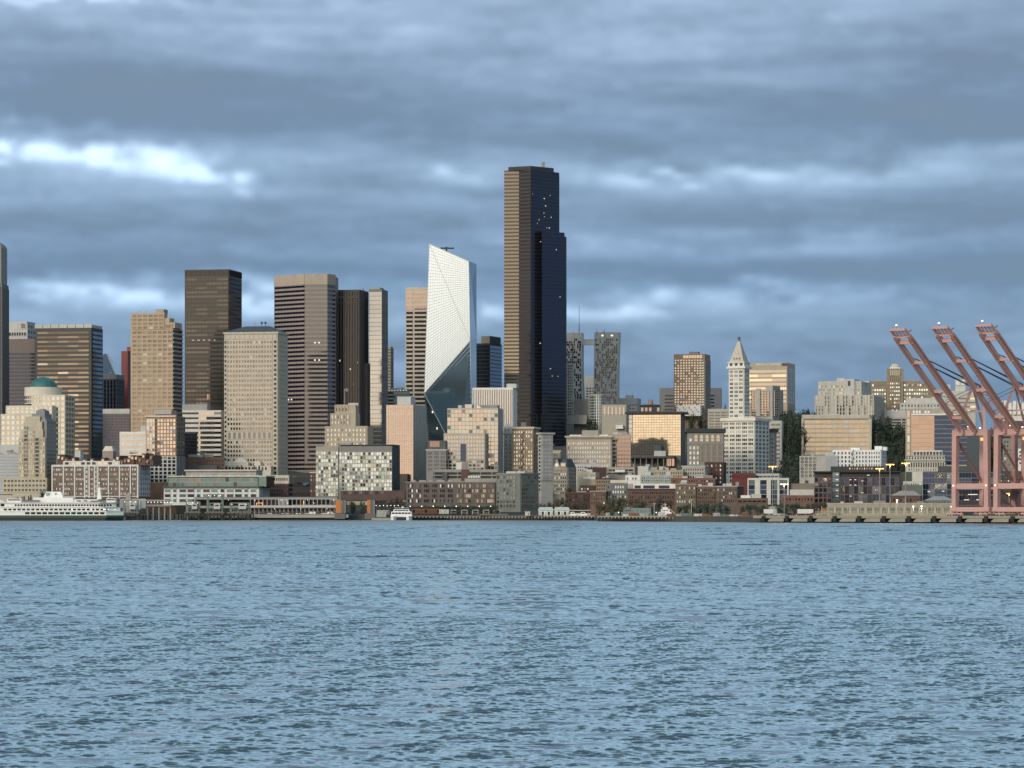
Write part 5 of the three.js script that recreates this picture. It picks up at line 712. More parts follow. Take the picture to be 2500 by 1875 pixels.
{ // white terracotta tower with pyramid
  const wl = M.terracotta, a = 24, b = building('skyscraper', 'white terracotta tower with steep pyramid spire on a broad block', { px: [1764, 1841.5, 1878], y: 1026, D: 2990, a, wall: wl });
  const gl = () => pick([[M.gDark, 0.4], [M.blindDark, 0.38], [M.gMid, 0.14], [M.blind, 0.08]]);
  punched(b, 'm', { xs: [0.02, 0.99], ys: [1029, 1178], c: 5, r: 15, fw: 0.76, fh: 0.6, glass: gl, lip: 0.45, bars: 3, barW: 0.16 }); punched(b, 's', { xs: [0.02, 0.98], ys: [1029, 1178], c: 4, r: 15, fw: 0.62, fh: 0.6, glass: M.gNavy, lip: 0.45, bars: 2, barW: 0.12 });
  cornice(b, 1020, 1027, 1.6, wl);
  const x0 = b.ux(1779.3), x1 = b.ux(1816), s = x1 - x0, zf = b.d / 2 - 0.1, zb = zf - s; b.mb('tower_wall', wl).box(x0, x1, b.vy(1030), b.vy(898), zb, zf);
  b.faces.t = { o: [(x0 + x1) / 2, 0, zf], ux: 1, uz: 0, nx: 0, nz: 1, L: s, ry: 0 }; b.faces.ts = { o: [x1, 0, (zf + zb) / 2], ux: 0, uz: -1, nx: 1, nz: 0, L: zf - zb, ry: Math.PI / 2 };
  punched(b, 't', { xs: [0.03, 0.97], ys: [902, 1020], c: 3, r: 12, fw: 0.72, fh: 0.62, glass: gl, lip: 0.4, bars: 3, barW: 0.12, part: 'tower_frame' }); punched(b, 'ts', { xs: [0.05, 0.95], ys: [902, 1020], c: 3, r: 12, fw: 0.7, fh: 0.6, glass: M.gNavy, lip: 0.4, part: 'tower_frame', bars: 2 });
  const tb = b.mb('observation_deck', wl), mx = (x0 + x1) / 2, mz = (zf + zb) / 2; tb.box(x0 - 1.8, x1 + 1.8, b.vy(899), b.vy(894), zb - 1.8, zf + 1.8).box(x0 - 0.4, x1 + 0.4, b.vy(894), b.vy(884), zb - 0.4, zf + 0.4).box(x0 - 1, x1 + 1, b.vy(885), b.vy(883), zb - 1, zf + 1);
  for (let i = 0; i < 3; i++) piece('window', unit, M.gDark, b.g, lerp(x0 + 2.4, x1 - 2.4, i / 2), b.vy(889), zf + 0.5, 2.6, 2.4, 0.2);
  b.mb('spire', mat(0.50, 0.46, 0.38)).pyramid(x0 + 0.3, x1 - 0.3, zb + 0.3, zf - 0.3, b.vy(883), b.vy(832), mx - 1.1, mx + 1.1, mz - 1.1, mz + 1.1); b.mb('lantern', M.midGrey).box(mx - 1, mx + 1, b.vy(832.5), b.vy(827), mz - 1, mz + 1);
  piece('finial_ball', new THREE.SphereGeometry(1.3, 12, 8), M.darkGrey, b.g, mx, b.vy(824), mz, 1, 1.1, 1);
  for (const [n, y] of [[3, 874], [2, 863], [1, 853]]) for (let i = 0; i < n; i++) { const k = (y - 832) / 51, hw = s / 2 * k; const dm = new MB(), cx2 = mx + (i - (n - 1) / 2) * s * 0.17, zz = mz + (zf - mz) * k; dm.tri([cx2 - 0.9, b.vy(y + 2), zz + 0.3], [cx2 + 0.9, b.vy(y + 2), zz + 0.3], [cx2, b.vy(y - 2.5), zz + 0.15]); dm.mesh('dormer', M.charcoal, b.g); }
  for (let i = 0; i < 9; i++) piece('balustrade_urn', unit, wl, b.g, lerp(x1 + 1, b.W / 2, i / 8), b.vy(1018.5), b.d / 2 + 1, 0.7, 1.6, 0.7); b.done();
}
{ // medical centre with rooftop lettering
  const wl = mat(0.45, 0.39, 0.31), b = building('hospital_building', 'tan hospital block with rooftop lettering and a dark purple sign', { px: [1815, 1922, 1941], y: 885, D: 3600, a: 15, wall: wl, cat: 'hospital' });
  ribbons(b, 'm', { xs: [0, 0.98], ys: [901, 985], n: 8, fh: 0.62, glass: () => pick([[glass(0.5, 0.44, 0.34), 0.6], [M.gGold, 0.4]]), lip: 0.3, mull: 22, mullW: 0.08, cuts: 3, tilt: 0.01 }); strips(b, 's', { xs: [0.1, 0.9], ys: [898, 985], n: 3, fw: 0.7, glass: M.gGold, lip: 0.3, floors: 8 });
  piece('sign', unit, mat(0.035, 0.02, 0.07, 0.5, 0, null), b.g, b.ux(1915), b.vy(889.5), b.d / 2 + 0.4, b.m(13), b.m(6), 0.5);
  const font = await new FontLoader().loadAsync('fonts/droid/droid_serif_bold.typeface.json'), tg = new TextGeometry('MEDICAL CENTER', { font, size: b.m(4.6), depth: 0.4, curveSegments: 2 }); tg.computeBoundingBox(); const wd = tg.boundingBox.max.x - tg.boundingBox.min.x;
  piece('lettering', tg, mat(0.85, 0.82, 0.74), b.g, b.ux(1847), b.vy(892), b.d / 2 + 0.1, (b.ux(1905) - b.ux(1847)) / wd, 1, 1);
  b.done();
}
{ // balcony slab
  const wl = mat(0.4, 0.385, 0.36), b = building('apartment_building', 'grey apartment slab with angled orange-lit balconies below the hospital', { px: [1834, 1886, 1912], y: 950, D: 3340, a: 28, wall: wl });
  const bal = (face, xs, n, m) => { punched(b, face, { xs, ys: [953, 1016], c: n, r: 10, fw: 0.9, fh: 0.62, glass: m, lip: 1.2, wall: mat(0.5, 0.42, 0.34), part: 'balcony' }); };
  bal('m', [0.02, 0.24], 2, M.gCopper); bal('m', [0.46, 0.86], 3, M.gCopper); bal('s', [0.12, 0.5], 2, M.gGold); punched(b, 's', { xs: [0.55, 0.98], ys: [953, 1016], c: 3, r: 10, fw: 0.4, fh: 0.5, glass: M.gMid });
  b.block('stair_core', wl, 1847, 1857, 948, 1016, b.d / 2, b.d / 2 + 1.6); b.block('lift_core', wl, 1868, 1886, 941, 952, -6, b.d / 2 - 1); b.done();
}
{ const b = building('office_building', 'cream building with stacked dark bands behind the white pyramid tower block', { px: [1872, 1908, 1913], y: 1027, D: 3120, a: 8, wall: mat(0.5, 0.47, 0.42) }); ribbons(b, 'm', { xs: [0.3, 0.9], ys: [1032, 1124], n: 9, fh: 0.5, glass: M.blindDark, lip: 0.5, mull: 2 }); b.done(); }
{ const b = building('stone_building', 'grey corner building with dark projecting cornice beside the white tower block', { px: [1874, 1890, 1896], y: 1052, D: 3030, a: 16, wall: M.grey }); punched(b, 'm', { ys: [1066, 1150], c: 2, r: 8, fw: 0.35, fh: 0.5, glass: M.gMid }); cornice(b, 1047, 1054, 1.6, M.charcoal); cornice(b, 1088, 1090, 0.5, M.grey); b.done(); }
{ // arcaded grey stone
  const wl = mat(0.26, 0.245, 0.22), b = building('stone_building', 'grey stone warehouse with five arched top windows and black cornice', { px: [1678, 1766, 1768], y: 1057, D: 2930, a: 6, wall: wl });
  const arch = new THREE.Shape(); arch.moveTo(-0.5, 0); arch.lineTo(0.5, 0); arch.lineTo(0.5, 0.7); arch.absarc(0, 0.7, 0.5, 0, Math.PI, false); arch.lineTo(-0.5, 0); const ag = new THREE.ExtrudeGeometry(arch, { depth: 0.3, bevelEnabled: false, curveSegments: 8 });
  for (let i = 0; i < 5; i++) { const u = b.ux(1699.5 + i * 13.5); piece('arch_surround', ag, mat(0.34, 0.32, 0.28), b.g, u, b.vy(1078.5), b.d / 2 - 0.05, b.m(9.6), b.m(15.4), 1.6); piece('arched_window', ag, pick([[M.gGold, 0.6], [M.gPale, 0.4]]), b.g, u, b.vy(1077.5), b.d / 2 + 0.12, b.m(7.4), b.m(13.4), 1.2); piece('transom', unit, wl, b.g, u, b.vy(1071), b.d / 2 + 0.5, b.m(7.6), 0.5, 0.3); }
  punched(b, 'm', { xs: [b.fx(1681), b.fx(1708)], ys: [1087, 1136], c: 3, r: 4, fw: 0.52, fh: 0.62, glass: () => pick([[M.curtain, 0.6], [M.gPale, 0.4]]) }); strips(b, 'm', { xs: [b.fx(1709), b.fx(1765)], ys: [1087, 1128], n: 4, fw: 0.66, glass: M.gMid, lip: 0.5, floors: 3, cuts: 3, spandrel: wl }); piece('window', unit, M.curtain, b.g, b.ux(1686), b.vy(1074), b.d / 2 + 0.1, 1.8, 2.6, 0.2);
  cornice(b, 1082, 1084, 0.6, wl); cornice(b, 1046, 1056, 1.4, mat(0.03, 0.04, 0.042)); b.done();
}
{ // big beige block on the hill
  const wl = mat(0.50, 0.46, 0.39), b = building('office_building', 'broad beige office block with deep frame around golden windows', { px: [1957, 2128, 2130], y: 1014, D: 3140, a: 7, wall: wl, dep: 34 });
  punched(b, 'm', { xs: [0.04, 0.985], ys: [1024, 1112], c: 12, r: 8, fw: 0.92, fh: 0.66, glass: () => pick([[glass(0.3, 0.26, 0.2), 0.7], [M.gGold, 0.2], [M.blind, 0.1]]), lip: 0.3, wall: mat(0.5, 0.42, 0.33), part: 'window_frame', bars: 3, barW: 0.06, tilt: 0.015 });
  for (const [a, c, y0, y1] of [[1957, 2128, 1012, 1022], [1957, 1962, 1013, 1115], [2122, 2128, 1013, 1115]]) b.block('outer_frame', wl, a, c, y0, y1, b.d / 2 - 0.02, b.d / 2 + 1.6); b.block('mechanical_penthouse', wl, 2007, 2049, 1009, 1015, -6, 6); b.done();
}
// hospital complex on the ridge
{
  const wl = mat(0.48, 0.46, 0.41), b = building('hospital_building', 'pale grey hospital wing with closely spaced vertical ribs', { px: [1989, 2132, 2161], y: 964, D: 3560, a: 16, wall: wl, cat: 'hospital', maxDep: 70 });
  strips(b, 'm', { xs: [0.01, 0.99], ys: [966, 1014], n: 19, fw: 0.5, glass: () => pick([[M.blind, 0.5], [M.gMid, 0.5]]), lip: 1.0, floors: 5, floorW: 0.5, cuts: 2 }); strips(b, 's', { ys: [966, 1014], n: 9, fw: 0.5, glass: M.gMid, lip: 0.8, floors: 5 });
  b.block('upper_tier', wl, 1994, 2100, 929, 965, -b.d / 2, b.d / 2 - 8); b.faces.u = { o: [(b.ux(1994) + b.ux(2100)) / 2, 0, b.d / 2 - 8], ux: 1, uz: 0, nx: 0, nz: 1, L: b.ux(2100) - b.ux(1994), ry: 0 }; punched(b, 'u', { xs: [0.02, 0.95], ys: [938, 963], c: 20, r: 3, fw: 0.4, fh: 0.6, glass: () => pick([[M.gMid, 0.5], [M.litWarm, 0.12], [M.blind, 0.38]]), part: 'upper_frame' });
  b.block('lift_tower', M.lightGrey, 2058, 2084, 924, 965, -4, b.d / 2 - 6); piece('window', unit, M.gBlack, b.g, b.ux(2071), b.vy(935), b.d / 2 - 5.9, b.m(6), b.m(12), 0.2); for (const [x, w, y] of [[2000, 30, 926], [2030, 20, 919], [2090, 20, 927]]) b.block('rooftop_unit', M.lightGrey, x, x + w, y, 931, -8, 2); b.done();
}
{
  const wl = mat(0.30, 0.25, 0.17, 0.9, 0, texBrick), b = building('hospital_building', 'tan brick hospital with central domed tower and rows of lit windows', { px: [2084, 2286, 2290], y: 946, D: 3680, a: 7, wall: wl, cat: 'hospital', dep: 26 });
  const z = b.d / 2; b.mb('wall', wl).box(b.ux(2108), b.ux(2272), b.h - 0.1, b.vy(936), -z, z - 0.2).box(b.ux(2122), b.ux(2249), b.vy(937), b.vy(930), -z + 1, z - 0.5); const lit = () => pick([[M.litWhite, 0.5], [M.blind, 0.3], [M.gMid, 0.2]]);
  punched(b, 'm', { xs: [0.01, 0.395], ys: [947, 1003], c: 13, r: 6, fw: 0.56, fh: 0.48, glass: lit }); punched(b, 'm', { xs: [0.605, 0.99], ys: [947, 1003], c: 13, r: 6, fw: 0.56, fh: 0.48, glass: lit });
  for (let i = 0; i < 16; i++) for (const s of [0]) { const x = i < 8 ? 2112 + i * 6.4 : 2209 + (i - 8) * 6.4; piece('window', unit, lit(), b.g, b.ux(x), b.vy(940), z - 0.1, b.m(3.3), b.m(4.2), 0.3); }
  b.mb('tower_wall', wl).box(b.ux(2164.6), b.ux(2205.6), 0, b.vy(899), -6, z + 2); for (let i = 0; i < 5; i++) for (let j = 0; j < 9; j++) piece('tower_window', unit, j < 1 ? M.gMid : lit(), b.g, b.ux(2175 + i * 5), b.vy(926.5 + j * 9.4), z + 2.05, b.m(2.8), b.m(4), 0.3);
  const rb = b.mb('tower_pier', wl); for (let i = 0; i < 6; i++) rb.box(b.ux(2172 + i * 5) - 0.5, b.ux(2172 + i * 5) + 0.5, b.vy(1003), b.vy(903), z + 2, z + 2.6); for (let i = 0; i < 5; i++) piece('tower_slot', unit, M.blind, b.g, b.ux(2175 + i * 5), b.vy(910), z + 2.1, b.m(2.4), b.m(13), 0.3);
  piece('dome', new THREE.SphereGeometry(b.m(12.5), 20, 10, 0, 6.3, 0, 1.571), mat(0.5, 0.52, 0.46), b.g, b.ux(2185), b.vy(899), z / 2 - 2, 1, 1.05, 0.8); for (let i = 0; i < 5; i++) piece('dome_light', unit, M.litWhite, b.g, b.ux(2174 + i * 5.5), b.vy(898), z + 1.5, 1.2, 0.9, 0.4); mast(b, 2184, 879, 888, 0.6); mast(b, 2173, 873, 898, 0.3);
  for (const x of [2145, 2226]) b.block('rooftop_unit', M.stone, x - 6, x + 6, 925, 931, -4, 4); b.done();
}
{ const b = building('hospital_building', 'low white hospital annex with small windows before the brick hospital', { px: [2197, 2296, 2300], y: 983, D: 3600, a: 8, wall: mat(0.5, 0.5, 0.47), cat: 'hospital', dep: 25 }); punched(b, 'm', { xs: [0.02, 0.98], ys: [985, 1006], c: 12, r: 2, fw: 0.45, fh: 0.5, glass: () => pick([[M.gDark, 0.6], [M.gMid, 0.4]]) }); b.block('upper_tier', mat(0.52, 0.51, 0.47), 2212, 2291, 971, 984, -10, 8); b.block('terrace_wall', M.lightGrey, 2160, 2220, 1002, 1020, b.d / 2, b.d / 2 + 8); b.done(); }
{ const b = building('hospital_building', 'grey white hospital block with ribbon windows behind the crane booms', { px: [2300, 2382, 2386], y: 954, D: 3620, a: 9, wall: mat(0.5, 0.49, 0.46), cat: 'hospital', dep: 25 }); ribbons(b, 'm', { xs: [0.5, 1], ys: [968, 1008], n: 4, fh: 0.4, glass: () => pick([[M.litWarm, 0.3], [M.gMid, 0.7]]), cuts: 3 }); b.block('tower', mat(0.55, 0.55, 0.52), 2332, 2357, 926, 955, -8, 6); for (let i = 0; i < 2; i++) b.block('vent', M.white, 2335 + i * 12, 2343 + i * 12, 927, 940, 6, 7); b.block('rooftop_unit', M.lightGrey, 2306, 2320, 938, 955, -6, 4); b.done(); }
{ const b = building('apartment_building', 'cluster of white apartments on the slope behind the crane legs', { px: [2440, 2520, 2524], y: 985, D: 3500, a: 10, wall: mat(0.7, 0.66, 0.6), dep: 22 }); const r = rngOf(9); for (let i = 0; i < 7; i++) { const x = 2440 + i * 11; b.block('wing', M.white, x, x + 8, 976 + r() * 10, 1012, b.d / 2 - 6, b.d / 2 + 1 + r() * 2); } punched(b, 'm', { ys: [990, 1014], c: 10, r: 3, fw: 0.5, fh: 0.5, glass: M.gMid, z: 0.1 }); b.done(); }
{ const b = building('parking_garage', 'open deck hillside garage with lights beside the dark trees', { px: [2180, 2216, 2218], y: 1020, D: 3250, a: 8, wall: M.charcoal, dep: 20 }); for (let j = 0; j < 5; j++) b.block('parapet', M.concrete, 2178, 2218, 1020 + j * 7, 1023 + j * 7, b.d / 2, b.d / 2 + 0.6); for (let j = 0; j < 4; j++) piece('deck_light', unit, M.litWhite, b.g, b.ux(2201), b.vy(1025 + j * 7), b.d / 2 + 0.7, 0.7, 0.7, 0.4); b.done(); }
{ // tan block by the cranes; pink and navy glass tones paint in a reflection
  const wl = mat(0.42, 0.36, 0.28), b = building('office_building', 'tan framed office with pink and navy reflections painted into its glass behind the crane', { px: [2211, 2360, 2362], y: 999, D: 2990, a: 9, wall: wl, dep: 34 });
  punched(b, 'm', { xs: [0.02, 0.075], ys: [1000, 1120], c: 1, r: 6, fw: 0.8, fh: 0.8, glass: () => pick([[M.curtain, 0.6], [M.gGold, 0.4]]), lip: 0.5 }); punched(b, 'm', { xs: [0.11, 0.4], ys: [1001, 1009], c: 6, r: 1, fw: 0.7, fh: 0.8, glass: M.curtain, skip: (i) => i === 3 });
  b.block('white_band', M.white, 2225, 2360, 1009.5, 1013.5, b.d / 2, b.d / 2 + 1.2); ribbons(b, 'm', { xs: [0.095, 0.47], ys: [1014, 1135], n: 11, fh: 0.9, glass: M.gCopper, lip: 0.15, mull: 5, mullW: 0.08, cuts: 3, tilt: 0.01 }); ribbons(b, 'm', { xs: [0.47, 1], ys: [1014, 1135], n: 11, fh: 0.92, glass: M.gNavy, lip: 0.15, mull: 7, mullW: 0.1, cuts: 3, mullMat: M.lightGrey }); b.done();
}
{ // white corniced classical
  const wl = mat(0.58, 0.56, 0.5), b = building('stone_building', 'white stone building with arched windows in stepped colonnaded tiers', { px: [2211, 2306, 2316], y: 1124, D: 2700, a: 10, wall: wl, dep: 24 });
  punched(b, 'm', { xs: [0.06, 1], ys: [1127, 1142], c: 15, r: 1, fw: 0.6, fh: 0.8, glass: M.gDark }); punched(b, 's', { ys: [1127, 1142], c: 5, r: 1, fw: 0.6, fh: 0.8, glass: M.gDark }); punched(b, 'm', { xs: [0.06, 1], ys: [1143, 1150], c: 15, r: 1, fw: 0.5, fh: 0.6, glass: M.gMid });
  b.block('attic', wl, 2211, 2306, 1113, 1124.5, -b.d / 2, b.d / 2 - 0.4); b.faces.k = { o: [0, 0, b.d / 2 - 0.4], ux: 1, uz: 0, nx: 0, nz: 1, L: b.W, ry: 0 }; punched(b, 'k', { ys: [1114.5, 1122], c: 14, r: 1, fw: 0.55, fh: 0.75, glass: M.gDark, part: 'attic_frame' }); b.block('top_tier', wl, 2229, 2300, 1099, 1113.5, -b.d / 2, b.d / 2 - 4); b.faces.k2 = { o: [(b.ux(2229) + b.ux(2300)) / 2, 0, b.d / 2 - 4], ux: 1, uz: 0, nx: 0, nz: 1, L: b.ux(2300) - b.ux(2229), ry: 0 }; punched(b, 'k2', { ys: [1102, 1111], c: 9, r: 1, fw: 0.7, fh: 0.85, glass: M.gDark, part: 'top_frame' }); cornice(b, 1122, 1125, 1.2, mat(0.36, 0.36, 0.34)); b.block('eave', mat(0.36, 0.36, 0.34), 2210, 2308, 1111, 1113, -b.d / 2, b.d / 2 + 0.6); b.done();
}
{ // white low block
  const wl = mat(0.72, 0.73, 0.72), b = building('apartment_building', 'bright white apartment block with narrow dark windows and a fire escape', { px: [2032, 2150, 2163], y: 1098, D: 2850, a: 12, wall: wl });
  for (const [a, c, n] of [[2034, 2078, 5], [2088, 2118, 4], [2120, 2149, 5]]) punched(b, 'm', { xs: [b.fx(a), b.fx(c)], ys: [1101, 1141], c: n, r: 4, fw: 0.42, fh: 0.56, glass: M.gDark, lip: 0.3 }); punched(b, 's', { ys: [1101, 1141], c: 3, r: 4, fw: 0.4, fh: 0.55, glass: M.gDark });
  const fe = b.mb('fire_escape', M.steelDark); for (let j = 0; j < 4; j++) { const y0 = b.vy(1138 - j * 10), z = b.d / 2 + 1; fe.box(b.ux(2079), b.ux(2085), y0, y0 + 0.2, b.d / 2, z + 0.4).bar([b.ux(j % 2 ? 2079 : 2085), y0, z], [b.ux(j % 2 ? 2085 : 2079), b.vy(1128 - j * 10), z], 0.4); } for (const [x, w, y] of [[2072, 22, 1092], [2130, 18, 1088], [2150, 10, 1090]]) b.block('rooftop_unit', wl, x, x + w, y, 1099, -6, 5); b.done();
}
{ // patterned grey
  const wl = mat(0.42, 0.41, 0.38), b = building('office_building', 'grey building with ornamental honeycomb screens and blank flank wall', { px: [1952, 2046, 2048], y: 1113, D: 2800, a: 7, wall: wl, dep: 20 });
  punched(b, 'm', { xs: [0.02, 0.44], ys: [1115, 1165], c: 4, r: 6, fw: 0.74, fh: 0.8, glass: () => pick([[M.gDark, 0.6], [M.gMid, 0.4]]), lip: 0.35 }); const sc = b.mb('screen', wl); for (let i = 0; i < 4; i++) for (let j = 0; j < 6; j++) { const u = lerp(-0.48, -0.06, (i + 0.5) / 4) * b.W, v = b.vy(1115 + (j + 0.5) * 8.3), z = b.d / 2 + 0.2; for (const s of [-1, 1]) sc.bar([u - 1.3 * s, v - 1.1, z], [u + 1.3 * s, v + 1.1, z], 0.25); }
  b.block('blank_tower', mat(0.45, 0.46, 0.46), 2014, 2036, 1104, 1114, -6, b.d / 2 + 0.5); b.block('blank_wall', mat(0.36, 0.37, 0.37), 2014, 2046, 1112, 1165, b.d / 2, b.d / 2 + 1.2); rooftop(b, 3, 71); b.done();
}
{ // big dark brick and glass
  const br = mat(0.16, 0.105, 0.085, 0.9, 0, texBrick), b = building('office_building', 'wide dark brick and glass office with black roof storey behind the port warehouse', { px: [1988, 2196, 2200], y: 1164, D: 2560, a: 8, wall: M.charcoal, dep: 30, base: 1236 });
  punched(b, 'm', { xs: [0, 0.205], ys: [1165, 1228], c: 4, r: 5, fw: 0.72, fh: 0.74, glass: () => pick([[M.gNavy, 0.7], [M.gBlue, 0.3]]), lip: 0.6, wall: br, part: 'brick_frame' }); ribbons(b, 'm', { xs: [0.215, 0.295], ys: [1152, 1228], n: 6, fh: 0.85, glass: M.gBlue, lip: 0.1 });
  punched(b, 'm', { xs: [0.305, 1], ys: [1165, 1228], c: 13, r: 3, fw: 0.82, fh: 0.86, glass: () => pick([[M.gNavy, 0.5], [M.gBlue, 0.3], [M.gTeal, 0.2]]), lip: 0.6, wall: br, part: 'brick_frame', bars: 2, rail: true });
  b.block('roof_storey', M.charcoal, 1988, 2196, 1152, 1164.5, -b.d / 2, b.d / 2 - 2); b.block('eave', mat(0.03, 0.033, 0.04), 1986, 2200, 1150, 1153, -b.d / 2, b.d / 2 + 1); b.block('penthouse', M.charcoal, 2027, 2157, 1138, 1151, -10, 6); for (let i = 0; i < 10; i++) piece('penthouse_window', unit, i % 3 ? M.gCopper : M.litWarm, b.g, b.ux(2074 + i * 6), b.vy(1143.5), 6.2, 0.7, 1.2, 0.2);
  for (let i = 0; i < 14; i++) piece('lit_window', unit, M.litWhite, b.g, b.ux([2044, 2044, 2044, 2044, 2076, 2088, 2076, 2088, 2106, 2076, 2044, 2120, 2140, 2106][i]), b.vy([1158, 1171, 1184, 1197, 1171, 1171, 1184, 1184, 1174, 1211, 1211, 1160, 1196, 1203][i]), b.d / 2 + 0.4, 1.8, 0.45, 0.2); b.block('teal_wing', glass(0.03, 0.045, 0.045, 0.6), 2196.5, 2226, 1152, 1190, -b.d / 2, b.d / 2 - 8); b.done();
}
{ // navy glass
  const b = building('glass_building', 'navy glass office with thin white grid behind the crane legs', { px: [2252.7, 2490, 2492], y: 1151, D: 2600, a: 9, wall: M.charcoal, dep: 36 });
  punched(b, 'm', { ys: [1153, 1222], c: 8, r: 5, fw: 0.97, fh: 0.9, glass: () => pick([[M.gNavy, 0.6], [M.gBlue, 0.4]]), lip: 0.2, wall: M.midGrey, part: 'white_grid', bars: 4, barW: 0.06, tilt: 0.01 }); b.block('penthouse', glass(0.03, 0.045, 0.055, 0.6), 2289, 2389, 1137, 1152, -12, 6); for (let i = 0; i < 6; i++) piece('lit_window', unit, M.litWhite, b.g, b.ux([2268, 2303, 2370, 2380, 2390, 2360][i]), b.vy([1200, 1199, 1207, 1207, 1220, 1220][i]), b.d / 2 + 0.4, i > 1 ? 4 : 2, 0.5, 0.2); b.done();
}
// low roofs of the old quarter, front to back
const low = (name, label, px, y, D, wall, o = {}) => { const b = building(name, label, { px, y, D, wall, a: o.a, dep: o.dep ?? 18, base: o.base }); if (o.c) punched(b, 'm', { xs: o.xs ?? [0.04, 0.96], ys: o.ys ?? [y + 4, y + 4 + o.r * (o.p ?? 9)], c: o.c, r: o.r, fw: o.fw ?? 0.5, fh: o.fh ?? 0.52, glass: o.glass ?? (() => pick([[M.gDark, 0.45], [M.gMid, 0.47], [M.curtain, 0.08]])), lip: 0.3, bars: o.bars }); if (o.cor) cornice(b, y - 1, y + 1.6, 0.5, o.cor); if (o.roof) rooftop(b, o.roof, px[0] | 0, 2.4); if (o.more) o.more(b); b.done(); };
low('brick_building', 'red brick warehouse front beneath the wharf trees', [1380, 1440, 1440], 1203, 2665, M.brickDark, { c: 8, r: 2, roof: 2, cor: M.brick });
low('brick_building', 'brown brick warehouse with grouped triple windows beside the olive trees', [1441, 1479, 1480], 1199, 2560, M.brickBrown, { c: 6, r: 3, p: 10, cor: M.taupe });
low('brick_building', 'maroon low store roof below the cream sign-board building', [1415, 1455, 1455], 1185, 2720, M.brickDark, { c: 5, r: 1, dep: 14 });
low('brick_building', 'cream plaster building carrying white sign boards', [1409, 1454, 1455], 1153, 2800, mat(0.48, 0.43, 0.33), { xs: [0.6, 0.95], c: 3, r: 2, roof: 3, more: (b) => { for (const [x0, x1] of [[1380, 1410], [1424, 1453]]) b.block('sign_board', M.white, x0, x1, 1164, 1170, b.d / 2, b.d / 2 + 0.4); } });
low('brick_building', 'tan brick building with two rows of arched openings', [1455, 1490, 1490], 1168, 2780, mat(0.3, 0.23, 0.17, 0.9, 0, texBrick), { c: 6, r: 3, p: 9, glass: M.gDark, cor: M.brickDark, roof: 2 });
low('loft_building', 'slate grey loft with rows of white-framed windows above the olive trees', [1480, 1532, 1532], 1179, 2570, mat(0.16, 0.17, 0.175), { c: 8, r: 3, p: 12, glass: () => pick([[M.curtain, 0.6], [M.gMid, 0.4]]), more: (b) => b.block('parapet_band', M.cream, 1490, 1532, 1172, 1179.5, -8, 6) });
low('brick_building', 'long red brown brick warehouse with white modern penthouse', [1532, 1649, 1649], 1194, 2550, M.brick, { c: 20, r: 3, p: 11, glass: () => pick([[M.gDark, 0.6], [M.gMid, 0.3], [M.gNavy, 0.1]]), cor: M.brickDark, more: (b) => { b.block('penthouse', M.white, 1546, 1649, 1181, 1194.5, -8, 5); for (const [a, c] of [[1549, 1564], [1570, 1598], [1608, 1634]]) piece('penthouse_window', unit, M.gNavy, b.g, b.ux((a + c) / 2), b.vy(1188.5), 5.1, b.m(c - a), b.m(7), 0.2); b.block('penthouse_wing', M.grey, 1532, 1546, 1181, 1194.5, -8, 4); } });
low('brick_building', 'olive brown brick loft with broad square windows', [1649, 1700, 1701], 1182, 2540, mat(0.17, 0.14, 0.105, 0.9, 0, texBrick), { c: 8, r: 4, p: 11, glass: () => pick([[M.gMid, 0.5], [M.blind, 0.3], [M.gDark, 0.2]]), cor: M.taupe, roof: 2 });
low('brick_building', 'brown brick block with broken roofline facing the wharf trees', [1702, 1749, 1749], 1188, 2530, M.brickBrown, { c: 9, r: 4, p: 9.5, cor: M.taupe, roof: 3 });
low('brick_building', 'dusky brick block with grey attic beside the red penthouse', [1749, 1800, 1824], 1187, 2520, mat(0.15, 0.11, 0.095, 0.9, 0, texBrick), { a: 20, c: 10, r: 4, p: 9, cor: M.grey, roof: 3 });
low('brick_building', 'pale green roofed building with skylights behind the brick warehouse', [1563, 1640, 1640], 1160, 2740, mat(0.36, 0.40, 0.37), { c: 14, r: 2, p: 6, roof: 5, glass: M.gMid });
low('office_building', 'white rooftop house amid the old quarter roofs', [1527, 1564, 1564], 1160, 2700, M.white, { c: 5, r: 1, roof: 2 });
low('brick_building', 'red brick parapet building behind the olive loft', [1638, 1746, 1746], 1167, 2690, mat(0.2, 0.10, 0.08, 0.9, 0, texBrick), { c: 16, r: 2, p: 7, roof: 5 });
low('stone_building', 'light grey stone shop block with tall dark windows', [1665, 1721, 1722], 1138, 2830, mat(0.4, 0.39, 0.36), { c: 9, r: 3, p: 9, glass: M.gDark, cor: M.lightGrey });
low('brick_building', 'dark red brick building against the foot of the white pyramid tower', [1720, 1766, 1768], 1128, 2860, M.brickDark, { c: 4, r: 5, p: 10, fw: 0.3, glass: () => pick([[M.curtain, 0.5], [M.gMid, 0.5]]) });
low('parking_garage', 'low concrete garage deck with slender lamp posts in the old quarter', [1479, 1550, 1550], 1140, 2880, M.concrete, { c: 5, r: 2, p: 8, fw: 0.9, glass: M.gBlack, more: (b) => { for (const x of [1484, 1502, 1519, 1546]) b.block('post', M.lightGrey, x, x + 1.2, 1132, 1152, b.d / 2, b.d / 2 + 0.5); b.block('white_roof', M.white, 1502, 1526, 1147, 1153, b.d / 2, b.d / 2 + 5); } });
low('office_building', 'white box store with corrugated walls amid brick roofs', [1557, 1583, 1584], 1138, 2850, M.lightGrey, { roof: 1 });
low('brick_building', 'yellow brick terrace with small chimneys', [1584, 1668, 1668], 1147, 2820, mat(0.42, 0.36, 0.25, 0.9, 0, texBrick), { c: 14, r: 2, p: 8, roof: 5 });
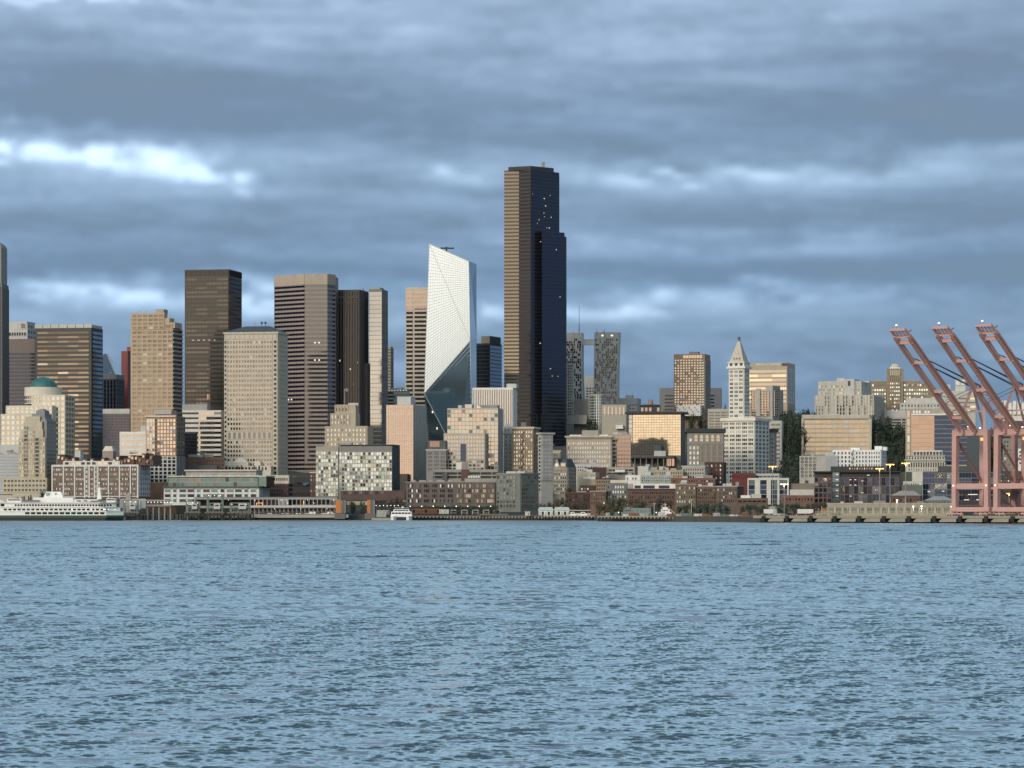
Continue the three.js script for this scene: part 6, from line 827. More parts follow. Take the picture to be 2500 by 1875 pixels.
low('office_building', 'white flat roofs beside the stone gable building', [1407, 1466, 1466], 1133, 2890, M.lightGrey, { c: 10, r: 2, p: 7, roof: 4 });
low('brick_building', 'maroon brick rear wall beside the flat white roofs', [1428, 1480, 1480], 1141, 2850, M.brickDark, { roof: 2 });
low('brick_building', 'vivid red painted rooftop building below the white pyramid tower', [1787, 1842, 1842], 1155, 2690, mat(0.15, 0.04, 0.035, 0.9, 0, texBrick), { c: 8, r: 1, p: 8, glass: M.gDark });
low('office_building', 'pale grey flat block with dark ribbon behind the white-framed apartments', [1842, 1902, 1904], 1156, 2700, mat(0.45, 0.45, 0.43), { c: 6, r: 1, p: 7, fw: 0.85, glass: M.gDark });
low('parking_garage', 'brown parking deck behind the small green trees', [1798, 1874, 1874], 1216, 2440, M.brickBrown, { c: 6, r: 1, p: 8, fw: 0.8, glass: M.gBlack, more: (b) => { b.block('roof_hut', M.white, 1808, 1832, 1209, 1217, -3, 4); b.block('roof_hut', M.lightGrey, 1834, 1858, 1206, 1217, -3, 4); } });
{ const wl = mat(0.58, 0.57, 0.53), b = building('apartment_building', 'white-framed apartments with dark glass bays and columns', { px: [1825, 1926, 1929], y: 1168, D: 2480, a: 7, wall: M.charcoal, dep: 22, base: 1235 }); for (const [a, c, n] of [[1828, 1843, 1], [1856, 1872, 1], [1882, 1898, 2], [1903, 1924, 2]]) punched(b, 'm', { xs: [b.fx(a), b.fx(c)], ys: [1172, 1230], c: n, r: 5, fw: 0.92, fh: 0.82, glass: () => pick([[M.gNavy, 0.5], [M.gTeal, 0.5]]), lip: 0.3, wall: M.midGrey, part: 'bay_frame' }); for (const [a, c] of [[1825, 1828], [1843, 1856], [1872, 1882], [1898, 1903], [1922, 1926]]) b.block('white_column', wl, a, c, 1168, 1232, b.d / 2 - 0.1, b.d / 2 + 0.8); b.block('white_beam', wl, 1825, 1926, 1167, 1172, -b.d / 2, b.d / 2 + 0.9); b.done(); }
low('brick_building', 'red brick annex with grey vaulted roof beside the dark brick office', [1907, 1988, 1988], 1209, 2470, mat(0.2, 0.11, 0.085, 0.9, 0, texBrick), { c: 10, r: 1, p: 12, more: (b) => { b.block('vaulted_roof', M.lightGrey, 1928, 1987, 1195, 1209.5, -8, 5); b.block('tarp_roof', mat(0.2, 0.17, 0.13), 1930, 1988, 1180, 1197, -9, -2); } });
low('brick_building', 'red brick gatehouse with hipped tan roof behind the light masts', [2176, 2247, 2248], 1210, 2420, M.brick, { c: 8, r: 1, p: 14, more: (b) => b.mb('hip_roof', mat(0.3, 0.27, 0.24)).pyramid(-b.W / 2 - 0.6, b.W / 2 + 0.6, -b.d / 2, b.d / 2 + 0.6, b.h, b.vy(1198), -b.W / 2 + 6, b.W / 2 - 6, -3, 3) });
low('office_building', 'low white office over green-grey store beside the navy glass office', [2205, 2251, 2251], 1175, 2540, M.lightGrey, { c: 8, r: 1, p: 7, more: (b) => b.block('store', mat(0.12, 0.14, 0.13), 2202, 2252, 1184, 1205, b.d / 2, b.d / 2 + 2) });
low('apartment_building', 'mossy grey apartments on the slope behind the second crane', [2448, 2500, 2510], 1070, 3000, mat(0.22, 0.22, 0.2), { a: 12, c: 7, r: 6, p: 10 });
low('apartment_building', 'small white house block at the picture edge behind cranes'.replace('at the picture edge ', ''), [2484, 2530, 2531], 1095, 2950, M.white, { c: 4, r: 4, p: 9, glass: M.gDark });
low('brick_building', 'dark latticed shed behind the crane legs', [2440, 2490, 2491], 1150, 2540, M.charcoal, { c: 8, r: 3, p: 8 });

// ---------------------------------------------------------------- trees
const crownKinds = {};
function crownGeometry(kind, seed) {
  const r = rngOf(seed), p = [], n = [], quad = (x, y, z, s, nx, ny, nz) => { const N = new THREE.Vector3(nx + (r() - 0.5) * 0.9, ny + (r() - 0.5) * 0.9, nz + (r() - 0.5) * 0.9).normalize(), a = new THREE.Vector3(r() - 0.5, r() - 0.5, r() - 0.5).cross(N).normalize(), b = new THREE.Vector3().crossVectors(N, a); const c = [[-1, -0.7], [1, -0.8], [0.9, 0.8], [-0.8, 0.7]].map(([u, v]) => [x + (a.x * u + b.x * v) * s, y + (a.y * u + b.y * v) * s, z + (a.z * u + b.z * v) * s]); for (const k of [0, 1, 2, 0, 2, 3]) { p.push(...c[k]); n.push(N.x, N.y, N.z); } };
  if (kind === 'conifer') { for (let i = 0; i < 900; i++) { const t = Math.pow(r(), 0.8), y = 0.06 + 0.94 * t, layer = 0.75 + 0.25 * Math.sin(t * 46 + seed), R = 0.4 * Math.pow(1 - t, 0.8) * layer + 0.02, a = r() * 6.283, d = Math.sqrt(r()) * R; quad(Math.cos(a) * d, y - d * 0.25, Math.sin(a) * d, 0.022 + 0.012 * r(), Math.cos(a), 0.5, Math.sin(a)); } }
  else { const lobes = []; for (let i = 0; i < 9; i++) { const a = r() * 6.283, q = 0.30 * Math.sqrt(r()); lobes.push([Math.cos(a) * q, 0.32 + 0.5 * r(), Math.sin(a) * q, 0.15 + 0.11 * r()]); } for (let i = 0; i < 760; i++) { const l = lobes[Math.floor(r() * lobes.length)], v = new THREE.Vector3(r() - 0.5, r() - 0.5, r() - 0.5).normalize(), d = l[3] * Math.pow(r(), 0.35) * (0.85 + 0.4 * r()); quad(l[0] + v.x * d, l[1] + v.y * d * 0.9, l[2] + v.z * d, 0.022 + 0.016 * r(), v.x, v.y + 0.3, v.z); } }
  const g = new THREE.BufferGeometry(); g.setAttribute('position', new THREE.Float32BufferAttribute(p, 3)); g.setAttribute('normal', new THREE.Float32BufferAttribute(n, 3)); return g;
}
for (const k of ['conifer', 'round']) crownKinds[k] = [0, 1, 2, 3].map((i) => crownGeometry(k, 31 + i * 7));
const leaf = (r, g, b) => mat(r, g, b, 0.9, 0, null, { transmission: 0.25 });
const leafMats = { dark: [leaf(0.025, 0.042, 0.024), leaf(0.032, 0.05, 0.028)], mid: [leaf(0.045, 0.075, 0.035), leaf(0.055, 0.08, 0.04)], olive: [leaf(0.12, 0.10, 0.045), leaf(0.10, 0.095, 0.045)], brown: [leaf(0.10, 0.072, 0.045), leaf(0.085, 0.07, 0.045)], blue: [leaf(0.035, 0.075, 0.055), leaf(0.045, 0.085, 0.065)] };
const bark = mat(0.06, 0.045, 0.035, 0.95, 0, texBrick), trunkGeo = (() => { const g = new THREE.CylinderGeometry(0.018, 0.035, 0.6, 7).translate(0, 0.3, 0), l = [g]; for (let i = 0; i < 4; i++) l.push(new THREE.CylinderGeometry(0.006, 0.014, 0.34, 5).translate(0, 0.17, 0).rotateZ(0.7).rotateY(i * 1.6).translate(0, 0.34 + i * 0.05, 0)); return mergeGeometries(l); })();
function tree(shape, tone, label, group, px, yTop, D, width, lift = 0) {
  const base = groundAt(D) - 0.6 + lift, h = wy(yTop, D) - base, w = width / F * D, i = Math.floor(rnd() * 4), g = thing(shape === 'conifer' ? 'conifer_tree' : 'leafy_tree', label, 'tree', wx(px, D), base, -D, rnd() * 6.28, group);
  piece('trunk', trunkGeo, bark, g, 0, 0, 0, h, h, h); piece('crown', crownKinds[shape][i], leafMats[tone][i % 2], g, 0, 0, 0, w / (shape === 'conifer' ? 0.7 : 0.86), h, w / (shape === 'conifer' ? 0.7 : 0.86)); return g;
}
const grove = (shape, tone, label, group, list) => { for (const [px, y, D, w, l] of list) tree(shape, tone, label, group, px, y, D, w, l); };
grove('conifer', 'dark', 'tall dark conifer on the steep slope below the hospital garages', 'dark conifers on the hillside', [[1931, 1004, 3200, 44], [1950, 1010, 3190, 40], [2132, 1016, 3190, 40], [2168, 1018, 3180, 46]]);
grove('round', 'dark', 'dense dark evergreen mass on the freeway slope', 'dark trees on the freeway slope', [[1966, 986, 3330, 34], [1976, 990, 3330, 34], [1918, 986, 3260, 46], [1936, 992, 3250, 50], [1952, 1000, 3230, 46], [1910, 1010, 3220, 40], [2136, 1008, 3220, 44], [2152, 1022, 3180, 52], [2180, 1020, 3180, 54], [2204, 1030, 3170, 44], [2130, 1040, 3150, 40], [1912, 1026, 3150, 34], [1935, 1040, 3120, 36], [1956, 1030, 3150, 30], [1918, 1098, 2980, 38], [1938, 1106, 2960, 44], [1955, 1112, 2940, 34], [1900, 1130, 2940, 34], [1925, 1132, 2900, 46], [1950, 1140, 2880, 34], [2168, 1066, 3080, 40], [2190, 1060, 3100, 44], [2206, 1076, 3060, 34], [2180, 1092, 3000, 46], [2200, 1100, 2980, 40], [2145, 1050, 3140, 34], [2420, 1040, 3100, 40], [2455, 1030, 3120, 36], [2432, 1140, 2760, 26]]);
grove('round', 'dark', 'small dark tree among the rooftops of the hill', 'small hilltop trees', [[1438, 1012, 3360, 22], [1448, 1018, 3350, 20], [1545, 1002, 3400, 16], [1558, 1006, 3400, 16], [1690, 1008, 3420, 26], [1712, 1008, 3400, 28], [1735, 992, 3620, 20], [1660, 1004, 3420, 18], [2012, 1005, 3400, 10], [2055, 1003, 3400, 9], [1772, 985, 3700, 14]]);
grove('round', 'olive', 'olive autumn tree massed along the wharf road', 'olive autumn trees by the wharf', [[1463, 1222, 2420, 22], [1478, 1216, 2425, 26], [1496, 1214, 2420, 28], [1514, 1211, 2428, 28], [1532, 1210, 2430, 28], [1549, 1209, 2425, 28], [1566, 1214, 2420, 26], [1488, 1226, 2405, 22], [1524, 1224, 2405, 26], [1556, 1224, 2405, 22]]);
grove('round', 'brown', 'bare brownish tree in front of the brick warehouses', 'brown autumn trees', [[1326, 1228, 2660, 22], [1343, 1222, 2655, 22], [1362, 1214, 2650, 26], [1392, 1178, 2690, 30], [1408, 1190, 2680, 26], [1380, 1212, 2650, 24], [1404, 1222, 2640, 26], [1424, 1220, 2640, 20], [1608, 1206, 2440, 26], [1632, 1214, 2430, 20], [955, 1214, 2720, 20], [975, 1212, 2722, 24], [930, 1218, 2718, 18], [1996, 1222, 2300, 20], [2012, 1220, 2300, 22], [1985, 1226, 2290, 18], [1975, 1166, 2680, 26], [1958, 1170, 2680, 24], [103, 1196, 2722, 22], [118, 1192, 2724, 20]]);
grove('round', 'mid', 'green street tree along the waterfront road', 'green street trees along the waterfront', [[1022, 1233, 2712, 18], [1042, 1231, 2712, 18], [1064, 1230, 2712, 20], [1086, 1231, 2712, 18], [1106, 1232, 2712, 18], [1128, 1232, 2712, 18], [1150, 1231, 2712, 20], [1176, 1233, 2712, 16], [1196, 1229, 2705, 22], [1210, 1232, 2700, 20], [1330, 1240, 2625, 14], [838, 1222, 2725, 18], [862, 1220, 2725, 20], [886, 1222, 2725, 16], [40, 1206, 2722, 12], [56, 1205, 2722, 12], [72, 1206, 2722, 12]]);
grove('round', 'blue', 'young green tree in the row behind the port yard', 'young trees behind the port yard', [[1590, 1234, 2400, 20], [1658, 1232, 2370, 20], [1672, 1228, 2365, 24], [1690, 1229, 2360, 24], [1708, 1227, 2360, 26], [1726, 1224, 2355, 26], [1742, 1226, 2350, 26], [1758, 1222, 2345, 24], [1774, 1230, 2340, 24], [1816, 1232, 2310, 18], [1832, 1226, 2310, 26], [1850, 1228, 2305, 24], [1868, 1230, 2300, 22], [1900, 1232, 2290, 20], [1918, 1226, 2290, 26], [1938, 1224, 2290, 28], [1956, 1226, 2290, 26], [1972, 1228, 2285, 22]]);

// ---------------------------------------------------------------- the car ferry at its berth
{
  const D = 2520, k = D / F, g = thing('ferry', 'white double-ended car ferry with green hull stripe and tall funnel', 'ferry', wx(120, D), 0, -D), X = (x) => (x - 120) * k, Y = (y) => wy(y, D), Zf = 11;
  const hull = (y0, y1, inset, xl, xr, m, name) => { const mb = new MB(); mb.prism([[X(xl), Zf - inset], [X(xr) - 12, Zf - inset], [X(xr), 2], [X(xr), -2], [X(xr) - 12, -Zf + inset], [X(xl), -Zf + inset]], Y(y0), Y(y1)); return mb.mesh(name, m, g); };
  hull(1273, 1263.5, 0.3, -80, 300, M.shipBlack, 'hull'); hull(1263.5, 1258, 0, -82, 304, M.shipGreen, 'hull_stripe'); hull(1258, 1249, 0.05, -82, 302, M.shipWhite, 'car_deck'); hull(1249, 1248, -0.5, -82, 303, M.shipWhite, 'rub_rail'); hull(1248, 1239, 0.6, -78, 294, M.shipWhite, 'passenger_deck'); hull(1239, 1238, 0, -78, 296, M.shipWhite, 'deck_edge'); hull(1238, 1228, 1.0, -70, 284, M.shipWhite, 'cabin_deck'); hull(1228, 1226.6, 0.2, -70, 288, M.shipWhite, 'sun_deck');
  for (let i = 0; i < 14; i++) piece('car_deck_opening', unit, M.gDark, g, X(72 + i * 14), Y(1253), Zf + 0.0, 13 * k * 0.82, 5 * k, 0.2);
  for (let i = 0; i < 23; i++) piece('window', unit, M.gMid, g, X(18 + i * 11.2), Y(1244), Zf - 0.55, 9 * k * 0.85, 4.4 * k, 0.15);
  for (let i = 0; i < 34; i++) piece('window', unit, M.gDark, g, X(43 + i * 7), Y(1233.5), Zf - 0.95, 4.6 * k, 4.6 * k, 0.15);
  for (const [x, s] of [[258, 2], [262, 1], [268, 1], [285, 1], [180, 1], [228, 1]]) piece('deck_lamp', unit, M.bulbWhite, g, X(x), Y(1243.5), Zf - 0.3, 0.5 * s, 0.4, 0.3);
  const ph = (x0, x1, y) => { const mb = new MB(); mb.box(X(x0), X(x1), Y(1227), Y(y), -6, 6); mb.mesh('pilothouse', M.shipWhite, g); piece('pilothouse_window', unit, M.gDark, g, X((x0 + x1) / 2), Y(y + 3), 6.05, (x1 - x0) * k * 0.85, 2.6 * k, 0.2); };
  ph(20, 55, 1217.5); ph(262, 284, 1217); piece('bridge_window', unit, M.gDark, g, X(11), Y(1233), Zf - 0.9, 9 * k, 6 * k, 0.3);
  const dh = new MB(); dh.box(X(84), X(182), Y(1227), Y(1214.5), -7, 7).box(X(182), X(240), Y(1227), Y(1219), -6, 6); dh.mesh('deck_house', M.shipWhite, g);
  const fn = new MB(); fn.pyramid(X(108), X(156), -4, 4, Y(1214.6), Y(1200.5), X(114), X(150), -3.4, 3.4); fn.mesh('funnel', M.shipWhite, g); for (let i = 0; i < 3; i++) piece('funnel_stripe', unit, M.shipGreen, g, X(119), Y(1204 + i * 3.2), 3.75, 10 * k, 0.5, 0.3); piece('funnel_emblem', unit, M.shipGreen, g, X(138), Y(1206), 3.7, 3 * k, 4 * k, 0.3);
  const lb = new MB(); for (let i = 0; i < 17; i++) lb.box(X(57 + i * 2.6), X(58.8 + i * 2.6), Y(1226.5), Y(1221), 8, 9.6); for (let i = 0; i < 14; i++) lb.box(X(224 + i * 2.4), X(225.8 + i * 2.4), Y(1226.5), Y(1222), 8, 9.6); lb.mesh('life_raft_rack', mat(0.10, 0.13, 0.15), g).userData.kind = 'stuff'; const rl = new MB(); for (const y of [1223, 1225]) rl.box(X(-60), X(286), Y(y) - 0.06, Y(y) + 0.06, 10, 10.1); for (let i = 0; i < 60; i++) rl.box(X(-60 + i * 5.8), X(-60 + i * 5.8) + 0.1, Y(1227), Y(1223), 10, 10.1); rl.mesh('railing', M.shipWhite, g);
  for (const [x, w] of [[196, 10], [212, 8]]) piece('boat_davit', unit, M.steelDark, g, X(x), Y(1223), 8.6, w * k, 3 * k, 1.5);
  const mm = new MB(); mm.pyramid(X(237), X(248), -1.6, 1.6, Y(1219), Y(1190), X(241), X(244), -0.4, 0.4).box(X(234), X(252), Y(1194), Y(1193), -0.3, 0.3).box(X(235), X(250), Y(1200), Y(1199.2), -0.3, 0.3).bar([X(242.5), Y(1190), 0], [X(242.5), Y(1180), 0], 0.3); mm.mesh('mast', M.shipWhite, g); piece('mast_light', unit, M.litWhite, g, X(242), Y(1178.5), 0, 0.8, 0.8, 0.8);
  for (const [x0, x1] of [[249, 276], [-4, 28]]) { const a = new MB(); a.prism([[X(x0), 5], [X(x1), 5], [X(x1), -5], [X(x0), -5]], Y(1208.6), Y(1206.6)); a.mesh('green_awning', M.shipGreen, g); for (const x of [x0 + 1, x1 - 1]) { const p = new MB(); p.bar([X(x), Y(1208), 4], [X(x), Y(1218), 4], 0.2); p.mesh('awning_post', M.shipWhite, g); } }
}
// ---------------------------------------------------------------- ferry docks and terminal
const D0 = 2690, S0 = D0 / F, PX = (x) => wx(x, D0), PY = (y) => wy(y, D0);
function dock(name, label, cat, px, D, group) { const g = thing(name, label, cat, wx(px, D), 0, -D, 0, group); g.X = (x) => wx(x, D) - wx(px, D); g.Y = (y) => wy(y, D); g.k = D / F; return g; }
const truss = (mb, x0, x1, y0, y1, z, n, w) => { mb.bar([x0, y0, z], [x1, y0, z], w); mb.bar([x0, y1, z], [x1, y1, z], w); for (let i = 0; i <= n; i++) { const a = lerp(x0, x1, i / n); mb.bar([a, y0, z], [a, y1, z], w * 0.8); if (i < n) { const b = lerp(x0, x1, (i + 1) / n); mb.bar([a, i % 2 ? y1 : y0, z], [b, i % 2 ? y0 : y1, z], w * 0.7); } } };
for (const [px, w, yt, lab] of [[318, 34, 1222, 'grey transfer bridge tower beside the moored ferry bow'], [470, 30, 1225, 'green grey vehicle ramp tower with white panel at the ferry slip'], [524, 36, 1207, 'tall green steel gantry over the ferry slip'], [584, 44, 1228, 'trussed passenger ramp with pale cabin at the ferry slip']]) {
  const g = dock('transfer_span', lab, 'ferry dock', px, 2640, 'ferry transfer spans'), mb = new MB(), X = g.X, Y = g.Y;
  for (const s of [-1, 1]) for (const z of [0, -9]) mb.bar([X(px + s * w / 2), 0, z], [X(px + s * w / 2), Y(yt), z], 0.9); for (const y of [yt, lerp(yt, 1250, 0.5), 1250]) for (const z of [0, -9]) mb.bar([X(px - w / 2), Y(y), z], [X(px + w / 2), Y(y), z], 0.7); truss(mb, X(px - w / 2), X(px + w / 2), Y(1250), Y(lerp(yt, 1250, 0.5)), 0.2, 5, 0.45); mb.mesh('steel_frame', M.steelGreen, g);
  piece('ramp', unit, M.concreteDark, g, 0, Y(1252), -6, w * 1.35 * g.k, 1.2, 14); piece('apron', unit, M.steelDark, g, 0, Y(1258), 2, w * 0.9 * g.k, 1.4, 9); piece('cabin', unit, M.lightGrey, g, X(px + w * 0.18), Y(1236), 1, w * 0.42 * g.k, 14 * g.k, 4); piece('cabin_window', unit, M.gDark, g, X(px + w * 0.18), Y(1234), 3.1, w * 0.25 * g.k, 3 * g.k, 0.15);
  for (let i = 0; i < 7; i++) piece('fender_pile', cylinder, M.timber, g, X(px - w * 0.7 + i * w * 0.23), 1.6, 4 + (i % 3) * 1.2, 0.9, 8, 0.9); for (let i = 0; i < 3; i++) piece('dock_lamp', unit, M.bulbWhite, g, X(px - w * 0.4 + i * w * 0.4), Y(yt + 3), 0.6, 0.45, 0.4, 0.4);
}
{ // sheltered walkway from the north
  const g = dock('walkway', 'covered overhead passenger walkway with a line of lights beside the ferry', 'walkway', 385, 2660), X = g.X, Y = g.Y; piece('roof', unit, M.lightGrey, g, X(388), Y(1222), 0, 62 * g.k, 1, 5); piece('deck', unit, M.concrete, g, X(388), Y(1234), 0, 62 * g.k, 1.4, 5); const t = new MB(); truss(t, X(357), X(419), Y(1233), Y(1222), 2.6, 9, 0.35); for (let i = 0; i < 5; i++) t.bar([X(360 + i * 14), 0, 0], [X(360 + i * 14), Y(1234), 0], 1); t.mesh('truss', M.steelGrey, g); for (let i = 0; i < 8; i++) piece('walkway_lamp', unit, M.bulbWhite, g, X(362 + i * 8), Y(1226), 2.7, 0.5, 0.4, 0.3); piece('head_house', unit, M.lightGrey, g, X(330), Y(1233), -2, 26 * g.k, 22 * g.k, 8); piece('head_house_window', unit, M.gDark, g, X(322), Y(1232), 2.1, 4 * g.k, 10 * g.k, 0.2); piece('stair_tower', unit, M.grey, g, X(313), Y(1228), -3, 12 * g.k, 44 * g.k, 6);
}
{ // main terminal hall
  const g = dock('ferry_terminal', 'long low ferry terminal with flat grey roof and amber lit hall', 'terminal', 640, 2700), X = g.X, Y = g.Y, k = g.k;
  piece('roof', unit, M.midGrey, g, X(650), Y(1215.5), -8, 348 * k, 4.2 * k, 26); piece('roof_edge', unit, M.lightGrey, g, X(650), Y(1218.4), 5.3, 348 * k, 0.5, 0.4); piece('back_wall', unit, mat(0.09, 0.075, 0.06), g, X(640), Y(1228), -8, 330 * k, 22 * k, 12); piece('white_gable', unit, M.lightGrey, g, X(692), Y(1226), 3, 24 * k, 15 * k, 5);
  for (let i = 0; i < 30; i++) { const x = 484 + i * 10.6; if (x > 678 && x < 706) continue; piece('hall_window', unit, i > 12 && i < 19 ? M.gCopper : (i > 22 ? M.gMid : M.gDark), g, X(x), Y(1227), -1.8, 9 * k, 13 * k, 0.25); }
  piece('deck', unit, M.concrete, g, X(655), Y(1238), 2, 350 * k, 1.6, 14); piece('parapet', unit, M.lightGrey, g, X(720), Y(1236.5), 9, 210 * k, 5.4 * k, 0.5); const rl = new MB(); for (let i = 0; i < 40; i++) rl.box(X(716 + i * 2.9), X(716 + i * 2.9) + 0.25, Y(1239), Y(1233), 9.2, 9.5); rl.box(X(715), X(832), Y(1233.4), Y(1232.8), 9.1, 9.6); rl.mesh('railing', M.white, g);
  const col = new MB(); for (let i = 0; i < 22; i++) col.box(X(612 + i * 10.2), X(612 + i * 10.2) + 0.8, Y(1262), Y(1219), 7, 7.8); col.mesh('column', M.midGrey, g).userData.kind = 'stuff'; piece('undercroft', unit, M.concreteDark, g, X(700), Y(1250), 0, 240 * k, 20 * k, 8); piece('quay', unit, M.concrete, g, X(735), Y(1260), 6, 235 * k, 8 * k, 22); piece('quay_edge', unit, M.timber, g, X(735), Y(1267), 14.5, 235 * k, 6 * k, 1.2);
  const fr = new MB(); fr.box(X(628), X(643), Y(1228.6), Y(1227.6), 8, 8.4).box(X(628), X(629), Y(1236), Y(1228), 8, 8.4).box(X(642), X(643), Y(1236), Y(1228), 8, 8.4).box(X(742), X(743.4), Y(1232), Y(1222), 8, 8.4); fr.mesh('amber_light_frame', M.litOrange, g);
  for (let i = 0; i < 18; i++) piece('terminal_lamp', unit, M.bulbWhite, g, X(560 + i * 16), Y(1221 + (i % 4) * 7), 8.2, 0.35, 0.35, 0.35); const pl = new MB(); for (let i = 0; i < 28; i++) pl.box(X(622 + i * 8.3), X(622 + i * 8.3) + 1, -3, 2, 14, 15); pl.mesh('quay_pile', M.timber, g).userData.kind = 'stuff';
  for (const [x, w] of [[470, 40], [520, 30], [560, 60], [610, 40]]) piece('slip_deck', unit, M.concreteDark, g, X(x), Y(1262), 4, w * k, 5 * k, 14); for (let i = 0; i < 34; i++) piece('fender_pile', cylinder, M.timber, g, X(306 + i * 9.6 + (i % 3)), 0.8, 18 + (i % 4) * 2, 0.8 + (i % 2) * 0.3, 6 + (i % 5) * 0.5, 0.9);
}
{ const body = [M.white, M.lightGrey, mat(0.1, 0.11, 0.13, 0.4, 0.2, texPaint), mat(0.25, 0.05, 0.04, 0.4, 0.1, texPaint), mat(0.05, 0.08, 0.14, 0.4, 0.2, texPaint)], kinds = ['white', 'silver', 'charcoal', 'red', 'blue'], r = rngOf(404);
  for (let i = 0; i < 22; i++) { const x = 640 + i * 8.4 + r() * 3, k = Math.floor(r() * 5), van = r() < 0.25, g = thing('queued_car', `${kinds[k]} ${van ? 'van' : 'car'} waiting on the ferry dock below the terminal deck`, 'car', wx(x, 2684), wy(1256, 2684), -2684 - r() * 2, r() < 0.5 ? 0.1 : 1.4, `${kinds[k]} ${van ? 'vans' : 'cars'} waiting on the ferry dock`); const b = new MB(); b.box(-2.2, 2.2, 0.35, 1.1, -0.9, 0.9); b.mesh('body', body[k], g); const c = new MB(); c.pyramid(-1.7, 1.4, -0.85, 0.85, 1.1, van ? 2.3 : 1.65, van ? -1.6 : -1.1, 0.9, -0.7, 0.7); c.mesh('cabin', van ? body[k] : M.gDark, g); for (const s of [-1.4, 1.4]) for (const z of [-0.8, 0.8]) piece('wheel', cylinder, M.shipBlack, g, s, 0.35, z, 0.7, 0.25, 0.7).rotation.x = Math.PI / 2; } }
for (const [x, y0, y1, lab] of [[826, 1221, 1252, 'broad orange wall panel inside the ferry entry building'], [900, 1220, 1254, 'tall orange pylon at the end of the terminal walkway']]) { const g = dock('orange_pylon', lab, 'pylon', x, 2684), w = x < 850 ? 13 : 7; piece('panel', unit, M.orange, g, 0, (g.Y(y0) + g.Y(y1)) / 2, 0, w * g.k, g.Y(y0) - g.Y(y1), 2.4); piece('glass_panel', unit, x < 850 ? M.gMid : M.gNavy, g, (w / 2 + 7) * g.k, (g.Y(y0) + g.Y(y1 - 2)) / 2, -0.6, 13 * g.k, g.Y(y0 + 1) - g.Y(y1), 2); piece('plinth', unit, M.concreteDark, g, 4 * g.k, g.Y(1260), 0, 26 * g.k, 14 * g.k, 5); for (let i = 0; i < 4; i++) piece('fin', unit, M.lightGrey, g, (w / 2 + 2 + i * 3) * g.k, (g.Y(y0) + g.Y(y1)) / 2, 1.3, 0.3, g.Y(y0) - g.Y(y1), 0.4); }
{ // floating landing and gangway
  const g = dock('gangway', 'pale trussed gangway and float beside the passenger boat', 'gangway', 932, 2676), mb = new MB(); truss(mb, g.X(920), g.X(950), g.Y(1262), g.Y(1246), 1, 6, 0.35); mb.mesh('truss', M.lightGrey, g); piece('float', unit, M.concrete, g, 0, 0.3, 3, 48 * g.k, 2.2, 8); piece('ramp_house', unit, M.lightGrey, g, g.X(932), g.Y(1254), -2, 22 * g.k, 14 * g.k, 4); piece('dolphin', unit, M.shipBlack, g, g.X(949), g.Y(1262), 4, 8 * g.k, 12 * g.k, 3); for (let i = 0; i < 7; i++) piece('float_lamp', unit, M.bulbWhite, g, g.X(918 + i * 9), g.Y(1234 + (i % 2)), -2, 0.45, 0.45, 0.45); const p = new MB(); for (let i = 0; i < 7; i++) p.bar([g.X(918 + i * 9), 0, -2], [g.X(918 + i * 9), g.Y(1235), -2], 0.25); p.mesh('lamp_post', M.steelDark, g);
}
{ // passenger catamaran, bow on
  const g = dock('passenger_boat', 'white passenger catamaran moored bow-on at the float', 'boat', 980, 2660), k = g.k, Y = g.Y, X = g.X; const h = new MB(); for (const s of [-1, 1]) h.prism([[s * 6.2 - 2.2, 4], [s * 6.2, 7.5], [s * 6.2 + 2.2, 4], [s * 6.2 + 2.2, -16], [s * 6.2 - 2.2, -16]], -0.6, Y(1260)); h.box(-8.6, 8.6, Y(1262), Y(1256.5), -16, 3.6); h.mesh('hull', M.shipWhite, g); const c = new MB(); c.box(-8.2, 8.2, Y(1256.5), Y(1249), -15, 2).pyramid(-6.8, 6.8, -13, 1.6, Y(1249), Y(1243), -6, 6, -12, 0.4); c.mesh('cabin', M.shipWhite, g); for (let i = 0; i < 6; i++) piece('cabin_window', unit, M.gDark, g, -6.5 + i * 2.6, Y(1253), 2.05, 2.1, 1.2, 0.15); for (let i = 0; i < 5; i++) piece('bridge_window', unit, M.gGreen, g, -4.6 + i * 2.3, Y(1246), 1.2, 2, 1.1, 0.3); piece('tunnel', unit, M.shipBlack, g, 0, 0.6, 3, 7, 2.4, 1.4); const r = new MB(); for (let i = 0; i < 9; i++) r.bar([-6 + i * 1.5, Y(1243), -2], [-6 + i * 1.5, Y(1239.5), -2], 0.12); r.bar([-6, Y(1239.6), -2], [6, Y(1239.6), -2], 0.14); r.bar([0, Y(1243), -5], [0, Y(1236), -5], 0.3); r.mesh('railing', M.shipWhite, g); piece('navigation_lamp', unit, M.bulbWhite, g, 1, Y(1238), -5, 0.5, 0.5, 0.5);
}
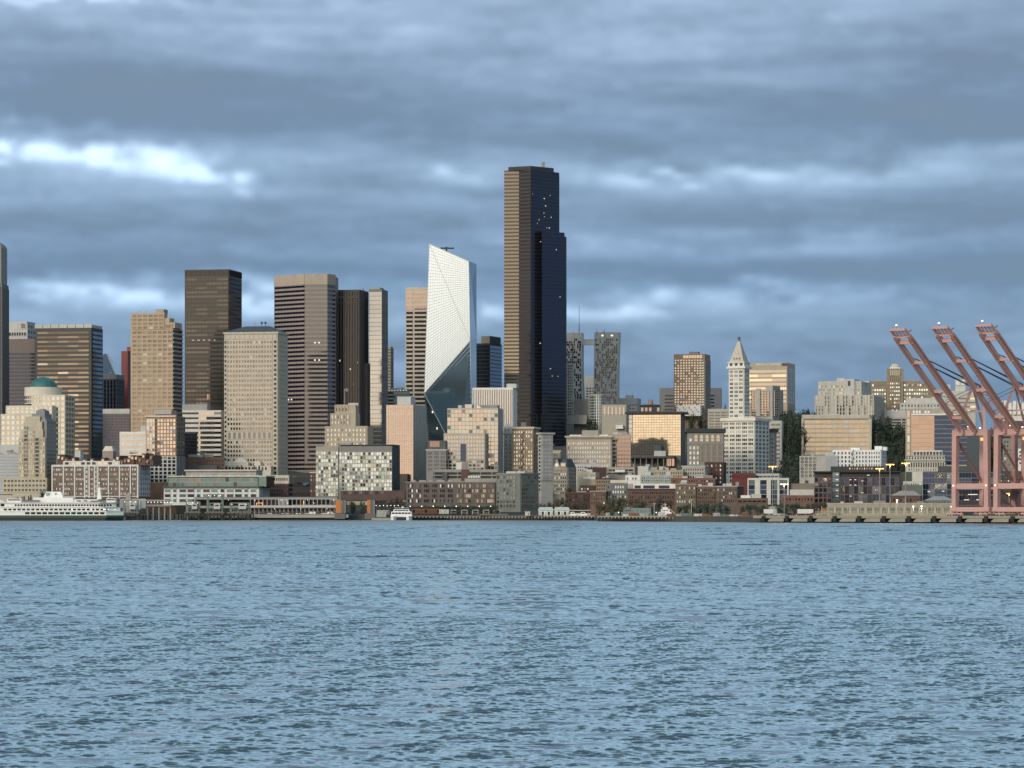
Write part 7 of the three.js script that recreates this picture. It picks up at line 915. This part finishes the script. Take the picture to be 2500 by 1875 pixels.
{ // waterfront shops and deck
  const g = dock('pier_shops', 'row of rust red pier shops with awnings along the boardwalk', 'shop', 1080, 2705), X = g.X, Y = g.Y, k = g.k; piece('shop_wall', unit, M.rust, g, X(1040), Y(1248), -3, 70 * k, 12 * k, 8); for (let i = 0; i < 7; i++) piece('shop_window', unit, i % 3 ? M.gCopper : M.gDark, g, X(1010 + i * 10), Y(1248), 1.1, 6.4 * k, 7 * k, 0.2); piece('white_kiosk', unit, M.lightGrey, g, X(1084), Y(1249), 0, 24 * k, 11 * k, 6); for (let i = 0; i < 5; i++) { const x = 1107 + i * 26.6; piece('canopy', unit, M.lightGrey, g, X(x), Y(1245.5), 3, 15 * k, 0.5, 4); piece('canopy_store', unit, M.brown, g, X(x), Y(1250), 0, 14 * k, 8 * k, 3); const p = new MB(); for (const s of [-1, 1]) p.bar([X(x + 7 * s), Y(1256), 4.6], [X(x + 7 * s), Y(1245.5), 4.6], 0.25); p.mesh('canopy_post', M.white, g); } const ps = new MB(); for (let i = 0; i < 16; i++) ps.bar([X(1002 + i * 14), Y(1257), 5], [X(1002 + i * 14), Y(1238), 5], 0.2); ps.mesh('lamp_post', M.steelDark, g); for (let i = 0; i < 8; i++) piece('shop_lamp', unit, M.bulbWhite, g, X(1002 + i * 28), Y(1236), 5, 0.6, 0.6, 0.6);
}
function pier(label, x0, D1, x1, D2, yd, n, m) { // timber pier: deck, cap beam and single piles
  const A = [wx(x0, D1), -D1], B = [wx(x1, D2), -D2], L = Math.hypot(B[0] - A[0], B[1] - A[1]), t = Math.atan2(-(B[1] - A[1]), B[0] - A[0]), g = thing('timber_pier', label, 'pier', (A[0] + B[0]) / 2, 0, (A[1] + B[1]) / 2, t), y = wy(yd, (D1 + D2) / 2);
  piece('deck', unit, m, g, 0, y - 0.45, -6, L, 0.9, 14); piece('cap_beam', unit, M.timber, g, 0, y - 1.4, 0.7, L, 0.7, 0.8); for (let i = 0; i < n; i++) piece('pile', cylinder, M.timber, g, -L / 2 + (i + 0.5) * L / n, y / 2 - 1.6, 0.9 + (i % 2) * 0.3, 0.8, y + 2, 0.8); for (let i = 0; i < n; i++) if (i % 2 === 0) piece('pile_cap', unit, M.concrete, g, -L / 2 + (i + 0.5) * L / n, y - 1.2, 1.35, 1.1, 1, 0.4); return g;
}
pier('dark timber pier under the boardwalk shops', 985, 2690, 1092, 2690, 1259, 24, M.concreteDark); pier('ragged old timber pier before the green-grey warehouse', 1092, 2650, 1330, 2620, 1259.5, 60, M.concreteDark); pier('timber pier under the white gabled sheds', 1330, 2590, 1462, 2540, 1258.5, 32, M.concrete); pier('long piled wharf with pale concrete caps before the olive trees', 1462, 2310, 1845, 2120, 1260, 84, M.concrete);
piece('barge_deck', unit, M.concreteDark, dock('barge', 'low flat grey barge moored at the old pier', 'barge', 1205, 2640), 0, wy(1256, 2640), 3, 70 * 0.33, 1.2, 6);
for (const [x0, x1, lab] of [[1313, 1352, 'white gabled pier shed with side doors'], [1352, 1392, 'white gabled pier shed beside the glazed boat hall']]) { const g = dock('pier_shed', lab, 'shed', (x0 + x1) / 2, 2600), w = (x1 - x0) * g.k; piece('wall', unit, M.white, g, 0, (g.Y(1245) + g.Y(1258)) / 2, -5, w * 0.9, g.Y(1245) - g.Y(1258), 10); const r = new MB(); r.quad([-w / 2, g.Y(1246), 0.6], [w / 2, g.Y(1246), 0.6], [w * 0.4, g.Y(1238), -5], [-w * 0.4, g.Y(1238), -5]).quad([w / 2, g.Y(1246), -10.6], [-w / 2, g.Y(1246), -10.6], [-w * 0.4, g.Y(1238), -5], [w * 0.4, g.Y(1238), -5]).tri([-w / 2, g.Y(1246), -10.6], [-w / 2, g.Y(1246), 0.6], [-w * 0.4, g.Y(1238), -5]).tri([w / 2, g.Y(1246), 0.6], [w / 2, g.Y(1246), -10.6], [w * 0.4, g.Y(1238), -5]); r.mesh('roof', mat(0.5, 0.56, 0.53), g); for (let i = 0; i < 5; i++) piece(i % 2 ? 'window' : 'door', unit, i % 2 ? M.gDark : M.lightGrey, g, lerp(-w * 0.38, w * 0.38, i / 4), g.Y(1253), 0.1, 1.6, 2.6, 0.15); }
{ const g = dock('boat_hall', 'long glazed white boat hall on the pier', 'hall', 1418, 2590), X = g.X, Y = g.Y, k = g.k; piece('wall', unit, M.white, g, 0, Y(1254), -3, 50 * k, 8 * k, 8); for (let i = 0; i < 11; i++) piece('window', unit, M.gTeal, g, X(1396 + i * 4.4), Y(1251), 1.1, 3.6 * k, 4 * k, 0.15); const r = new MB(); r.prism([[X(1392), 2], [X(1442), 2], [X(1438), -7], [X(1396), -7]], Y(1247), Y(1245)); r.mesh('roof', M.lightGrey, g); }
for (const [x, w, lab] of [[1400, 22, 'white cabin cruiser moored off the boat hall'], [1425, 26, 'white motor yacht with dark windows off the boat hall']]) { const g = dock('motor_boat', lab, 'boat', x, 2570), k = g.k; const h = new MB(); h.prism([[-w * k / 2, 2], [w * k * 0.3, 2], [w * k * 0.55, 0], [w * k * 0.3, -2], [-w * k / 2, -2]], g.Y(1261), g.Y(1256)); h.mesh('hull', M.shipWhite, g); const c = new MB(); c.pyramid(-w * k * 0.3, w * k * 0.2, -1.4, 1.4, g.Y(1256), g.Y(1250), -w * k * 0.24, w * k * 0.08, -1.1, 1.1); c.mesh('cabin', M.shipWhite, g); piece('cabin_window', unit, M.gDark, g, -w * k * 0.06, g.Y(1253), 1.35, w * k * 0.3, 0.7, 0.2); }
for (const [x, w, h, lab] of [[1288, 12, 10, 'cream site cabin on the old timber pier'], [1428, 14, 8, 'cream pump house on the wharf edge']]) { const g = dock('site_cabin', lab, 'cabin', x, 2620); piece('wall', unit, M.cream, g, 0, g.Y(1254), 0, w * g.k, h * g.k, 4); piece('roof', unit, M.lightGrey, g, 0, g.Y(1254 - h / 2), 0, w * g.k + 0.6, 0.4, 4.6); piece('door', unit, M.midGrey, g, w * g.k * 0.2, g.Y(1255), 2.05, 1, 2, 0.1); }
// ---------------------------------------------------------------- yard of the middle wharf
{ const g = dock('storage_tank', 'long green-grey covered tank shed on the wharf', 'tank', 1565, 2330), k = g.k; piece('shell', new THREE.CylinderGeometry(1, 1, 1, 20, 1, false, 0, Math.PI), mat(0.2, 0.25, 0.22), g, 0, g.Y(1256), -3, 4.6, 48 * k, 4.6, 0).rotation.set(0, 0, Math.PI / 2); for (let i = 0; i < 5; i++) piece('rib', unit, M.steelGreen, g, (i - 2) * 10 * k, g.Y(1250), 1.2, 0.3, 4, 0.4); }
for (const [x, y, h, m, lab] of [[1532, 1234, 20, M.steelGreen, 'green workboat superstructure with mast on the wharf'], [1624, 1236, 20, M.shipWhite, 'white tugboat wheelhouse with yellow derrick']]) { const g = dock('workboat', lab, 'boat', x, 2310), k = g.k, Y = g.Y; const c = new MB(); c.box(-15 * k, 15 * k, Y(1258), Y(1250), -4, 2).box(-10 * k, 11 * k, Y(1250), Y(1243), -4, 1.4).box(-6 * k, 6 * k, Y(1243), Y(1238), -3, 1); c.mesh('superstructure', m, g); for (let i = 0; i < 4; i++) piece('window', unit, M.gDark, g, (-6 + i * 4) * k, Y(1246.5), 1.45, 0.7, 0.7, 0.12); const r = new MB(); r.bar([0, Y(1238), 0], [0, Y(1228), 0], 0.3).bar([-8 * k, Y(1243), 1], [-8 * k, Y(1234), 1], 0.2).bar([9 * k, Y(1243), 1], [9 * k, Y(1235), 1], 0.2).bar([-4 * k, Y(1232), 0], [4 * k, Y(1232), 0], 0.2); r.mesh('mast', m, g); if (x > 1600) { const d = new MB(); d.bar([12 * k, Y(1243), 0], [24 * k, Y(1255), 2], 0.6); d.mesh('derrick', mat(0.45, 0.33, 0.14), g); } for (let i = 0; i < 3; i++) piece('deck_lamp', unit, M.bulbWhite, g, (-22 + i * 16) * k, Y(1251), 1.6, 0.6, 0.5, 0.5); }
for (const [x, h, lab] of [[1688, 34, 'pale slender pole rising from the wharf yard'], [1597, 26, 'grey utility pole behind the workboats']]) { const g = dock('pole', lab, 'pole', x, 2320); piece('shaft', cylinder, M.lightGrey, g, 0, 3 + h * g.k * 0.6, 0, 0.4, h * g.k * 1.4, 0.4); piece('crossarm', unit, M.lightGrey, g, 0, 3 + h * g.k * 1.2, 0, 3, 0.25, 0.25); }
{ const r = rngOf(77); for (let i = 0; i < 16; i++) { const x = 1480 + i * 22 + r() * 8, tent = i % 4 === 3, g = dock('yard_stack', ['grey covered pile of yard gear on the wharf', 'green tarpaulin heap on the wharf', 'pale crate stack on the wharf', 'rust brown gear stack on the wharf'][i % 4], 'yard gear', x, 2325 - i * 10, 'yard gear along the wharf'), m = [M.grey, mat(0.12, 0.16, 0.13), M.lightGrey, M.rust][i % 4], w = 3 + r() * 5; const b = new MB(); b.pyramid(-w / 2, w / 2, -2, 2, 2.8, 4.6 + r() * 1.8, -w * 0.42, w * 0.42, -1.6, 1.6); b.mesh('heap', m, g); piece('strap', unit, M.steelDark, g, w * 0.15, 4, 1.9, 0.15, 2, 0.3); } }

// ---------------------------------------------------------------- container port
const quayA = [150.8, -2045], quayDir = [Math.SQRT1_2, Math.SQRT1_2];        // the quay edge runs towards the viewer
{ const L = 420, g = thing('quay', 'pale concrete container quay with dark rubber fenders', 'quay', quayA[0] + quayDir[0] * L / 2, 0, quayA[1] + quayDir[1] * L / 2, -Math.PI / 4);
  piece('deck', unit, M.concrete, g, 0, 3.55, -22, L, 1.1, 44); piece('deck_edge', unit, mat(0.27, 0.255, 0.21), g, 0, 3.3, 0.1, L, 1.6, 0.9); for (let i = 0; i < 22; i++) { const x = -L / 2 + 9 + i * 19; piece('fender', unit, M.shipBlack, g, x, 2.2, 0.9, 2.6, 3.4, 1.2); const a = new MB(); a.quad([x + 3, 0.9, 0.3], [x + 15.6, 0.9, 0.3], [x + 15.6, 2.3, 0.3], [x + 5, 2.3, 0.3]); a.box(x + 3, x + 15.6, 0.4, 0.9, -0.4, 0.35).box(x + 6, x + 15.6, 1.5, 2.6, -0.5, 0.28); a.mesh('apron_beam', mat(0.3, 0.28, 0.23), g); for (let k = 0; k < 3; k++) piece('pile', cylinder, M.timber, g, x + 4 + k * 4.4, 0, -0.4, 0.7, 4, 0.7); }
  for (let i = 0; i < 30; i++) piece('bollard', cylinder, mat(0.5, 0.38, 0.12), g, -L / 2 + 6 + i * 14, 4.5, -1, 0.6, 0.9, 0.6);
}
function crane(x, D, lab) {
  const g = thing('container_crane', lab, 'crane', wx(x, D), 4, -D, -Math.PI / 4, 'pink port cranes with raised booms'), hx = 12, hz = -27, m = M.crane;
  const leg = (sx, z, y1) => { const b = new MB(); b.pyramid(sx * hx - 1.5, sx * hx + 1.5, z - 1.5, z + 1.5, 2.6, y1, sx * (hx - 0.6) - 1.6, sx * (hx - 0.6) + 1.6, z - 1.5, z + 1.5); b.mesh('leg', m, g); };
  for (const s of [-1, 1]) { leg(s, 0, 51); leg(s, hz, 51); const t = new MB(); for (const z of [0, hz]) { for (let k = 0; k < 4; k++) t.bar([s * hx - 5 + k * 3.2, 2.4, z], [s * hx - 3.6 + k * 3.2, 0.2, z], 0.7); t.box(s * hx - 6, s * hx + 6, 0.9, 1.7, z - 0.9, z + 0.9); } t.mesh('bogie', m, g); for (let k = 0; k < 6; k++) for (const z of [0, hz]) { const w = piece('wheel', cylinder, M.steelDark, g, s * hx - 5 + k * 2, 0.3, z + 0.4, 0.9, 0.5, 0.9); w.rotation.x = Math.PI / 2; } }
  const bm = new MB(); for (const z of [0, hz]) bm.box(-hx - 2, hx + 2, 2.5, 5.2, z - 1.3, z + 1.3); bm.mesh('sill_beam', m, g); const pb = new MB(); for (const z of [0, hz]) pb.box(-hx + 1.3, hx - 1.3, 16, 19.2, z - 1.1, z + 1.1); for (const s of [-1, 1]) pb.box(s * (hx - 0.4) - 1, s * (hx - 0.4) + 1, 17, 19, hz + 1.3, -1.3); pb.mesh('portal_beam', m, g);
  const ub = new MB(); for (const z of [0, hz]) ub.box(-hx - 1, hx + 1, 47.6, 51, z - 1.4, z + 1.4); for (const s of [-1, 1]) ub.box(s * 4.2 - 0.8, s * 4.2 + 0.8, 48.4, 51.2, -52, 4); ub.mesh('trolley_girder', m, g); const br = new MB(); for (const s of [-1, 1]) { br.bar([s * (hx - 0.4), 46, -1], [s * (hx - 0.4), 20, hz + 1], 1.1).bar([s * (hx - 0.4), 16, -1], [s * (hx - 0.4), 5, hz + 1], 0.8); } br.mesh('diagonal_brace', mat(0.34, 0.17, 0.15, 0.7, 0, texPaint), g);
  const rail = new MB(); for (const [y, z] of [[19.3, 1.2], [51.1, 1.5], [5.3, 1.4]]) { rail.bar([-hx, y + 1.1, z], [hx, y + 1.1, z], 0.09); for (let k = 0; k <= 12; k++) rail.bar([-hx + k * 2, y, z], [-hx + k * 2, y + 1.1, z], 0.08); } rail.mesh('handrail', mat(0.4, 0.25, 0.22, 0.7, 0, texPaint), g);
  // raised boom: two girders, cross ties, tip frame
  const H0 = [50.5, 3], H1 = [104.5, 66], P = (s, t, o = 0) => [s, lerp(H0[0], H1[0], t) + o * 0.78, lerp(H0[1], H1[1], t) - o * 0.62]; for (const s of [-5, 5]) { const b = new MB(); b.bar(P(s, 0), P(s, 0.72), 1.7, 3.2).bar(P(s, 0.715), P(s, 1), 1.7, 2.4); b.mesh('boom_girder', m, g); const w = new MB(); w.bar(P(s + Math.sign(s) * 1.5, 0.02, -0.6), P(s + Math.sign(s) * 1.5, 0.98, -0.6), 0.9, 0.25).bar(P(s + Math.sign(s) * 1.9, 0.02, 0.5), P(s + Math.sign(s) * 1.9, 0.98, 0.5), 0.1); for (let k = 1; k < 40; k++) w.bar(P(s + Math.sign(s) * 1.9, k / 40, -0.6), P(s + Math.sign(s) * 1.9, k / 40, 0.5), 0.08); w.mesh('boom_walkway', M.craneDark, g); const tr = new MB(); tr.bar(P(s * 0.84, 0.03, -1.6), P(s * 0.84, 0.97, -1.6), 0.3); tr.mesh('trolley_rail', M.craneDark, g); }
  for (const t of [0.14, 0.42, 0.72]) { const b = new MB(); b.bar(P(-5, t), P(5, t), 1.8, 1.8); b.mesh('boom_tie', m, g); } const lace = new MB(); for (let k = 0; k < 6; k++) lace.bar(P(k % 2 ? -4 : 4, 0.14 + k * 0.046, 0.8), P(k % 2 ? 4 : -4, 0.186 + k * 0.046, 0.8), 0.4); lace.mesh('boom_lacing', M.craneDark, g);
  const tip = new MB(); tip.bar(P(-5.4, 0.93), P(5.4, 0.93), 2, 2.2).bar(P(-5.6, 0.985), P(5.6, 0.985), 1.2, 1.4).bar(P(-5.4, 1.06), P(5.4, 1.06), 1.2, 1.4); for (const s of [-5.2, 5.2]) tip.bar(P(s, 0.93), P(s, 1.06), 1, 1.4); tip.mesh('boom_tip', m, g); const gr = new MB(); for (let k = 1; k < 6; k++) gr.bar(P(-4.8, 0.985 + k * 0.013), P(4.8, 0.985 + k * 0.013), 0.35); for (let k = 0; k < 3; k++) gr.bar(P(-2.4 + k * 2.4, 0.99), P(-2.4 + k * 2.4, 1.06), 0.3); gr.mesh('tip_grating', M.craneDark, g); const sh = new MB(); sh.bar(P(5, 1.02, 0.6), P(5, 1.0, 4), 0.5).bar(P(-1, 1.06, 0.5), [P(-1, 1.06)[0], P(-1, 1.06)[1] + 2.2, P(-1, 1.06)[2]], 0.2); sh.mesh('anemometer_mast', M.craneDark, g); piece('aircraft_lamp', unit, M.bulbWhite, g, -1, P(0, 1.06)[1] + 2.6, P(0, 1.06)[2], 0.7, 0.6, 0.6);
  // A-frame, stays, machinery house
  const ap = [76.5, -6]; const af = new MB(); for (const s of [-1, 1]) af.bar([s * (hx - 1.5), 50.5, 1], [s * 4, ap[0], ap[1]], 1.5).bar([s * 4.2, 51, -40], [s * 4, ap[0], ap[1]], 0.8).bar([s * (hx - 1.5), 51, hz], [s * 4, ap[0], ap[1] - 1], 1); af.bar([-4.4, ap[0], ap[1]], [4.4, ap[0], ap[1]], 1.6).bar([-8, 62, -2.5], [8, 62, -2.5], 0.8); af.mesh('a_frame', m, g);
  const st = new MB(); for (const s of [-3.4, 3.4]) for (const o of [0, 1.2, 2.4]) st.bar([s, ap[0] + 0.6 - o * 0.4, ap[1]], P(s, 0.735 + o * 0.01, 1.8 - o * 0.5), 0.26); for (const s of [-3, 3]) st.bar([s, ap[0], ap[1]], P(s, 0.3, 1.6), 0.22); st.mesh('stay_cable', M.cable, g);
  const mh = new MB(); mh.box(-6, 6, 51.2, 57, -46, -30); mh.mesh('machinery_house', mat(0.4, 0.22, 0.2, 0.7, 0, texPaint), g); piece('cabin', unit, mat(0.5, 0.4, 0.34, 0.6, 0, texPaint), g, 2.5, 45.8, -9, 2.6, 3, 3.4); piece('cabin_window', unit, M.litOrange, g, 2.5, 45.6, -7.25, 2.2, 1.8, 0.12); const reel = piece('cable_reel', cylinder, M.brown, g, hx + 2, 13.5, hz + 4, 7, 1.2, 7); reel.rotation.set(0, 0, Math.PI / 2); const stp = new MB(); for (let k = 0; k < 6; k++) stp.bar([hx + 1.8, 5 + k * 5, hz + (k % 2 ? 2 : -2)], [hx + 1.8, 10 + k * 5, hz + (k % 2 ? -2 : 2)], 0.5); stp.mesh('stairs', M.craneDark, g);
  for (const [x2, y, z] of [[-6, 52, 2], [8, 52, 2], [0, 53, 3], [-hx, 18, 1.6], [hx, 18, 1.6]]) piece('flood_lamp', unit, M.bulbWhite, g, x2, y, z, 0.7, 0.5, 0.5); return g;
}
const craneLabels = ['pink container crane with raised boom, farthest from the quay end'.replace('farthest from the quay end', 'first in the row beside the port warehouse'), 'pink container crane with raised boom, second in the row from the warehouse', 'pink container crane with raised boom, third in the row from the warehouse'];
for (let i = 0; i < 3; i++) { const X0 = wx(2371, 1944), x = X0 + i * 21.7, D = 1944 - i * 21.7; crane(CX + x / D * F, D, craneLabels[i]); }
{ // port warehouse with bay doors
  const b = building('warehouse', 'long beige port warehouse with a row of dark bay doors', { px: [2020, 2330, 2331], y: 1229, D: 2130, a: 7.6, wall: mat(0.33, 0.305, 0.255), dep: 26, cat: 'warehouse' }); cornice(b, 1228, 1231, 0.5, mat(0.4, 0.375, 0.32)); b.block('fascia', mat(0.35, 0.33, 0.27), 2020, 2330, 1231, 1238, b.d / 2, b.d / 2 + 0.25); for (let i = 0; i < 16; i++) { piece('bay_door', unit, i % 3 ? mat(0.16, 0.17, 0.16) : mat(0.22, 0.22, 0.2), b.g, b.ux(2029 + i * 18.8), b.vy(1247), b.d / 2 + 0.12, b.m(11.5), b.m(13), 0.25); b.block('pier', mat(0.46, 0.42, 0.34), 2036.5 + i * 18.8, 2041 + i * 18.8, 1239, 1254, b.d / 2, b.d / 2 + 0.6); } rooftop(b, 4, 88, 1.2); b.done(); }
// light masts with sodium lamps
for (const [x, y, D, lab] of [[1886, 1138, 2200, 'tall light mast with orange lamps before the white pyramid tower'], [1914.6, 1181, 2120, 'shorter light mast with pale lamps beside the white-framed apartments'], [2147.5, 1143, 2100, 'light mast with orange lamps before the dark brick office'], [2173, 1133, 2080, 'tall pale light mast with warm lamps before the dark brick office'], [2211, 1130, 2090, 'light mast with bright orange lamps before the arched white building'], [2464, 1204, 2060, 'short white light mast between the crane legs']]) {
  const g = thing('light_mast', lab, 'light mast', wx(x, D), 3.2, -D, 0, 'port light masts'), h = wy(y, D) - 3.2; piece('pole', new THREE.CylinderGeometry(0.2, 0.36, h, 10), M.steelGrey, g, 0, h / 2, 0, 1, 1, 1); piece('lamp_ring', unit, M.steelGrey, g, 0, h, 0, 5, 0.4, 1); for (let i = 0; i < 4; i++) piece('lamp', unit, x > 1900 && x < 1930 ? M.bulbWhite : M.bulbOrange, g, -2.1 + i * 1.4, h - 0.35, 0.2, 0.9, 0.5, 0.9); const p = new THREE.PointLight(new THREE.Color().setRGB(1, 0.5, 0.16), 130); p.position.set(0, h - 1.1, 0.6); p.castShadow = true; p.shadow.radius = 30; p.name = 'mast_lamp_glow'; g.add(p);
}
// yard fence, lorries, vans and containers
{ const D = 2070, g = dock('fence', 'pale yellow post fence along the container yard', 'fence', 2150, D); for (let i = 0; i < 96; i++) piece('post', unit, mat(0.5, 0.46, 0.3, 0.7, 0, texPaint), g, g.X(1992 + i * 3.5), 5.3 + (i % 9 === 4 ? 1.4 : 0), 0, 0.3, 3.6 + (i % 9 === 4 ? 2.8 : 0), 0.3); piece('rail', unit, M.lightGrey, g, g.X(2160), 5.2, 0, 340 * g.k, 0.15, 0.15); for (let i = 0; i < 6; i++) { const x = 2188 + i * 22; const p = new MB(); p.bar([g.X(x), 3, -2], [g.X(x), g.Y(1226 + (i % 2) * 6), -2], 0.35); p.mesh('tall_post', mat(0.5, 0.46, 0.3, 0.7, 0, texPaint), g); } }
for (const [x, y, m, lab] of [[2230, 1236, 0, 'white floodlight post in the container yard'], [2250, 1236, 0, 'white floodlight post beside the quay office'], [2322, 1237, 0, 'bright floodlight post at the foot of the first crane'], [2190, 1221, 0, 'twin arm yard lamp post behind the fence']]) { const D = 2085, g = thing('yard_lamp', lab, 'lamp', wx(x, D), 3.2, -D, 0, 'yard floodlights'), h = wy(y, D) - 3.2; piece('pole', cylinder, M.lightGrey, g, 0, h / 2, 0, 0.25, h, 0.25); piece('lamp', unit, M.bulbWhite, g, 0, h, 0.3, 1, 0.6, 0.4); const p = new THREE.PointLight(new THREE.Color().setRGB(1, 0.92, 0.78), 60); p.position.set(0, h - 0.7, 0.9); p.castShadow = true; p.shadow.radius = 20; p.name = 'yard_lamp_glow'; g.add(p); }
for (const [x, w, m, lab] of [[1876, 22, M.white, 'white box trailer parked on the quay'], [1966, 38, M.white, 'long white refrigerated trailer on the quay'], [1956, 14, M.taupe, 'dusty brown container beside the long trailer'], [2012, 14, mat(0.4, 0.16, 0.09, 0.7, 0, texPaint), 'rust orange container by the yard fence']]) { const D = 2085, g = thing('trailer', lab, 'trailer', wx(x, D), 4.1, -D, 0.05), L = w / F * D; piece('box', unit, m, g, 0, 2.6, 0, L, 2.8, 2.6); for (const s of [-0.38, 0.3]) { const q = piece('wheel', cylinder, M.steelDark, g, s * L, 0.5, 1, 1, 0.5, 1); q.rotation.x = Math.PI / 2; } piece('chassis', unit, M.steelDark, g, 0, 1, 0, L, 0.3, 1.8); }
{ const body = [M.white, M.lightGrey, mat(0.1, 0.11, 0.13, 0.4, 0.2, texPaint), mat(0.25, 0.05, 0.04, 0.4, 0.1, texPaint), M.steelGrey], lab = ['white pickup parked along the quay yard', 'silver car parked along the quay yard', 'dark car parked along the quay yard', 'red car parked along the quay yard', 'grey van parked along the quay yard']; for (let i = 0; i < 15; i++) { const x = [1901, 1912, 1926, 1984, 1993, 2002, 2024, 2034, 2046, 1780, 1792, 1806, 1668, 1706, 1734][i], D = x > 1850 ? 2078 : 2200 + (1850 - x) * 0.45, k = i % 5, g = thing('parked_car', lab[k], 'car', wx(x, D), x > 1850 ? 4.1 : 3.4, -D, 0.3 * (i % 3), lab[k].replace('parked along', 'along')); const b = new MB(); b.box(-2.2, 2.2, 0.4, 1.1, -0.9, 0.9); b.mesh('body', body[k], g); const c = new MB(); c.pyramid(-1.5, 1.3, -0.85, 0.85, 1.1, k === 4 ? 2 : 1.65, -1.1, 0.9, -0.7, 0.7); c.mesh('cabin', M.gDark, g); for (const s of [-1.4, 1.4]) for (const z of [-0.8, 0.8]) { const q = piece('wheel', cylinder, M.shipBlack, g, s, 0.38, z, 0.7, 0.25, 0.7); q.rotation.x = Math.PI / 2; } } }
{ const b = building('quay_office', 'low quay office with grey pyramid roof behind the fence', { px: [2258, 2328, 2329], y: 1222, D: 2140, a: 8, wall: M.steelGreen, dep: 16 }); punched(b, 'm', { xs: [0.04, 0.96], ys: [1224, 1250], c: 9, r: 3, fw: 0.6, fh: 0.5, glass: M.gDark }); b.mb('pyramid_roof', mat(0.3, 0.3, 0.29)).pyramid(-b.W / 2 - 1, b.W / 2 + 1, -9, 9, b.h, b.vy(1211), -3, 3, -1, 1); b.done(); }

// ---------------------------------------------------------------- order of parts: pieces that belong to a part hang under it; labels of trees name what they stand before
scene.updateMatrixWorld(true);
{
  const level = new THREE.Quaternion(), c1 = new THREE.Vector3(), c2 = new THREE.Vector3(), bb = new THREE.Box3();
  for (const t of [...scene.children]) if (t.isGroup) {
    const kids = t.children.filter((k) => k.isMesh);
    for (const k of kids) {
      const hosts = kids.filter((h) => h !== k && k.name.startsWith(h.name + '_') && !['wall', 'window', 'leg', 'crown'].includes(h.name) && (Math.abs(h.scale.x - h.scale.y) + Math.abs(h.scale.y - h.scale.z) < 1e-6 || (h.quaternion.angleTo(k.quaternion) < 1e-4 && h.quaternion.angleTo(level) < 1e-4)));
      if (!hosts.length) continue;
      bb.setFromObject(k).getCenter(c1); let best = null, bd = 1e9;
      for (const h of hosts) { const d = bb.setFromObject(h).getCenter(c2).distanceTo(c1); if (d < bd) { bd = d; best = h; } }
      if (best.parent === t) best.attach(k);
    }
  }
}
{
  const px = (o) => CX + o.position.x / -o.position.z * F, blocks = scene.children.filter((o) => o.isGroup && /building|tower|garage|house|skyscraper|terminal|shop|hall|ferry|warehouse|shed|pavilion/.test(o.name) && o.userData.label);
  const used = new Map();
  for (const t of scene.children) if (t.userData.category === 'tree') {
    let best = null, bd = 1e9; for (const b of blocks) { const behind = t.position.z - b.position.z; if (behind < -20) continue; const d = Math.abs(px(b) - px(t)) + behind * 0.12; if (d < bd) { bd = d; best = b; } }
    const h = bb3(t), size = h > 26 ? 'towering' : h > 17 ? 'tall' : h > 11 ? 'medium' : 'small';
    const kind = t.userData.label.split(' ').filter((w) => /olive|brownish|green|dark|conifer|evergreen/.test(w)).slice(0, 2).join(' ');
    const near = best.userData.label.replace(/,.*$/, '').split(' ').slice(0, 7).join(' ').replace(/( with| and| behind| beside| of| in| the| a| before| below)+$/, '');
    const w = bw(t), form = w > h * 0.9 ? 'broad' : w > h * 0.6 ? 'rounded' : 'narrow'; t.userData.label = `${size} ${form} ${kind} tree before the ${near}`.replace('conifer tree', 'conifer').replace('evergreen tree', 'evergreen');
  }
  function bw(t) { const b = new THREE.Box3().setFromObject(t); return b.max.x - b.min.x; }
  function bb3(t) { const b = new THREE.Box3().setFromObject(t); return b.max.y - b.min.y; }
}
renderer.render(scene, camera);
